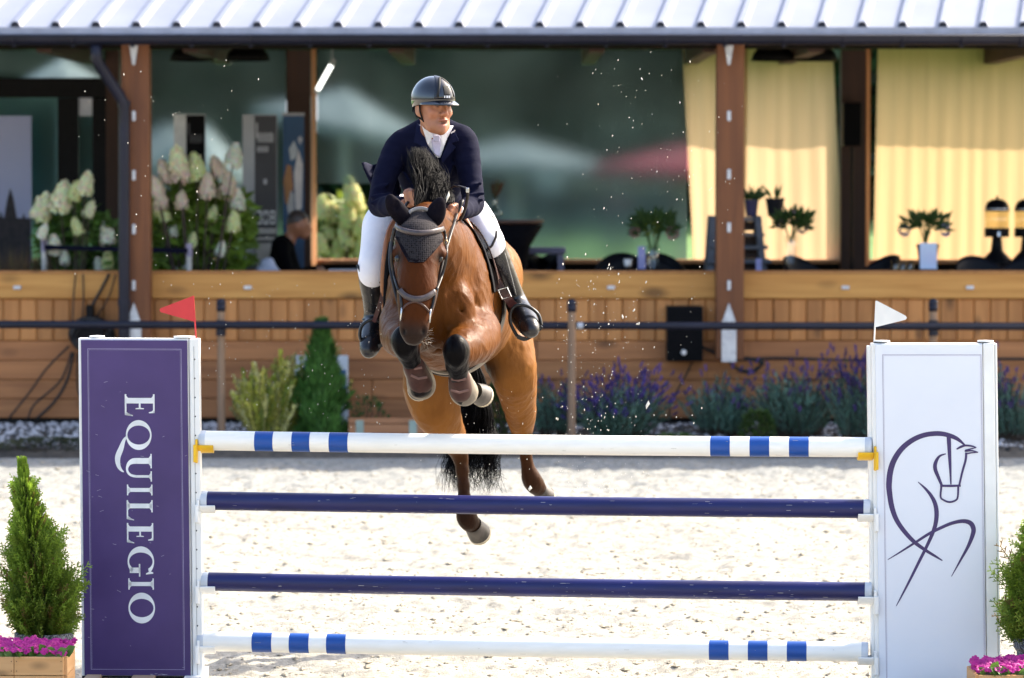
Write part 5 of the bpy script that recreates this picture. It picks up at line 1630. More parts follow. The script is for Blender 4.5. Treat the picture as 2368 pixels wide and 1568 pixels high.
flat('border_line', ln, M('thin_purple', (.26, .20, .34), .5), rw, -.0112, RW)
def c5(x, y, w): return ((2060 + x / 3.136) / 1.0811, (720 + y / 3.136) / 1.0811, w / 3.39)
def c6(x, y, w): return ((2060 + x / 3.0445) / 1.0811, (1180 + y / 3.0445) / 1.0811, w / 3.29)
strokes = [
    [c5(1105, 1232, 12), c5(1040, 1180, 30), c5(960, 1150, 36), c5(880, 1141, 38), c5(780, 1155, 38), c5(690, 1195, 40), c5(610, 1260, 42), c5(552, 1345, 44), c5(522, 1430, 46), c5(510, 1530, 46), c6(498, 150, 42), c6(515, 260, 40), c6(550, 360, 36), c6(610, 450, 34), c6(690, 535, 30), c6(780, 600, 24), c6(850, 643, 18), c6(902, 675, 8)],
    [c6(716, 76, 6), c6(770, 125, 18), c6(815, 180, 26), c6(845, 240, 32), c6(857, 310, 34), c6(850, 390, 32), c6(825, 470, 28), c6(780, 570, 24), c6(720, 690, 22), c6(650, 830, 18), c6(590, 945, 12), c6(550, 1020, 5)],
    [c6(485, 668, 5), c6(580, 610, 12), c6(690, 540, 18), c6(800, 470, 22), c6(900, 420, 24), c6(980, 388, 26), c6(1060, 374, 30), c6(1115, 390, 36), c6(1138, 435, 36), c6(1128, 490, 32), c6(1095, 570, 24), c6(1040, 670, 16), c6(970, 795, 5)],
    [c5(978, 1165, 34), c5(984, 1300, 28), c5(990, 1420, 20), c6(966, 95, 10)],
    [c5(955, 1300, 8), c5(905, 1320, 18), c5(875, 1370, 28), c5(872, 1420, 30), c5(895, 1480, 26), c5(922, 1545, 20), c6(893, 100, 18)],
    [c5(1115, 1290, 18), c5(1110, 1350, 18), c5(1085, 1440, 17), c5(1062, 1540, 16), c6(1030, 100, 16)],
    [c6(884, 105, 17), c6(960, 106, 18), c6(1041, 104, 17)],
    [c6(893, 113, 16), c6(888, 190, 14), c6(915, 216, 14), c6(955, 229, 15), c6(1000, 217, 14), c6(1018, 190, 14), c6(1022, 112, 16)],
    [c5(1040, 1264, 10), c5(1075, 1245, 18), c5(1110, 1235, 16), c5(1160, 1240, 13), c5(1194, 1252, 9)],
    [c5(1194, 1252, 6), c5(1150, 1262, 10), c5(1108, 1277, 16), c5(1160, 1276, 12), c5(1208, 1289, 9)],
    [c5(1208, 1289, 6), c5(1160, 1292, 10), c5(1118, 1300, 12)],
]
for k, s_ in enumerate(strokes):
    mb = MB()
    for q in ribbon2(spline(s_, 7)):
        mb.add([J(x, y, -.0113 - .0003 * k) for x, y in q], [(0, 1, 2, 3)])
    mb.build('emblem_stroke', m_ink, rw)

# ---- poles
m_pwhite = M('pole_white', (.90, .885, .84), .4, col2=(.86, .84, .78), scale=14, stretch=(.4, 3, 3), rrough=.1)
m_pblue = M('pole_blue', (.001, .068, .34), .45, col2=(.001, .055, .28), scale=16, stretch=(.3, 3, 3), rrough=.12)
m_pnavy = M('pole_navy', (.002, .004, .066), .42, col2=(.004, .008, .10), scale=9, stretch=(.25, 2.5, 2.5), rrough=.14)
m_cap_ = M('pole_cap', (.60, .64, .70), .45)
m_dirt = M('pole_scuff', (.62, .60, .58), .8)
def pole(name, label, a, b, rad, main, bands=(), scuffs=0, cap_in=14, seed=0):
    """a, b pixel ends (x, y)"""
    A, B = J(*a, .03), J(*b, .03)
    t = thing(name, label, 'jump pole', (A + B) / 2, 'poles of the jump')
    d = (B - A).normalized(); Ln = (B - A).length
    def at(px): return A + d * (Ln * (px - a[0]) / (b[0] - a[0]))
    r = random.Random(seed)
    N_ = 24
    pts = [A + d * .03 + d * ((Ln - .06) * k / N_) + Vector((0, 0, -.004 * math.sin(math.pi * k / N_))) for k in range(N_ + 1)]
    mb = MB(); mb.tube(pts, rad, 28, up=(0, 0, 1)); core = mb.build('pole_body', main, t); auto_smooth(core.data, 50)
    for x0, x1 in bands:
        mb = MB(); ps = [at(x0 + (x1 - x0) * k / 4) + Vector((0, 0, -.004 * math.sin(math.pi * ((x0 + (x1 - x0) * k / 4) - a[0]) / (b[0] - a[0])))) for k in range(5)]
        mb.tube(ps, rad + .0006, 28, cap=False, up=(0, 0, 1)); mb.build('stripe', m_pblue, t, smooth=True)
    for p0, p1 in ((A, A + d * .032), (B, B - d * .032)):
        mb = MB(); e = (p1 - p0).normalized()
        mb.tube([p0, p0 + e * .004, p0 + e * .03, p1], [rad * .96, rad * 1.02, rad * 1.02, rad * 1.0], 28, up=(0, 0, 1)); cp = mb.build('end_cap', m_cap_, t); auto_smooth(cp.data, 50)
        mb = MB(); mb.tube([p0 - e * .0006, p0 + e * .001], .012, 10, up=(0, 0, 1)); mb.build('end_bolt', M('rust', (.22, .10, .05), .8), cp)
    if scuffs:
        mb = MB()
        for k in range(scuffs):
            px = r.uniform(a[0] + 60, b[0] - 40)
            c_ = at(px) + Vector((0, 0, -.004 * math.sin(math.pi * (px - a[0]) / (b[0] - a[0]))))
            an = r.uniform(-1.35, -.85) if r.random() < .65 else r.uniform(-1.0, .9)
            l = r.uniform(.003, .03); w = r.uniform(.006, .03)
            for (du) in (0,):
                q = []
                for s1, s2 in ((0, 0), (1, 0), (1, 1), (0, 1)):
                    aa = an + w * s2 * 1.0
                    q.append(c_ + d * (l * s1 + r.uniform(-.002, .002)) + Vector((0, -math.cos(aa), math.sin(aa))) * (rad + .0009))
                mb.add(q, [(0, 1, 2, 3)])
        mb.build('scuffs', m_dirt if main is m_pnavy else M('pole_mark', (.42, .38, .33), .8), core)['kind'] = 'stuff'
    return t
R_ = .0475
pole('jump_pole', 'top white pole with three blue bands at each end', (462, 1018.5), (2016, 1034.5), R_, m_pwhite, ((593, 636), (680, 722), (767, 811), (1648, 1693), (1738, 1783), (1828, 1873)), 40, seed=1)
pole('jump_pole', 'upper of the two navy blue poles', (466, 1157.5), (2013, 1177), R_ * .95, m_pnavy, (), 120, seed=2)
pole('jump_pole', 'lower of the two navy blue poles', (468, 1344.5), (2016, 1368.5), R_ * .95, m_pnavy, (), 170, seed=3)
pole('jump_pole', 'bottom white pole with blue bands, nearest the ground', (458, 1482.5), (2008, 1508), R_, m_pwhite, ((587, 633), (674, 720), (761, 806), (1645, 1690), (1734, 1779), (1823, 1868)), 50, seed=4)
# ---- cups (parts of the wings)
def cup(px, py, side, mat, parent, L=.075):
    """side +1: opens to the right"""
    c_ = J(px, py, .03)
    mb = MB(); n = 12
    for r0, r1, y0, y1 in ((.050, .058, -.035, .035),):
        ang = np.linspace(R(200), R(340), n)
        ins = [(c_.y + .05 * math.cos(a), c_.z + .05 + .05 * math.sin(a)) for a in ang]
        out = [(c_.y + .060 * math.cos(a), c_.z + .05 + .060 * math.sin(a)) for a in ang]
        x0, x1 = c_.x, c_.x + side * L
        vs = [(x0, y, z) for y, z in ins] + [(x0, y, z) for y, z in out] + [(x1, y, z) for y, z in ins] + [(x1, y, z) for y, z in out]
        fs = []
        for k in range(n - 1):
            fs += [(k, k + 1, n + k + 1, n + k), (2*n + k, 3*n + k, 3*n + k + 1, 2*n + k + 1), (k, 2*n + k, 2*n + k + 1, k + 1), (n + k, n + k + 1, 3*n + k + 1, 3*n + k)]
        fs += [(0, n, 3*n, 2*n), (n - 1, 3*n - 1, 4*n - 1, 2*n - 1)]
        mb.add(vs, fs)
    mb.box((min(c_.x, c_.x - side * .012), c_.y - .055, c_.z - .055), (max(c_.x, c_.x - side * .012), c_.y + .03, c_.z + .06))
    mb.box((min(c_.x - side * .004, c_.x - side * .02), c_.y - .075, c_.z - .05), (max(c_.x - side * .004, c_.x - side * .02), c_.y - .0551, c_.z + .035))
    return mb.build('pole_cup', mat, parent, bevel=.003)
cup(459, 1043, 1, m_yel, lw_); cup(2019, 1060, -1, m_yel, rw)
for y in (1182, 1369, 1507): cup(463, y, 1, m_wpl, lw_)
for y in (1202, 1393, 1533): cup(2019, y, -1, m_wpl, rw)
# ---- flags
def flag(name, label, stick, tri, mat, col_stick):
    t = thing(name, label, 'flag', J(*stick[1], .03))
    mb = MB(); mb.tube([J(*stick[0], .03), J(*stick[1], .03) - Vector((0, 0, .015))], .0035, 8); mb.build('stick', col_stick, t)
    mb = MB(); f_ = [J(x, y, .028) for x, y in tri]
    mb.prism(f_, (0, .004, 0)); mb.build('pennant', mat, t)
m_red = M('flag_red', (.62, .03, .035), .5, col2=(.56, .025, .03), scale=10)
flag('red_flag', 'red triangular flag on the purple wing', ((447, 684), (453.5, 779)), [(446, 684.5), (453.3, 745), (372, 722), (369, 718), (371, 713)], m_red, m_red)
m_fw = M('flag_white', (.80, .79, .76), .5, col2=(.74, .73, .70), scale=10)
flag('white_flag', 'white triangular flag on the white wing', ((2026, 696), (2021, 792)), [(2027, 695), (2094, 730), (2097.5, 735), (2094, 739.5), (2023.5, 757)], m_fw, m_fw)

# ================================================================ foreground thujas and flower crates
m_thuja = M('thuja_leaf', (1, 1, 1), .6, vcol=True, trans=.35)
def thuja(name, label, px, y0, y1, wpx, Y, seed, n_spray, lean=0.0, sharp=True):
    r = random.Random(seed)
    tp = P(px, y0, Y); bx = P(px + lean, y1, Y)
    base = Vector((bx.x, Y, .25))
    t = thing(name, label, 'thuja', (bx.x, Y, 0))
    h = tp.z - base.z; w = wpx * Y / F / 2
    tr = MB(); tr.tube([base - Vector((0, 0, .1)), base + (tp - base) * .5, tp - Vector((0, 0, .1))], [.02, .013, .004], 7)
    fo = MB()
    lumps = [(r.uniform(0, 6.28), r.uniform(.02, .9), r.uniform(.12, .3)) for _ in range(16)]
    for k in range(n_spray):
        z = r.random() ** 1.15
        a = r.uniform(0, 6.28)
        env = w * ((1 - z) ** .95) * 1.08 * (.80 + .20 * min(1, (z + .02) / .22)) + .012
        lump = sum(.34 * math.exp(-((z - lz) / .08) ** 2) * max(0, math.cos(a - la)) for la, lz, ls in lumps)
        env *= .66 + lump + .12 * math.sin(3 * a + 13 * z) + r.uniform(-.08, .12)
        inner = r.random()
        ax = base + (tp - base) * z
        out = Vector((math.cos(a), math.sin(a), 0))
        start = ax + out * env * (.15 + .45 * inner)
        d = (out * r.uniform(.55, 1.1) + Vector((r.uniform(-.25, .25), r.uniform(-.25, .25), r.uniform(.45, 1.15)))).normalized()
        L = min(env * (.85 - .35 * inner) + .035, .16) * r.uniform(.7, 1.15)
        if r.random() < .05: L *= 1.35
        if z > .9: d = (Vector((0, 0, 1)) + out * .3).normalized(); L = max(L, .05)
        side = d.cross(Vector((r.uniform(-.4, .4), r.uniform(-.4, .4), 0)) + out.cross(Vector((0, 0, 1)))).normalized()
        side = (side + out.cross(Vector((0, 0, 1))) * r.uniform(-.8, .8)).normalized()
        nrm = d.cross(side)
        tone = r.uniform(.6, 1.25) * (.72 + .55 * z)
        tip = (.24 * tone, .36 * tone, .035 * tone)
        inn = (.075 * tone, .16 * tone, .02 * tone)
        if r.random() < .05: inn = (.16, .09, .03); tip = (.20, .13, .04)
        m_ = 7
        pr_ = start
        for j in range(m_):
            u = (j + 1) / m_
            cen = start + d * L * u + Vector((0, 0, .012 * u * u))
            wd = .0026
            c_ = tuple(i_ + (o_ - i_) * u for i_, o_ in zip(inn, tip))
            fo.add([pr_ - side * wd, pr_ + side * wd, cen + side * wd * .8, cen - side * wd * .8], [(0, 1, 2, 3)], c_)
            if j > 0:
                for sgn in (-1, 1):
                    ll = L * .34 * (1 - .55 * u) * r.uniform(.7, 1.2)
                    dd = (d * .75 + side * sgn * .8 + nrm * r.uniform(-.25, .25)).normalized()
                    e = cen + dd * ll
                    px_ = dd.cross(nrm).normalized() * .0028
                    fo.add([cen - px_ * .6, cen + px_ * .6, cen + dd * ll * .55 + px_, e, cen + dd * ll * .55 - px_], [(0, 1, 2, 3, 4)], c_)
                    if ll > .018:
                        for s2 in (-1, 1):
                            d2 = (dd * .8 + side * s2 * .6 * sgn + d * .4 * s2).normalized(); l2 = ll * .5
                            st_ = cen + dd * ll * .45; p2 = d2.cross(nrm).normalized() * .0024
                            fo.add([st_ - p2 * .5, st_ + p2 * .5, st_ + d2 * l2 * .6 + p2, st_ + d2 * l2, st_ + d2 * l2 * .6 - p2], [(0, 1, 2, 3, 4)], tip)
            pr_ = cen
        if r.random() < .25: tr.tube([ax, start + d * L * .4], [.004, .0015], 4)
    fo.build('crown', m_thuja, t); tr.build('trunk', m_bark, t)
    mb = MB(); mb.lathe([(.11, 0), (.125, .25), (.14, .27), (.14, .315), (.125, .315), (.12, .29), (0, .29)], 22, (bx.x, Y, 0)); pt = mb.build('pot', M('pot_grey', (.16, .17, .19), .8, col2=(.02, .02, .025), scale=120, contrast=(.45, .55)), t, smooth=False)
    return t
thuja('potted_thuja', 'bright green pointed thuja beside the purple wing', 50, 1085, 1500, 152, 19.75, 8, 2100, lean=52)
thuja('potted_thuja', 'bright green thuja beside the white wing, cut by the frame', 2412, 1160, 1540, 212, 19.55, 4, 1900, lean=0)
m_crate = wood('crate_pine', (.62, .36, .16), (.52, .27, .10), axis=0, knot=.6, kscale=7, rand=.1, grain=20)
m_flower = M('magenta_petal', (.52, .012, .26), .55, col2=(.42, .008, .22), scale=40, trans=.25)
m_fleaf = M('primrose_leaf', (.10, .20, .03), .5, col2=(.06, .14, .02), scale=30, bump=.3, bscale=60, trans=.25)
def flower_crate(name, label, px0, px1, ytop, Y, joints, seed, rim):
    r = random.Random(seed)
    a, b = P(px0, ytop, Y), P(px1, ytop, Y)
    t = thing(name, label, 'flower crate', ((a.x + b.x) / 2, Y, 0))
    zt = a.z; D = .34
    rows = 3; hh_ = (zt - .01) / rows
    xs = [a.x] + [P(j, ytop, Y).x for j in joints] + [b.x]
    for rI in range(rows):
        for x0, x1 in zip(xs[:-1], xs[1:]):
            me = board_mesh('plank', x1 - x0 - .002, hh_ - .003, .016, .002)
            obj('plank', me, m_crate, t, loc=((x0 + x1) / 2, Y + r.uniform(-.002, .002), zt - (rI + .5) * hh_))
        for sx in (a.x + .009, b.x - .009):
            me = board_mesh('plank', D - .002, hh_ - .003, .016, .002)
            obj('plank', me, m_crate, t, loc=(sx + (-.008 if sx < (a.x + b.x) / 2 else .008), Y + .002 + D / 2, zt - (rI + .5) * hh_), rot=(0, 0, R(-90) if sx < (a.x + b.x) / 2 else R(90)))
        me = board_mesh('plank', b.x - a.x, hh_ - .003, .016, .002)
        obj('plank', me, m_crate, t, loc=((a.x + b.x) / 2, Y + D + .02, zt - (rI + .5) * hh_))
    nl = MB()
    for x0, x1 in zip(xs[:-1], xs[1:]):
        for rI in range(rows):
            for xx in (x0 + .012, x1 - .012):
                for zz in (.25, .75): nl.lathe([(0, -.0006), (.0022, -.0004), (.0022, .001)], 6, (xx, Y - .0172, zt - (rI + zz) * hh_), axis='y')
    nl.build('nails', m_gap, t)
    mb = MB(); mb.box((a.x + .02, Y + .004, .02), (b.x - .02, Y + D - .004, zt - .03)); mb.build('soil', m_soil, t)
    # flowers: each head five rounded petals
    fl = MB(); lf = MB()
    lo_, hi_ = a.x - .005, b.x + .012
    for k in range(rim):
        u = r.random(); v = r.random()
        x = lo_ + (hi_ - lo_) * u; y = Y - .01 + (D + .0) * v
        dome = 1 - .35 * (2 * u - 1) ** 2
        z = zt + .004 + (.045 * dome) * r.uniform(.55, 1.1) * (.6 + .4 * v)
        n = Vector((r.uniform(-.5, .5), r.uniform(-1.1, .1), r.uniform(.4, 1))).normalized()
        e1 = n.cross(Vector((0, 0, 1)) if abs(n.z) < .9 else Vector((1, 0, 0))).normalized(); e2 = n.cross(e1)
        rad = r.uniform(.011, .018); ph = r.uniform(0, 6.28)
        c_ = Vector((x, y, z))
        for p in range(5):
            an = ph + p * 2 * math.pi / 5
            d_ = e1 * math.cos(an) + e2 * math.sin(an); s_ = e1 * -math.sin(an) + e2 * math.cos(an)
            fl.add([c_ - n * .003, c_ + d_ * rad * .5 + s_ * rad * .42 + n * .001, c_ + d_ * rad * 1.0 + s_ * rad * .38 - n * .001, c_ + d_ * rad * 1.12, c_ + d_ * rad * 1.0 - s_ * rad * .38 - n * .001, c_ + d_ * rad * .5 - s_ * rad * .42 + n * .001], [(0, 1, 2, 3, 4, 5)])
    for k in range(46):
        u = r.random()
        x = lo_ + .02 + (hi_ - lo_ - .04) * u
        an = r.uniform(-2.8, -.3)
        d_ = Vector((math.cos(an), math.sin(an) * .6, r.uniform(.25, .9))).normalized()
        p = Vector((x, Y + r.uniform(.0, .08), zt - .01)); s_ = d_.cross(Vector((0, -1, .6))).normalized(); nn = s_.cross(d_)
        L = r.uniform(.05, .085); W_ = L * .28
        lf.add([p, p + d_ * L * .35 + s_ * W_ - nn * .004, p + d_ * L * .75 + s_ * W_ * .9, p + d_ * L - nn * .012, p + d_ * L * .75 - s_ * W_ * .9, p + d_ * L * .35 - s_ * W_ - nn * .004, p + d_ * L * .5 - nn * .008], [(0, 1, 6), (1, 2, 6), (2, 3, 6), (3, 4, 6), (4, 5, 6), (5, 0, 6)])
    fo_ = fl.build('blossoms', m_flower, t); fo_['kind'] = 'stuff'
    lf.build('leaves', m_fleaf, t, smooth=True)
    return t
flower_crate('flower_crate', 'pine crate of magenta flowers below the bright thuja, beside the purple wing', -160, 148, 1518, 19.15, (33,), 5, 620)
flower_crate('flower_crate', 'pine crate of magenta flowers below the thuja, beside the white wing', 2262, 2560, 1560, 19.0, (2366,), 6, 620)

# flying sand
m_fly = M('flying_sand', (.80, .76, .66), .9)
fs_ = MB(); r = random.Random(99)
def fleck(px, py, Y, s):
    c_ = P(px, py, Y); s *= .78
    q = [Vector((r.uniform(.5, 1.2) * s * a, r.uniform(.5, 1.2) * s * b, r.uniform(.5, 1.5) * s * c)) for a, b, c in ((1,0,0),(0,1,0),(-1,0,0),(0,-1,0),(0,0,1),(0,0,-1))]
    k_ = r.uniform(1, 2.4); t_ = Vector((r.uniform(-.3, .9), 0, 1)).normalized(); q = [p + t_ * (p.dot(t_) * (k_ - 1)) for p in q]
    fs_.add([c_ + p for p in q], [(0,1,4),(1,2,4),(2,3,4),(3,0,4),(1,0,5),(2,1,5),(3,2,5),(0,3,5)])
for k in range(120): fleck(r.gauss(1500, 115), r.uniform(120, 640) ** 1.0, r.uniform(19.6, 20.6), r.choice((.002, .0025, .003, .004)))
for k in range(330): fleck(1285 + abs(r.gauss(0, 150)), r.uniform(640, 1140), r.uniform(19.8, 20.8), r.choice((.0014, .0016, .002, .0024, .0038)))
for k in range(60): fleck(r.gauss(400, 120), r.uniform(130, 660), r.uniform(19.7, 20.4), r.choice((.0025, .003, .004)))
for k in range(130): fleck(r.uniform(480, 900), r.uniform(650, 990), r.uniform(19.7, 20.5), r.choice((.0018, .0022, .003)))
for k in range(80): fleck(r.uniform(960, 1300), r.uniform(900, 1200), r.uniform(20.4, 21.6), r.choice((.002, .003)))
for k in range(14): fleck(r.uniform(1290, 1500), r.uniform(560, 760), 20.0, .006)
for px, py in ((1225, 1130), (1497, 936), (1035, 455), (1140, 500), (1010, 612)): fleck(px, py, 19.7, .012)
setp(fs_.build('flying_sand', m_fly), 'sand grains thrown up around the jumping horse', 'sand', kind='stuff')
# ================================================================ THE HORSE
H = PA
m_coat = M('bay_coat', (1, 1, 1), .40, col2=(.72, .68, .64), scale=9, vcol=True, spec=.055, sheen=.0, bump=.32, bscale=30, stretch=(1, 1, .5), rrough=.08, contrast=(.3, .7))
m_hair = M('black_hair', (.0012, .0012, .002), .5, col2=(.003, .003, .0045), scale=60, spec=.06)
m_hoof = M('hoof_horn', (.014, .011, .010), .5, col2=(.06, .05, .045), scale=20, stretch=(1, 1, .2))
m_sole = M('hoof_sole', (.55, .48, .36), .75, col2=(.42, .36, .26), scale=40)
m_leather = M('brown_leather', (.055, .021, .015), .42, col2=(.04, .016, .012), scale=30, spec=.4)
m_dleather = M('dark_leather', (.009, .007, .007), .4, col2=(.016, .012, .011), scale=30, spec=.4)
m_tan = M('tan_leather', (.28, .10, .03), .4, col2=(.22, .075, .022), scale=20, spec=.5)
m_pleather = M('padded_leather', (.055, .040, .042), .34, col2=(.040, .029, .031), scale=40, spec=.5)
m_steel = M('steel', (.62, .62, .64), .2, metal=1.0)

hs = SDF()
hs.cone(H(1012, 705, 20.20), .24, H(1018, 692, 20.52), .33, .06, (.72, 1, 1))
hs.cone(H(1018, 692, 20.52), .33, H(1045, 688, 20.95), .35, .06, (.72, 1, 1))
hs.cone(H(1045, 688, 20.95), .35, H(1072, 690, 21.42), .345, .06, (.74, 1, 1))
hs.cone(H(1072, 690, 21.42), .34, H(1088, 690, 21.85), .30, .06, (.80, 1, 1))
hs.ell(H(1090, 645, 22.05), (.27, .26, .26), .08)
for px in (972, 1060): hs.ell(H(px, 735, 20.06), (.085, .09, .15), .05)
hs.ell(H(1100, 700, 20.38), (.06, .18, .23), .06); hs.ell(H(928, 700, 20.38), (.06, .18, .23), .06)
hs.ell(H(1115, 770, 20.45), (.06, .14, .12), .06)
# neck
NK = (.70, 1, 1)
hs.chain([(H(1035, 635, 20.6), .25), (H(1018, 582, 20.15), .185), (H(994, 545, 19.92), .125), (H(978, 530, 19.82), .095)], .05, NK)
# head
def head(sd_, o=0.0):
    sd_.cone(H(970, 522, 19.74), .078 + o, H(969, 560, 19.66), .096 + o, .04)
    sd_.ell(H(969, 578, 19.64), (.110 + o, .10 + o, .12 + o), .05)
    sd_.cone(H(968, 590, 19.72), .100 + o, H(963, 680, 19.60), .068 + o, .04)
    sd_.chain([(H(968, 560, 19.60), .080 + o), (H(965, 640, 19.53), .072 + o), (H(963, 690, 19.50), .068 + o), (H(959, 745, 19.465), .052 + o)], .05)
    sd_.ell(H(957, 766, 19.465), (.062 + o, .062 + o, .052 + o), .04)
    sd_.ell(H(956, 786, 19.49), (.040 + o, .045 + o, .026 + o), .025)
    for px in (917, 1020): sd_.ell(H(px, 588, 19.615), (.030 + o, .045 + o, .028 + o), .03)
    for px in (928, 1003): sd_.cone(H(px, 625, 19.60), .018 + o, H(965 + (px - 965) * .75, 690, 19.53), .012 + o, .03)
head(hs)
for px in (934, 980): hs.ell(H(px, 766, 19.412), (.012, .024, .020), .010, sub=True)
hs.ell(H(956, 781, 19.425), (.035, .012, .003), .008, sub=True)
# muscle grooves and creases
for a_, ra, b_2, rb, k_ in (((1017, 690, 20.02), .006, (1016, 840, 20.14), .014, .03), ((1062, 745, 19.94), .004, (1050, 800, 20.02), .016, .03), ((968, 745, 19.95), .004, (962, 810, 20.02), .012, .03),
        ((1098, 655, 20.12), .005, (1112, 730, 20.22), .008, .025), ((1080, 600, 20.02), .004, (1098, 660, 20.16), .006, .025), ((1052, 690, 19.93), .003, (1075, 735, 20.02), .007, .025),
        ((935, 640, 20.10), .004, (915, 720, 20.2), .006, .025), ((1168, 800, 21.64), .004, (1172, 900, 21.72), .008, .03), ((1000, 900, 21.60), .004, (1022, 970, 21.68), .008, .03)):
    hs.cone(H(*a_), ra, H(*b_2), rb, k_, sub=True)
# fore legs
fr_l = [(H(932, 740, 20.32), .105), (H(930, 778, 20.08), .088), (H(936, 790, 19.82), .066)]
fr_r = [(H(1100, 765, 20.30), .115), (H(1090, 792, 20.08), .098), (H(1058, 812, 19.82), .068)]
hs.chain(fr_l, .05); hs.chain(fr_r, .05)
dk = SDF()
def fore(sd_, knee, pts):
    sd_.ell(knee, (.060, .060, .080), .035)
    sd_.chain(pts, .03)
foreL = [(H(940, 812, 19.80), .044), (H(952, 836, 19.86), .036), (H(967, 868, 19.95), .034), (H(974, 893, 20.01), .046), (H(972, 893, 20.10), .034)]
foreR = [(H(1055, 838, 19.80), .046), (H(1060, 866, 19.88), .036), (H(1065, 893, 19.96), .034), (H(1070, 910, 20.02), .046), (H(1088, 908, 20.10), .036)]
for s_ in (hs, dk):
    fore(s_, H(935, 790, 19.76), foreL); fore(s_, H(1054, 812, 19.75), foreR)
# hind legs
hs.chain([(H(1148, 740, 21.95), .165), (H(1184, 850, 21.76), .108), (H(1200, 930, 21.95), .074), (H(1206, 982, 22.10), .052)], .06)
hs.chain([(H(1015, 760, 21.95), .17), (H(995, 885, 21.72), .122), (H(1014, 960, 21.78), .098), (H(1052, 1022, 22.0), .056)], .06)
hs.cone(H(1206, 985, 22.12), .045, H(1200, 968, 22.2), .030, .03); hs.cone(H(1050, 1022, 22.02), .045, H(1052, 1000, 22.12), .032, .03)
hindR = [(H(1206, 985, 22.10), .050), (H(1212, 1022, 22.14), .030), (H(1220, 1078, 22.16), .027), (H(1231, 1112, 22.18), .043), (H(1246, 1130, 22.25), .034)]
hindL = [(H(1052, 1025, 22.0), .052), (H(1066, 1062, 22.04), .033), (H(1074, 1150, 22.0), .028), (H(1079, 1195, 21.98), .044), (H(1092, 1214, 22.04), .038)]
dh = SDF()
for s_ in (hs, dh): s_.chain(hindR, .03); s_.chain(hindL, .03)
hv, hf = hs.surface(.0095, smooth=1)
# skin relief: muscle undulation, veins, fine folds
from mathutils import noise as mnoise
eps = .004
gr_ = np.stack([hs.at(hv + np.eye(3)[k] * eps) - hs.at(hv - np.eye(3)[k] * eps) for k in range(3)], 1)
gr_ /= np.linalg.norm(gr_, axis=1, keepdims=True) + 1e-9
rel_ = np.empty(len(hv))
for i_ in range(len(hv)):
    x_, y_, z_ = hv[i_]
    n1_ = mnoise.noise((x_ * 10, y_ * 6, z_ * 7)); n2_ = mnoise.noise((x_ * 15 + 7, y_ * 12, z_ * 9 + 3)); n3_ = mnoise.noise((x_ * 34, y_ * 24, z_ * 26))
    rel_[i_] = .0055 * n1_ + .0042 * (1 - abs(n2_)) ** 8 + .0012 * n3_
amp_ = np.where(hv[:, 1] < 19.80, .45, 1.0) * np.clip((hv[:, 2] - .9) / .5, .3, 1)
hv = hv + gr_ * (rel_ * amp_)[:, None]
pp = project(hv)
def sstep(x, a, b):
    t = np.clip((x - a) / (b - a), 0, 1); return t * t * (3 - 2 * t)
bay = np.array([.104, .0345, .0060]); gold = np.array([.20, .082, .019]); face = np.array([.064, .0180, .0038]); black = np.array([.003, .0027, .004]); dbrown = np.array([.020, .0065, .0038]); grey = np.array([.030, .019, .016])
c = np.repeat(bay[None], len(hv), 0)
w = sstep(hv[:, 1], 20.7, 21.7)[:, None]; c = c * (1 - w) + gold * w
hd_ = sstep(-hv[:, 1], -19.86, -19.78)[:, None] * (pp[:, 0] < 1040)[:, None]; c = c * (1 - hd_) + face * hd_
w = (sstep(pp[:, 1], 728, 772) * (hv[:, 1] < 19.75) * (np.abs(pp[:, 0] - 957) < 42))[:, None]; c = c * (1 - w) + grey * w
for ex in (921, 1016):
    w = np.exp(-(((pp[:, 0] - ex) / 12) ** 2 + ((pp[:, 1] - 595) / 13) ** 2))[:, None] * (hv[:, 1] < 19.75)[:, None] * .9; c = c * (1 - w) + black * w
for ex in (935, 979):
    w = np.exp(-(((pp[:, 0] - ex) / 5) ** 2 + ((pp[:, 1] - 767) / 9) ** 2))[:, None] * (hv[:, 1] < 19.6)[:, None] * .95; c = c * (1 - w) + black * w
w = (np.exp(-(((pp[:, 0] - 1128) / 34) ** 2 + ((pp[:, 1] - 858) / 36) ** 2)) * (hv[:, 1] > 21.3) * .92)[:, None]; c = c * (1 - w) + np.array([.016, .010, .008]) * w  # groin and inner thighs: dark skin plus shade, painted into the coat colour
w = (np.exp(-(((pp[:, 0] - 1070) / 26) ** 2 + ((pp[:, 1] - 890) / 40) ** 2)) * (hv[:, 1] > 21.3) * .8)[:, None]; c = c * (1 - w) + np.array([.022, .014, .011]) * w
w = sstep(-dk.at(hv), -.022, -.002)[:, None]; c = c * (1 - w) + black * w
w = (sstep(-dh.at(hv), -.016, .0) * .85)[:, None]; c = c * (1 - w) + dbrown * w
w = (sstep(-dh.at(hv), -.02, .0) * sstep(pp[:, 1], 1040, 1180) * .6)[:, None]; c = c * (1 - w) + black * w
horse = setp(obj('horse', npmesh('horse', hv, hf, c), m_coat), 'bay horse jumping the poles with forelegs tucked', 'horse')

def on(px, py, off=0.0, y0=19.2, y1=22.6, sd_=None, fallback=None):
    """point of the horse's surface seen at a pixel"""
    ys = np.arange(y0, y1, .012)
    X = np.stack([PA(px, py, y) for y in ys])
    d = (sd_ or hs).at(X)
    i = np.where(d < off)[0]
    if len(i) == 0:
        return P(px, py, fallback if fallback else float(ys[np.argmin(d)]))
    return P(px, py, float(ys[i[0]]))
# eyes
for px in (921, 1016):
    q_ = on(px, 598, 0.0)
    mb = MB(); mb.blob(q_ + Vector((0, .006, 0)), (.018, .015, .017), 14, 10); mb.build('eye', M('eye_black', (.004, .003, .003), .1, spec=.6), horse, smooth=True)
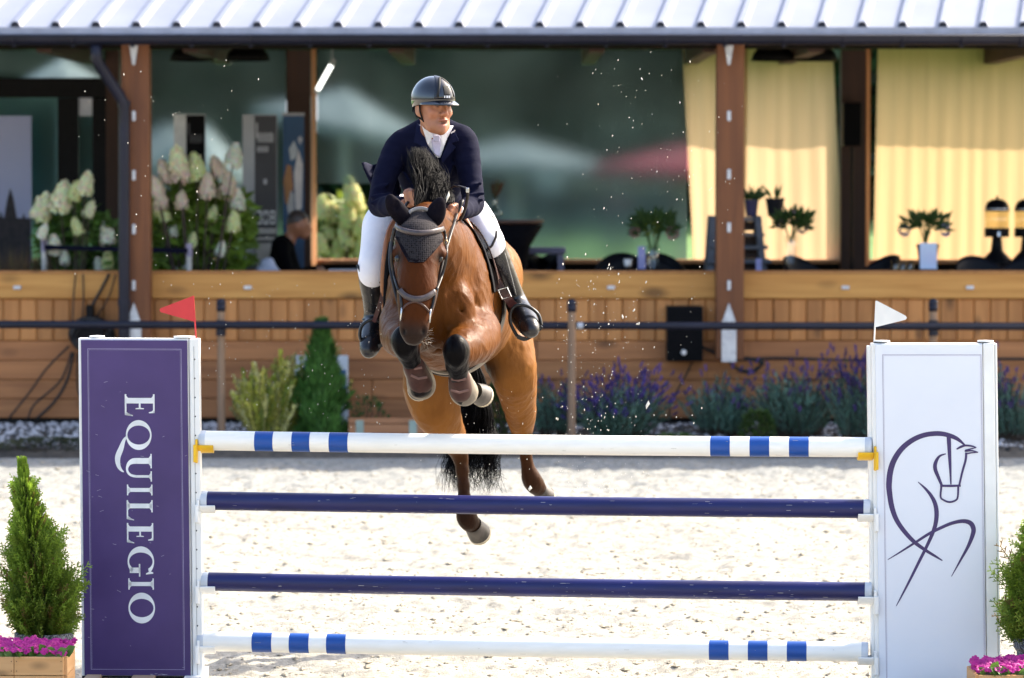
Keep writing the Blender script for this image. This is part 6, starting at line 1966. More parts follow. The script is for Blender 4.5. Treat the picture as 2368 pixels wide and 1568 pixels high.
# hooves
def hoof(a, b, r0, r1, name='hoof'):
    a, b = Vector(a), Vector(b)
    mb = MB(); n = 20
    mb.tube([a, a + (b - a) * .15, b], [r0 * .96, r0, r1], n, cap=False)
    d = (b - a).normalized()
    o = mb.build(name, m_hoof, horse, smooth=True)
    mb = MB(); mb.tube([b - d * .012, b + d * .006], [r1 * 1.0, r1 * .99], n); mb.build('hoof_sole', m_sole, o)
hoof(H(1096, 905, 20.10), H(1116, 915, 20.20), .045, .056)
hoof(H(972, 892, 20.12), H(968, 902, 20.24), .045, .055)
hoof(H(1247, 1131, 22.25), H(1263, 1150, 22.32), .042, .055)
hoof(H(1093, 1213, 22.03), H(1110, 1236, 22.12), .050, .062)
# tendon boots
m_bootb = M('boot_brown', (.055, .022, .018), .6, col2=(.042, .017, .014), scale=40, spec=.2)
m_bootc = M('boot_shell', (.22, .185, .14), .5, col2=(.12, .10, .08), scale=12, spec=.3)
m_fleece = M('boot_lining', (.16, .085, .07), .85)
def tboot(pts, shell, cuts):
    s1 = SDF(); s1.chain(pts, .02)
    v, f = s1.surface(.006, smooth=1)
    b = obj('tendon_boot', npmesh('tendon_boot', v, f), m_bootb, horse)
    s2 = SDF(); s2.chain(shell, .02)
    for q in cuts: s2.cone(*q, .01, sub=True)
    v, f = s2.surface(.006, smooth=1); obj('boot_shell', npmesh('boot_shell', v, f), m_bootc, b)
    return b
b1 = tboot([(H(955, 842, 19.87), .046), (H(966, 866, 19.94), .047), (H(974, 886, 19.985), .054)],
           [(H(957, 848, 19.91), .050), (H(970, 872, 19.99), .056), (H(975, 893, 20.04), .066)], [(H(952, 835, 19.78), .055, H(972, 880, 19.90), .062), (H(975, 893, 19.94), .034, H(978, 902, 19.98), .036)])
b2 = tboot([(H(1061, 868, 19.885), .045), (H(1064, 888, 19.94), .046), (H(1066, 905, 19.985), .052)],
           [(H(1063, 872, 19.93), .049), (H(1068, 894, 19.99), .056), (H(1074, 908, 20.03), .064)], [(H(1058, 862, 19.80), .055, H(1062, 905, 19.90), .062)])
for b_, q in ((b1, [(944, 846), (960, 853), (976, 850)]), (b1, [(950, 868), (968, 876), (988, 872)]), (b2, [(1043, 876), (1060, 880), (1078, 876)]), (b2, [(1042, 902), (1062, 908), (1084, 902)])):
    mb = MB(); mb.tube([P(x, y, 19.83 + .002 * k) for k, (x, y) in enumerate(q)], .006, 6, flat=.5); mb.build('boot_strap', m_fleece, b_)

# ear bonnet
hb = SDF(); head(hb, .006)
v, f = local_surface(hb, (PA(895, 620, 19.4)[0], 19.38, PA(0, 625, 19.5)[2]), (PA(1045, 470, 19.7)[0], 19.80, PA(0, 468, 19.6)[2]), .0035)
q = project(v)
poly = [(936, 490), (952, 482), (975, 479), (996, 482), (1010, 492), (1024, 515), (1028, 540), (1022, 560), (1002, 584), (981, 606), (945, 606), (930, 580), (916, 552), (911, 530), (920, 505)]
v2, f2 = keep_faces(v, f, in_poly(q, poly) & (v[:, 1] < 19.72))
m_knit = bpy.data.materials.new('knit_bonnet'); m_knit.use_nodes = True
N, L = m_knit.node_tree.nodes, m_knit.node_tree.links
b_ = N['Principled BSDF']; b_.inputs['Roughness'].default_value = .8; b_.inputs['Specular IOR Level'].default_value = .06; b_.inputs['Base Color'].default_value = (.020, .018, .022, 1)
tc = N.new('ShaderNodeTexCoord'); vo = N.new('ShaderNodeTexVoronoi'); vo.inputs['Scale'].default_value = 115; vo.inputs['Randomness'].default_value = .25
mp_ = N.new('ShaderNodeMapping'); mp_.inputs['Scale'].default_value = (1, .01, 1); L.new(tc.outputs['Object'], mp_.inputs[0]); L.new(mp_.outputs[0], vo.inputs['Vector'])
rp_ = N.new('ShaderNodeValToRGB'); rp_.color_ramp.elements[0].color = (.001, .001, .0015, 1); rp_.color_ramp.elements[0].position = .25; rp_.color_ramp.elements[1].color = (.028, .025, .028, 1); rp_.color_ramp.elements[1].position = .55
L.new(vo.outputs['Distance'], rp_.inputs[0]); L.new(rp_.outputs[0], b_.inputs['Base Color'])
bp_ = N.new('ShaderNodeBump'); bp_.inputs['Strength'].default_value = .6; bp_.inputs['Distance'].default_value = .004; L.new(vo.outputs['Distance'], bp_.inputs['Height']); L.new(bp_.outputs[0], b_.inputs['Normal'])
bon = obj('ear_bonnet', npmesh('ear_bonnet', v2, f2), m_knit, horse)
m_earc = M('ear_cloth', (.004, .003, .006), .8, col2=(.007, .0055, .009), scale=40, spec=.05)
for pts, hol in (([(H(936, 506, 19.70), .036), (H(915, 482, 19.68), .033), (H(905, 466, 19.67), .018), (H(902, 456, 19.67), .005)], (H(916, 474, 19.64), (.014, .018, .030))),
                 ([(H(1004, 506, 19.71), .036), (H(1010, 488, 19.70), .033), (H(1016, 473, 19.69), .019), (H(1020, 463, 19.69), .005)], (H(1006, 480, 19.655), (.013, .018, .028)))):
    e_ = SDF(); e_.chain(pts, .02, (1, .8, 1)); e_.ell(*hol, .01, sub=True)
    v, f = e_.surface(.005, smooth=1); obj('ear', npmesh('ear', v, f), m_earc, bon)
# border braid of the bonnet
def on_b(px, py, o): return on(px, py, o, 19.3, 20.0, hb)
mb = MB()
for k in range(3):
    o_ = 1 - .055 * k
    pts = [(916, 548), (930, 578), (946, 605), (962, 607), (980, 605), (1001, 583), (1023, 557)]
    pts = [(966 + (x - 966) * o_, 560 + (y - 560) * (1 - .06 * k)) for x, y in pts]
    mb.tube([on_b(x, y, .004) for x, y in pts], .0035, 6)
mb.build('bonnet_braid', m_earc, bon, smooth=True)

# bridle
def strap(name, pts, wid, mat, parent, off=.004, y1=20.3, th=.35, sd_=None, fb=None, n=5):
    sp_ = spline([(x, y, 0) for x, y in pts], n)
    path = [on(x, y, off, 19.2, y1, sd_, fb) for x, y, _ in sp_]
    # smooth depth
    for _ in range(3):
        for i in range(1, len(path) - 1):
            path[i] = path[i] * .5 + (path[i - 1] + path[i + 1]) * .25
    mb = MB(); mb.tube(path, wid / 2, 8, flat=th, up=(0, 0, 1) if abs(pts[0][0] - pts[-1][0]) > abs(pts[0][1] - pts[-1][1]) else (1, 0, 0))
    return mb.build(name, mat, parent, smooth=True)
nb_ = strap('noseband', [(924, 670), (934, 682), (950, 690), (968, 692), (988, 687), (1006, 674)], .030, m_pleather, horse, .012, th=.55)
strap('flash_strap', [(929, 722), (934, 710), (948, 700), (964, 698), (980, 707), (994, 722)], .012, m_leather, horse, .008, th=.6)
strap('browband', [(915, 524), (930, 532), (950, 537), (972, 539), (995, 537), (1012, 533), (1025, 529)], .026, m_pleather, horse, .014, th=.5, sd_=hb)
strap('crownpiece', [(940, 497), (952, 487), (968, 482), (984, 483), (1000, 491)], .018, M('crown_leather', (.22, .21, .21), .35), horse, .016, th=.5, sd_=hb)
for pts in ([(912, 528), (906, 560), (905, 600), (912, 640), (921, 670)], [(1027, 532), (1032, 560), (1032, 600), (1021, 640), (1009, 670)], [(929, 722), (928, 700), (925, 675)], [(995, 724), (1002, 700), (1006, 676)]):
    strap('cheekpiece', pts, .014, m_dleather, horse, .010, 19.8, .5, fb=19.60)
for px, py in ((908, 556), (1031, 560)):
    q_ = on(px, py, .012, 19.2, 19.8, fb if False else None, 19.58) - Vector((0, .012, 0))
    mb = MB(); mb.tube([q_ + Vector((.008 * math.cos(t), 0, .010 * math.sin(t))) for t in np.linspace(0, 6.283, 13)], .0025, 5); mb.build('buckle', M('brass', (.22, .16, .08), .4, metal=1.0), horse)
for px, py in ((928, 726), (995, 730)):
    q_ = on(px, py, .0, 19.2, 19.8, None, 19.5) - Vector((0, .015, 0))
    mb = MB(); mb.tube([q_ + Vector((.003 * math.sin(t), .03 * math.cos(t) * .5, .03 * math.sin(t))) for t in np.linspace(0, 6.283, 17)], .004, 6); mb.build('bit_ring', m_steel, horse, smooth=True)
def rein(name, pts, wid=.016):
    sp_ = spline(pts, 6)
    mb = MB(); mb.tube([P(x, y, Y_) for x, y, Y_ in sp_], wid / 2, 6, flat=.35, up=(1, 0, 0)); return mb.build(name, m_dleather, horse, smooth=True)
rein('rein', [(994, 732, 19.50), (1006, 690, 19.56), (1020, 620, 19.64), (1036, 560, 19.75), (1050, 515, 19.92), (1056, 494, 20.02)])
rein('rein', [(930, 728, 19.50), (918, 690, 19.54), (903, 620, 19.62), (905, 560, 19.75), (925, 500, 19.92), (944, 466, 20.0)])
rein('rein_loop', [(1040, 436, 20.0), (1056, 430, 19.96), (1072, 433, 19.93), (1081, 441, 19.92), (1080, 462, 19.93), (1074, 488, 19.96), (1064, 508, 20.0), (1052, 512, 20.04)], .015)
q_ = P(1081, 440, 19.915); mb = MB(); mb.box((q_.x - .008, q_.y - .008, q_.z - .012), (q_.x + .008, q_.y + .004, q_.z + .012)); mb.build('rein_buckle', m_steel, horse, bevel=.003)
# chin whiskers
mb = MB(); r = random.Random(5)
for k in range(34):
    p = P(r.uniform(965, 990), r.uniform(765, 795), 19.46); e = p + Vector((r.uniform(.01, .045), r.uniform(-.02, .02), r.uniform(-.045, .03)))
    mb.tube([p, e], [.0007, .0003], 3)
mb.build('whiskers', M('whisker', (.30, .24, .18), .5), horse)

# mane and tail: many tapered strands
def strands(n, fn, name, parent, wid=(.0016, .0035), seed=1, mat=None):
    r = random.Random(seed); mb = MB()
    for k in range(n):
        pts = fn(r)
        w = r.uniform(*wid)
        sp_ = spline([tuple(p) for p in pts], 3)
        m_ = len(sp_)
        mb.tube(sp_, [w * (1 - .85 * (i / (m_ - 1)) ** 1.5) for i in range(m_)], 4, cap=False, flat=.6)
    return mb.build(name, mat or m_hair, parent, smooth=True)
def mane_fn(r):
    u = r.random()
    g1, g2 = r.gauss(0, 1), r.gauss(0, 1)
    rx, ry, rY = 958 + 92 * u, 470 - 16 * math.sin(math.pi * u) + r.uniform(-4, 8), 19.86 + .34 * u + r.uniform(-.03, .03)
    ln = (.45 + .55 * r.random() ** .5)
    top_x, top_y = 972 + 34 * (u - .35) + 7 * g1, 338 + 46 * max(0, u - .25) + 24 * (1 - ln) * 3
    mx = rx + (top_x - rx) * .5 + 16 * math.sin(math.pi * (u + .1)) + 5 * g2
    p = [(rx, ry), (rx * .6 + mx * .4 + 4, ry - .25 * (ry - top_y)), (mx, ry - .55 * (ry - top_y)), (top_x, top_y)]
    g3 = r.gauss(0, 1)
    p = [p[0], (p[1][0] + 3 * g3, p[1][1]), (p[2][0] - 5 * g3, p[2][1]), ((p[2][0] + p[3][0]) / 2 + 5 * g3 + 2 * g1, (p[2][1] + p[3][1]) / 2), (p[3][0] + 6 * g3, p[3][1])]
    return [P(x, y, rY + .04 * i + .01 * g2 * i) for i, (x, y) in enumerate(p)]
strands(1500, mane_fn, 'mane', horse, (.0020, .0044), seed=2)
def mane2(r):      # ragged side wisps
    s_ = r.choice((-1, 1))
    rx, ry = r.uniform(965, 1045), r.uniform(440, 468)
    ex, ey = rx + s_ * r.uniform(15, 42), ry - r.uniform(20, 75)
    if s_ > 0 and rx > 1000: ey = ry - r.uniform(-25, 40)
    return [P(rx, ry, 19.95), P((rx + ex) / 2 - 5 * s_, (ry + ey) / 2 - 12, 19.98), P(ex, ey, 20.0)]
strands(150, mane2, 'mane_wisps', horse, (.0008, .0018), 3)
def tail_fn(r):
    u = r.uniform(-1, 1); g1 = r.gauss(0, 1)
    rx = 1092 + 12 * u
    mid = 1094 + 46 * u * (1 if u < 0 else .92)
    endy = r.uniform(1060, 1142) if r.random() < .75 else r.uniform(980, 1060)
    ex = 1092 + 44 * u + 9 * g1 + (18 * u if endy > 1080 else 0)
    g2, g3 = r.gauss(0, 1), r.gauss(0, 1)
    return [P(rx, 838, 22.30), P(rx * .4 + mid * .6 + 2 * g2, 888, 22.40 + .03 * g3), P(mid + 6 * g1, 960, 22.42 + .05 * g2), P((mid + ex) / 2 + 9 * g2, 1030, 22.42 + .05 * g3), P(ex + 7 * g3, (1030 + endy) / 2 + 8 * g2, 22.41), P(ex + 12 * g2, endy, 22.40 + .04 * g1)]
strands(900, tail_fn, 'tail', horse, (.002, .0045), 4)
def tail2(r):
    s_ = r.choice((-1, -1, 1)); x = 1092 + s_ * r.uniform(10, 40); e = x + s_ * r.uniform(5, 30)
    return [P(x, 1000, 22.4), P(x + s_ * 14, 1060, 22.4), P(e, 1090, 22.4), P(e - s_ * r.uniform(-10, 25), r.uniform(1100, 1150), 22.4)]
strands(190, tail2, 'tail_wisps', horse, (.0008, .0018), 6)

# ================================================================ SADDLE
saddle = thing('saddle', 'brown leather jumping saddle with black pad and stirrups', 'saddle', P(1040, 560, 20.95))
def skin_of(off, mask, name, mat, h=.013, parent=saddle, solid=.006):
    V, lo, h_ = TR
    v, f = nets(V - off, lo, h_, 1)
    v, f = keep_faces(v, f, mask(v))
    o = obj(name, npmesh(name, v, f), mat, parent)
    if solid:
        m_ = o.modifiers.new('s', 'SOLIDIFY'); m_.thickness = solid; m_.offset = -1
    return o
tr_ = SDF(); tr_.p = [q for q in hs.p[:12] if q[0] in 'ce']
TR = tr_.grid(.009, .08)
def zpx(y, Y=20.9): return P(0, y, Y).z
def side_mask(y0, y1, zt, zb, side=None, fwd=0.0):
    def f(v):
        z = v[:, 2]
        t_ = np.clip((zt - z) / (zt - zb), 0, 1)
        fwd_ = fwd * np.sin(np.pi * np.clip(t_, 0, 1) * .8)
        m = (v[:, 1] > y0 - fwd_) & (v[:, 1] < y1) & (z > zb)
        return m
    return f
skin_of(.014, side_mask(20.50, 21.08, zpx(500), zpx(672), fwd=.10), 'saddle_pad', M('pad_black', (.003, .003, .0045), .85, col2=(.005, .005, .007), scale=60, spec=.1))
skin_of(.034, side_mask(20.62, 21.02, zpx(500), zpx(655), fwd=.10), 'saddle_flap', m_leather)
skin_of(.010, lambda v: (v[:, 1] > 20.80) & (v[:, 1] < 20.90) & (v[:, 2] < zpx(640)), 'girth', m_dleather)
skin_of(.020, lambda v: (v[:, 1] > 20.74) & (v[:, 1] < 21.06) & (v[:, 2] < zpx(816)), 'belly_guard', m_bootc, solid=.010)
skin_of(.030, lambda v: (v[:, 1] > 20.72) & (v[:, 1] < 20.76) & (v[:, 2] < zpx(812)), 'guard_rim', m_dleather)
def path_tube(name, pts, rad, mat, parent, flat=None, n=6):
    mb = MB(); mb.tube([P(*p) for p in spline(pts, 6)], rad, 8, flat=flat); return mb.build(name, mat, parent, smooth=True)
path_tube('knee_roll', [(1070, 505, 20.60), (1084, 530, 20.54), (1102, 565, 20.50), (1113, 595, 20.50), (1116, 614, 20.52)], .027, m_tan, saddle, .7)
path_tube('knee_roll', [(918, 508, 20.60), (902, 540, 20.54), (893, 590, 20.50), (889, 650, 20.50), (892, 710, 20.55), (895, 760, 20.62)], .027, m_tan, saddle, .7)
path_tube('pad_piping', [(1058, 520, 20.42), (1074, 555, 20.40), (1092, 598, 20.40), (1104, 640, 20.42), (1110, 668, 20.46)], .005, M('piping_silver', (.55, .55, .60), .3), saddle)
path_tube('pad_edge', [(1052, 518, 20.44), (1068, 556, 20.42), (1086, 600, 20.42), (1100, 645, 20.44), (1112, 690, 20.50)], .014, M('pad_black', (.010, .010, .014), .8), saddle, .6)
path_tube('pad_edge', [(905, 560, 20.42), (897, 610, 20.42), (893, 670, 20.44), (893, 720, 20.5)], .014, M('pad_black', (.010, .010, .014), .8), saddle, .6)
def ribbon3(name, pts, wid, mat, parent, th=.004):
    sp_ = [P(*p) for p in spline(pts, 6)]
    mb = MB(); mb.tube(sp_, wid / 2, 8, flat=th / wid * 2, up=(1, 0, 0)); return mb.build(name, mat, parent, smooth=True)
def across(name, pts, wid, mat, parent, th=.006):
    """flat strap facing the viewer"""
    sp_ = [P(*p) for p in spline(pts, 6)]
    mb = MB(); L_, R__ = [], []
    for i, p in enumerate(sp_):
        d = sp_[min(i + 1, len(sp_) - 1)] - sp_[max(i - 1, 0)]; s_ = Vector((d.z, 0, -d.x)).normalized() * wid / 2
        L_.append(p + s_); R__.append(p - s_)
    y = Vector((0, th, 0)); n_ = len(sp_)
    vs = L_ + R__ + [p + y for p in L_] + [p + y for p in R__]
    fs = []
    for i in range(n_ - 1):
        fs += [(i, i + 1, n_ + i + 1, n_ + i), (2*n_ + i, 3*n_ + i, 3*n_ + i + 1, 2*n_ + i + 1), (i, 2*n_ + i, 2*n_ + i + 1, i + 1), (n_ + i, n_ + i + 1, 3*n_ + i + 1, 3*n_ + i)]
    fs += [(0, n_, 3*n_, 2*n_), (n_ - 1, 3*n_ - 1, 4*n_ - 1, 2*n_ - 1)]
    mb.add(vs, fs); return mb.build(name, mat, parent)
m_maroon = M('maroon_leather', (.055, .013, .013), .42, col2=(.04, .010, .010), scale=30, spec=.4)
across('stirrup_leather', [(1120, 600, 20.60), (1140, 640, 20.60), (1160, 672, 20.60), (1178, 696, 20.62), (1191, 712, 20.66)], .040, m_maroon, saddle)
across('stirrup_leather', [(1150, 648, 20.59), (1162, 668, 20.585), (1170, 682, 20.585)], .028, m_leather, saddle)
q_ = P(1167, 678, 20.57); d1 = Vector((.022, 0, .006)); d2 = Vector((.010, 0, -.022))
mb = MB(); mb.tube([q_ - d1 - d2, q_ + d1 - d2, q_ + d1 + d2, q_ - d1 + d2, q_ - d1 - d2], .0035, 6); mb.build('buckle', m_steel, saddle)
across('stirrup_leather', [(890, 650, 20.50), (882, 690, 20.50), (870, 728, 20.52), (864, 745, 20.54)], .020, m_maroon, saddle)
across('girth_strap', [(1118, 640, 20.44), (1127, 680, 20.47), (1130, 715, 20.52), (1126, 740, 20.58)], .052, m_dleather, saddle)
m_iron = M('stirrup_black', (.006, .006, .007), .35, spec=.4)
def stirrup(pts, Yc, label):
    mb = MB(); sp_ = spline([(x, y, Yc + dy) for x, y, dy in pts], 6)
    mb.tube([P(*p) for p in sp_], .0085, 8, flat=1.3); return mb.build('stirrup', m_iron, saddle, smooth=True)
stirrup([(838, 796, 0), (832, 775, 0), (838, 752, 0), (860, 739, 0), (883, 749, 0), (892, 772, 0), (888, 795, 0)], 20.56, 1)
across('stirrup_tread', [(836, 797, 20.53), (862, 803, 20.53), (890, 796, 20.53)], .018, m_iron, saddle, .07)
s_ = stirrup([(1196, 778, 0), (1180, 745, 0), (1182, 718, 0), (1196, 706, 0), (1220, 708, 0), (1244, 726, 0), (1252, 752, 0)], 20.60, 2)
across('stirrup_tread', [(1196, 778, 20.58), (1214, 784, 20.58), (1236, 772, 20.58), (1252, 754, 20.58)], .020, m_iron, saddle, .07)
across('tread_insert', [(1216, 780, 20.578), (1230, 771, 20.578), (1244, 760, 20.578)], .006, M('orange', (.65, .16, .01), .5), saddle, .01)
# ================================================================ THE RIDER
yaw = R(31)
fh = np.array([math.sin(yaw), -math.cos(yaw), -.05]); fh /= np.linalg.norm(fh)
sh_ = np.array([math.cos(yaw), math.sin(yaw), 0.0])
uh = np.cross(sh_, fh); uh = uh if uh[2] > 0 else -uh
HC = PA(1003, 243, 20.32)
def hl(s, f, u): return HC + sh_ * s + fh * f + uh * u
ROT = np.stack([sh_, fh, uh])
bd_ = SDF()
bd_.ell(hl(0, -.005, .025), (.078, .098, .100), .03, ROT)
bd_.cone(hl(0, .025, -.03), .066, hl(0, .05, -.085), .046, .03)            # face
bd_.cone(hl(0, .035, -.085), .048, hl(0, .078, -.118), .024, .03)          # chin
for s_ in (-1, 1):
    bd_.cone(hl(s_ * .052, .0, -.05), .026, hl(s_ * .040, .045, -.105), .020, .03)   # jaw line
    bd_.ell(hl(s_ * .040, .068, -.035), (.024, .020, .022), .02, ROT)      # cheek bone
    bd_.ell(hl(s_ * .034, .097, .000), (.018, .016, .012), .010, ROT, sub=True)   # eye socket
    bd_.ell(hl(s_ * .033, .078, -.001), (.015, .015, .012), .004, ROT)      # eyeball and lids
    bd_.ell(hl(s_ * .079, -.012, -.018), (.012, .026, .036), .010, ROT)     # ear
    bd_.ell(hl(s_ * .092, -.008, -.018), (.007, .015, .020), .006, ROT, sub=True)
    bd_.cone(hl(s_ * .010, .088, .018), .012, hl(s_ * .048, .074, .020), .010, .014)    # brow
    bd_.ell(hl(s_ * .014, .102, -.043), (.010, .012, .009), .008, ROT)      # nostril wing
bd_.cone(hl(0, .092, .005), .009, hl(0, .116, -.035), .013, .014)           # nose
bd_.ell(hl(0, .098, -.069), (.028, .010, .008), .010, ROT)                  # upper lip
bd_.ell(hl(0, .090, -.095), (.024, .011, .009), .010, ROT)                  # lower lip
bd_.ell(hl(0, .102, -.081), (.021, .016, .0085), .006, ROT, sub=True)       # open mouth
bd_.cone(hl(0, -.02, -.06), .054, PA(998, 320, 20.58), .054, .03)          # neck
bd_.cone(PA(1000, 340, 20.62), .07, PA(1003, 480, 21.0), .09, .05)          # trunk
armL = [(PA(920, 346, 20.57), .034), (PA(880, 466, 20.42), .030), (PA(934, 472, 20.08), .026)]
armR = [(PA(1074, 336, 20.54), .034), (PA(1093, 464, 20.40), .030), (PA(1062, 488, 20.10), .026)]
bd_.cone(PA(922, 344, 20.57), .035, PA(1072, 334, 20.54), .035, .03)
bd_.chain(armL, .03); bd_.chain(armR, .03)
def fist(c_, a, b, n_, thumb):
    """c_ palm centre, a along fingers' row, b finger direction, n_ away from palm"""
    c_, a, b, n_ = map(lambda q: np.array(q, float), (c_, a, b, n_))
    bd_.cone(c_ - a * .024, .020, c_ + a * .024, .022, .02)
    for k in range(4):
        u = -.030 + .020 * k
        l = (.9, 1.0, .96, .8)[k]
        k0 = c_ + a * u + b * .018 + n_ * .004
        k1 = k0 + b * .026 * l + n_ * .010
        k2 = k1 + b * .004 - n_ * .024 * l
        bd_.chain([(k0, .0105), (k1, .0098), (k2, .0085)], .006)
    t0 = c_ + a * thumb * .032 - b * .010
    bd_.chain([(t0, .012), (t0 + b * .026 + a * thumb * .008, .0105), (t0 + b * .046 + a * thumb * -.002, .0085)], .008)
fist(PA(946, 460, 20.02), (-.25, .2, .95), (.85, -.5, .15), (-.45, -.85, .1), 1)
fist(PA(1054, 494, 20.04), (.25, .2, .95), (-.85, -.5, .1), (.45, -.85, .1), 1)
bv, bf = bd_.surface(.0055, smooth=1)
loc = (bv - HC) @ ROT.T
skin = np.array([.36, .145, .072]); c = np.repeat(skin[None], len(bv), 0)
isf = (np.abs(loc) < .17).all(1)
def tint(mask_w, col):
    global c
    w_ = mask_w[:, None]; c = c * (1 - w_) + np.array(col) * w_
gs_ = lambda s0, f0, u0, r: np.exp(-(((np.abs(loc[:, 0]) - s0) / r[0]) ** 2 + ((loc[:, 1] - f0) / r[1]) ** 2 + ((loc[:, 2] - u0) / r[2]) ** 2))
tint(gs_(0, .100, -.069, (.026, .02, .008)) * .7, (.36, .10, .08))
tint(gs_(0, .092, -.096, (.024, .02, .009)) * .8, (.42, .12, .10))
tint(gs_(0, .085, -.082, (.024, .03, .009)) * .95, (.05, .015, .012))
tint(gs_(0, .115, -.036, (.016, .02, .016)) * .4, (.50, .16, .11))
tint(gs_(.045, .07, -.04, (.022, .03, .022)) * .35, (.50, .17, .11))
tint(gs_(0, .07, -.10, (.05, .05, .035)) * .25, (.30, .17, .12))        # shaven beard
tint(gs_(.033, .092, -.001, (.010, .012, .006)) * .9, (.03, .02, .02))
tint(gs_(.033, .085, .019, (.024, .02, .006)) * .7, (.10, .055, .035))
tint(gs_(.075, -.05, .0, (.03, .03, .03)) * isf, (.10, .07, .05))       # hair at the sides
rider = setp(obj('person', npmesh('person', bv, bf, c), m_skinv), 'rider in navy jacket, white breeches and black helmet leaning over the horse', 'person')

m_jack = M('navy_jacket', (.0034, .0042, .0165), .85, col2=(.005, .006, .021), scale=18, spec=.08, bump=.28, bscale=11, stretch=(1, 1, 1.8))
jk = SDF()
jk.cone(PA(932, 338, 20.56), .062, PA(1066, 326, 20.53), .062, .06)
jk.ell(PA(1000, 390, 20.62), (.165, .125, .17), .06)
jk.cone(PA(1000, 400, 20.66), .140, PA(1003, 488, 20.98), .140, .07, (1.05, 1, 1))
jk.cone(PA(1000, 312, 20.54), .072, PA(1000, 340, 20.56), .10, .06)
jL = [(PA(918, 345, 20.56), .066), (PA(892, 405, 20.49), .058), (PA(878, 464, 20.42), .052), (PA(884, 477, 20.38), .052), (PA(930, 473, 20.10), .040)]
jR = [(PA(1076, 334, 20.53), .066), (PA(1086, 400, 20.47), .058), (PA(1094, 460, 20.40), .052), (PA(1090, 476, 20.36), .052), (PA(1066, 488, 20.13), .040)]
jk.chain(jL, .012); jk.chain(jR, .012)
jk.cone(PA(935, 322, 20.57), .05, PA(978, 292, 20.56), .040, .05); jk.cone(PA(1066, 314, 20.55), .05, PA(1030, 292, 20.56), .040, .05)
# folds
jk.cone(PA(1012, 366, 20.44), .002, PA(1002, 450, 20.60), .004, .012, sub=True)
rr_ = random.Random(3)
for (x0, y0, x1, y1, Y_) in ((858, 455, 905, 448, 20.36), (860, 470, 915, 458, 20.33), (868, 440, 900, 425, 20.40), (1075, 452, 1118, 448, 20.34), (1070, 466, 1116, 462, 20.32), (1080, 436, 1112, 424, 20.38),
                             (935, 400, 960, 440, 20.50), (1045, 380, 1030, 430, 20.50), (950, 385, 975, 430, 20.49)):
    jk.cone(PA(x0, y0, Y_), .009, PA(x1, y1, Y_ - .012), .009, .018)
for (x0, y0, x1, y1, Y_) in ((938, 352, 912, 415, 20.44), (1052, 345, 1070, 410, 20.42)):
    pass
jV = jk.grid(.008, .05)
v, f = nets(*jV, 1)
jacket = obj('jacket', npmesh('jacket', v, f), m_jack, rider)
def patch(off, poly, name, mat, parent, ymax=20.62, solid=.004):
    ys_ = [20.28, 20.62]
    xs_ = [PA(min(p[0] for p in poly) - 4, 300, 20.5)[0], PA(max(p[0] for p in poly) + 4, 300, 20.5)[0]]
    zs_ = [PA(1000, max(p[1] for p in poly) + 4, 20.5)[2], PA(1000, min(p[1] for p in poly) - 4, 20.5)[2]]
    v, f = local_surface(jk, (xs_[0], ys_[0], zs_[0]), (xs_[1], ys_[1], zs_[1]), .0032, off)
    v, f = keep_faces(v, f, in_poly(project(v), poly) & (v[:, 1] < ymax))
    o = obj(name, npmesh(name, v, f), mat, parent)
    m_ = o.modifiers.new('s', 'SOLIDIFY'); m_.thickness = solid; m_.offset = -1
    return o
m_shirt = M('white_shirt', (.76, .76, .80), .7, col2=(.70, .70, .75), scale=30)
m_lap = M('lapel_cloth', (.0062, .008, .030), .8, col2=(.008, .010, .035), scale=18, spec=.08)
m_tie = M('lilac_tie', (.50, .48, .64), .6, col2=(.44, .42, .58), scale=60)
patch(.004, [(966, 288), (1050, 290), (1036, 318), (1018, 366), (1008, 364), (984, 330)], 'shirt_front', m_shirt, rider)
patch(.010, [(994, 312), (1022, 314), (1020, 330), (1017, 366), (1004, 356), (998, 332)], 'tie', m_tie, rider)
patch(.016, [(964, 282), (974, 292), (986, 326), (1008, 366), (996, 384), (972, 362), (966, 348), (974, 338), (956, 330)], 'lapel', m_lap, jacket)
patch(.016, [(1048, 290), (1040, 318), (1019, 366), (1022, 380), (1046, 352), (1054, 340), (1046, 332), (1062, 326)], 'lapel', m_lap, jacket)
# shirt collar wings
for pts in ([(975, 290, 20.36), (984, 318, 20.37), (990, 336, 20.38), (997, 322, 20.37), (1003, 312, 20.36), (990, 302, 20.36)], [(1034, 302, 20.37), (1022, 312, 20.36), (1018, 318, 20.36), (1026, 337, 20.38), (1032, 322, 20.38)]):
    mb = MB(); mb.prism([P(*p) for p in pts], (0, .006, 0)); mb.build('collar_wing', m_shirt, rider)
mb = MB(); mb.tube([P(978, 290, 20.46), P(988, 304, 20.40), P(1005, 314, 20.36), P(1022, 310, 20.38), P(1034, 298, 20.44)], .014, 8); mb.build('collar_band', m_shirt, rider, smooth=True)
mb = MB(); mb.prism([P(1000, 312, 20.345), P(1018, 314, 20.345), P(1017, 328, 20.35), P(1003, 327, 20.35)], (0, .02, 0)); mb.build('tie_knot', m_tie, rider, bevel=.004)
mb = MB()
for dx, dy in ((0, 0), (5, -3)): mb.prism([P(1042 + dx, 308 + dy, 20.40), P(1046 + dx, 303 + dy, 20.40), P(1048 + dx, 304.5 + dy, 20.40), P(1044 + dx, 309.5 + dy, 20.40)], (0, .05, 0))
mb.build('lapel_badge', M('badge_white', (.8, .8, .82), .4), jacket)
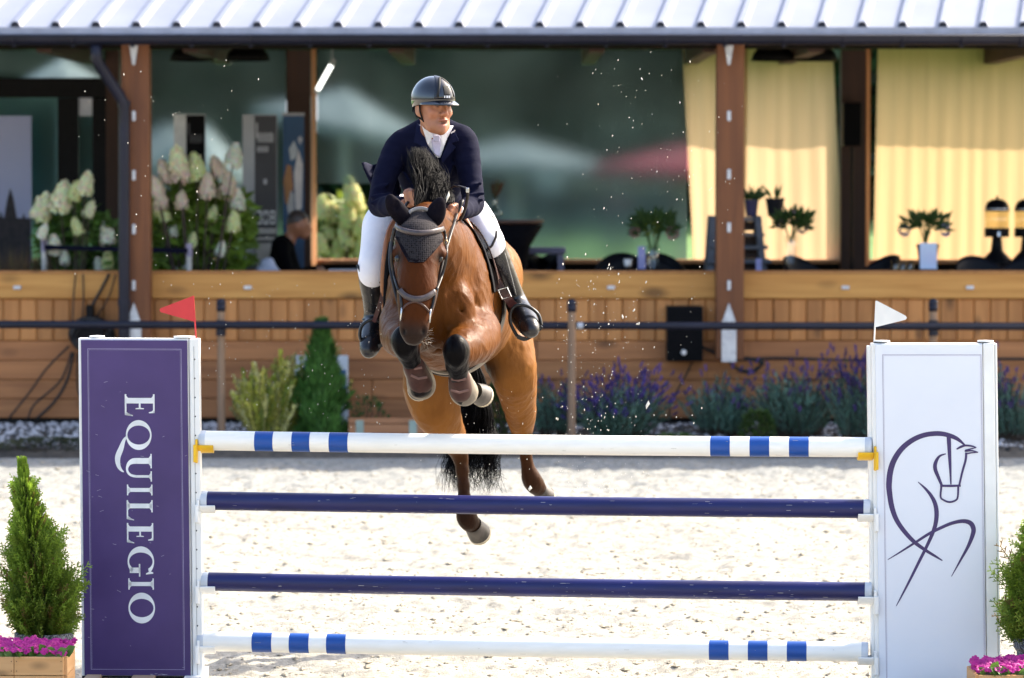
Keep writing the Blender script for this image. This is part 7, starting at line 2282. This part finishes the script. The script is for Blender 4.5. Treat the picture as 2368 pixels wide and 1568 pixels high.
# flying jacket tail
mb = MB(); n_, m_ = 10, 8; vs, fs = [], []
E0 = [(878, 374), (884, 400), (888, 440)]; E1 = [(838, 380), (846, 408), (862, 442)]
for j in range(m_ + 1):
    t_ = j / m_
    a = spline([(x, y) for x, y in E0], m_ // 2)[j]; b = spline([(x, y) for x, y in E1], m_ // 2)[j]
    for i in range(n_ + 1):
        u = i / n_
        vs.append(P(a[0] + (b[0] - a[0]) * u, a[1] + (b[1] - a[1]) * u + 5 * math.sin(u * 5), 20.95 + .05 * math.sin(4 * u + 2 * t_)))
for j in range(m_):
    for i in range(n_):
        q = j * (n_ + 1) + i; fs.append((q, q + 1, q + n_ + 2, q + n_ + 1))
mb.add(vs, fs); o = mb.build('jacket_tail', m_jack, jacket, smooth=True); sm2 = o.modifiers.new('s', 'SOLIDIFY'); sm2.thickness = .006
jt = SDF(); jt.cone(PA(905, 410, 20.80), .05, PA(878, 405, 20.95), .03, .04); jt.cone(PA(905, 440, 20.85), .05, PA(885, 425, 20.95), .03, .04)
v, f = jt.surface(.01, smooth=1); obj('jacket_skirt', npmesh('jacket_skirt', v, f), m_jack, jacket)
# breeches
m_br = M('white_breeches', (.74, .74, .80), .66, col2=(.69, .69, .76), scale=14, bump=.25, bscale=12)
br = SDF()
br.cone(PA(985, 505, 21.15), .16, PA(1025, 500, 21.15), .16, .06)
br.chain([(PA(940, 505, 21.05), .12), (PA(886, 512, 20.82), .078), (PA(873, 550, 20.70), .062), (PA(862, 612, 20.60), .053), (PA(862, 640, 20.61), .048)], .05)
br.chain([(PA(1045, 470, 20.95), .085), (PA(1084, 488, 20.88), .074), (PA(1112, 520, 20.74), .064), (PA(1131, 557, 20.64), .050), (PA(1138, 572, 20.65), .044)], .05)
br.cone(PA(888, 520, 20.74), .006, PA(915, 512, 20.85), .006, .03)
v, f = br.surface(.008, smooth=1); obj('breeches', npmesh('breeches', v, f), m_br, rider)
# boots
m_boot = M('riding_boot', (.006, .006, .008), .28, col2=(.010, .010, .012), scale=14, spec=.45, bump=.12, bscale=26, rrough=.06)
def boot(shaft, foot, heel, tcut, name):
    s = SDF(); s.chain(shaft, .03); s.chain(foot, .03); s.cone(*heel, .02)
    a = shaft[0][0]
    s.cone(*tcut, .006, sub=True)
    v, f = s.surface(.0065, smooth=1); return obj(name, npmesh(name, v, f), m_boot, rider)
bl = boot([(PA(860, 634, 20.62), .064), (PA(865, 690, 20.70), .050), (PA(866, 742, 20.78), .041)], [(PA(866, 742, 20.78), .043), (PA(863, 766, 20.68), .053), (PA(857, 796, 20.58), .045), (PA(852, 812, 20.53), .028)],
          (PA(868, 755, 20.82), .036, PA(872, 770, 20.84), .032), (PA(866, 560, 20.50), .068, PA(864, 604, 20.54), .060), 'boot')
brr = boot([(PA(1132, 556, 20.64), .060), (PA(1164, 624, 20.72), .048), (PA(1188, 680, 20.80), .039), (PA(1195, 704, 20.82), .040)], [(PA(1195, 704, 20.82), .042), (PA(1209, 730, 20.72), .053), (PA(1222, 752, 20.61), .045), (PA(1229, 764, 20.56), .028)],
           (PA(1192, 716, 20.86), .034, PA(1190, 728, 20.88), .030), (PA(1098, 500, 20.54), .066, PA(1121, 536, 20.56), .056), 'boot')
for b_, pts in ((bl, [(826, 612), (836, 634), (856, 650), (878, 652), (894, 640)]), (brr, [(1112, 578), (1124, 580), (1138, 568), (1147, 548), (1148, 533)])):
    mb = MB(); mb.tube([P(x, y, 20.565) for x, y in pts], .006, 6); mb.build('boot_rim', m_boot, b_, smooth=True)
path_tube('boot_glint', [(1150, 545, 20.60), (1168, 590, 20.64), (1182, 640, 20.69), (1193, 682, 20.75)], .004, M('boot_shine', (.20, .20, .20), .25), brr)  # pale tube standing in for the sun's shine along the boot
for b_, q in ((bl, (853, 737, 20.74)), (brr, (1204, 704, 20.78))):
    mb = MB(); c_ = P(*q); mb.tube([c_ + Vector((.03 * math.cos(t), -.01 + .03 * math.sin(t), .004 * math.cos(t))) for t in np.linspace(0, 6.28, 13)], .0055, 6); mb.build('spur_strap', m_dleather, b_, smooth=True)
# watch
mb = MB(); c_ = P(1061, 484, 20.06); mb.lathe([(0, -.008), (.020, -.007), (.022, 0), (0, .004)], 16, (c_.x, 20.055, c_.z), axis='y'); wt = mb.build('wristwatch', M('watch_white', (.75, .76, .78), .2), rider)
mb = MB(); mb.tube([c_ + Vector((.026 * math.cos(t) * .6, .03 * math.sin(t), .04 * math.cos(t))) for t in np.linspace(0, 6.28, 15)], .007, 6, flat=1.6); mb.build('watch_strap', m_dleather, wt, smooth=True)

# helmet
m_hel = M('helmet_gloss', (.006, .007, .012), .10, col2=(.007, .008, .014), scale=8, spec=.6, coat=.6)
m_helm = M('helmet_panel', (.004, .005, .014), .30, spec=.5)
def hw(s, f, u): return Vector(hl(s, f, u))
HR = (.100, .128, .112); HU = .028
def hsurf(az, el, o=0.0):
    """az 0 = front, el 90 = top"""
    ca, sa, ce, se = math.cos(az), math.sin(az), math.cos(el), math.sin(el)
    bul = 1 + .02 * math.cos(az) * se
    return hw((HR[0] + o) * sa * ce, -.008 + (HR[1] + o) * ca * ce * bul, HU + (HR[2] + o) * se)
def rim_el(az):      # lower edge, deeper at the back
    return R(-6) - R(17) * (.5 - .5 * math.cos(az)) ** 1.2 + R(4) * math.sin(az) ** 2 * -1
vs, fs = [], []
na, ne = 48, 18
for j in range(ne + 1):
    for i in range(na):
        az = 2 * math.pi * i / na
        e0 = rim_el(az); el = e0 + (R(90) - e0) * (j / ne)
        vs.append(hsurf(az, el if j < ne else R(89.9)))
for j in range(ne):
    for i in range(na):
        i2 = (i + 1) % na; fs.append((j*na+i, j*na+i2, (j+1)*na+i2, (j+1)*na+i))
mb = MB(); mb.add(vs, fs); helmet = mb.build('helmet', m_hel, rider, smooth=True)
sm3 = helmet.modifiers.new('s', 'SOLIDIFY'); sm3.thickness = .012; sm3.offset = -1
def hstrip(azs, els, o, name, mat, parent=helmet, na=10, ne=14, th=.004):
    vs, fs = [], []
    for j in range(ne + 1):
        e_ = R(els[0] + (els[1] - els[0]) * j / ne)
        a0, a1 = azs(j / ne)
        for i in range(na + 1):
            vs.append(hsurf(R(a0 + (a1 - a0) * i / na), e_, o))
    for j in range(ne):
        for i in range(na):
            q = j * (na + 1) + i; fs.append((q, q + 1, q + na + 2, q + na + 1))
    mb = MB(); mb.add(vs, fs); o_ = mb.build(name, mat, parent, smooth=True)
    s_ = o_.modifiers.new('s', 'SOLIDIFY'); s_.thickness = th; s_.offset = -1
    return o_
hstrip(lambda t: (-34 + 4 * t, 34 - 4 * t), (2, 84), .004, 'crown_panel', m_helm)
hstrip(lambda t: (-22 * (1 - t ** 3), 22 * (1 - t ** 3)), (4, 58), .0095, 'front_panel', m_hel)
hstrip(lambda t: (-9, 9), (12, 34), .0125, 'vent_grille', M('vent_dark', (.004, .004, .005), .7), th=.002)
mb = MB()
arch = []
for k in range(25):
    t = -1 + 2 * k / 24
    arch.append(hsurf(R(25 * t), R(62 - 54 * abs(t) ** 2.6), .0085))
mb.tube(arch, .0065, 6, flat=.5); mb.build('vent_slot', M('vent_dark', (.004, .004, .005), .7), helmet, smooth=True)
mb = MB()
for k, (az, w_) in enumerate(((-8, .0022), (-1.5, .004), (5, .004))):
    c_ = hsurf(R(az), R(7.5), .0125); e = Vector(sh_)
    mb.prism([c_ - e * w_ - Vector((0, 0, .0055)), c_ + e * w_ - Vector((0, 0, .0055)), c_ + e * w_ + Vector((0, 0, .0055)), c_ - e * w_ + Vector((0, 0, .0055))], Vector(fh) * .002)
mb.build('lettering', M('badge_white', (.8, .8, .82), .4), helmet)
# visor
vs, fs = [], []
nv, mv = 24, 6
for j in range(mv + 1):
    t = j / mv
    for i in range(nv + 1):
        az = R(-72 + 144 * i / nv)
        ext = (.052 * math.cos(az * 1.2) ** .8 if abs(az * 1.2) < 1.57 else 0) * t
        p = hsurf(az, rim_el(az) + R(3), -.004)
        vs.append(p + Vector(fh) * ext + Vector(sh_) * math.sin(az) * ext * .25 - Vector(uh) * (.020 * t ** 1.4 * math.cos(az)))
for j in range(mv):
    for i in range(nv):
        q = j * (nv + 1) + i; fs.append((q, q + 1, q + nv + 2, q + nv + 1))
mb = MB(); mb.add(vs, fs); o = mb.build('visor', m_hel, helmet, smooth=True); s_ = o.modifiers.new('s', 'SOLIDIFY'); s_.thickness = .006
# harness
m_web = M('webbing', (.003, .003, .004), .7, spec=.15)
for sgn in (-1, 1):
    mb = MB(); mb.tube([hw(sgn * .088, .012, .02), hw(sgn * .086, .018, -.03), hw(sgn * .074, .022, -.070), hw(sgn * .050, .040, -.112), hw(0, .064, -.140)], .0075, 6, flat=.45, up=tuple(fh)); mb.build('chin_strap', m_web, helmet, smooth=True)
    mb = MB(); mb.tube([hw(sgn * .074, .020, -.068), hw(sgn * .082, -.02, -.055), hw(sgn * .078, -.06, -.03)], .006, 6, flat=.5); mb.build('rear_strap', m_web, helmet, smooth=True)
mb = MB(); mb.tube([hw(.07, -.075, -.018), hw(.03, -.102, -.03), hw(-.03, -.102, -.03), hw(-.07, -.075, -.018)], .020, 8, flat=.3, up=tuple(uh)); mb.build('nape_pad', m_web, helmet, smooth=True)
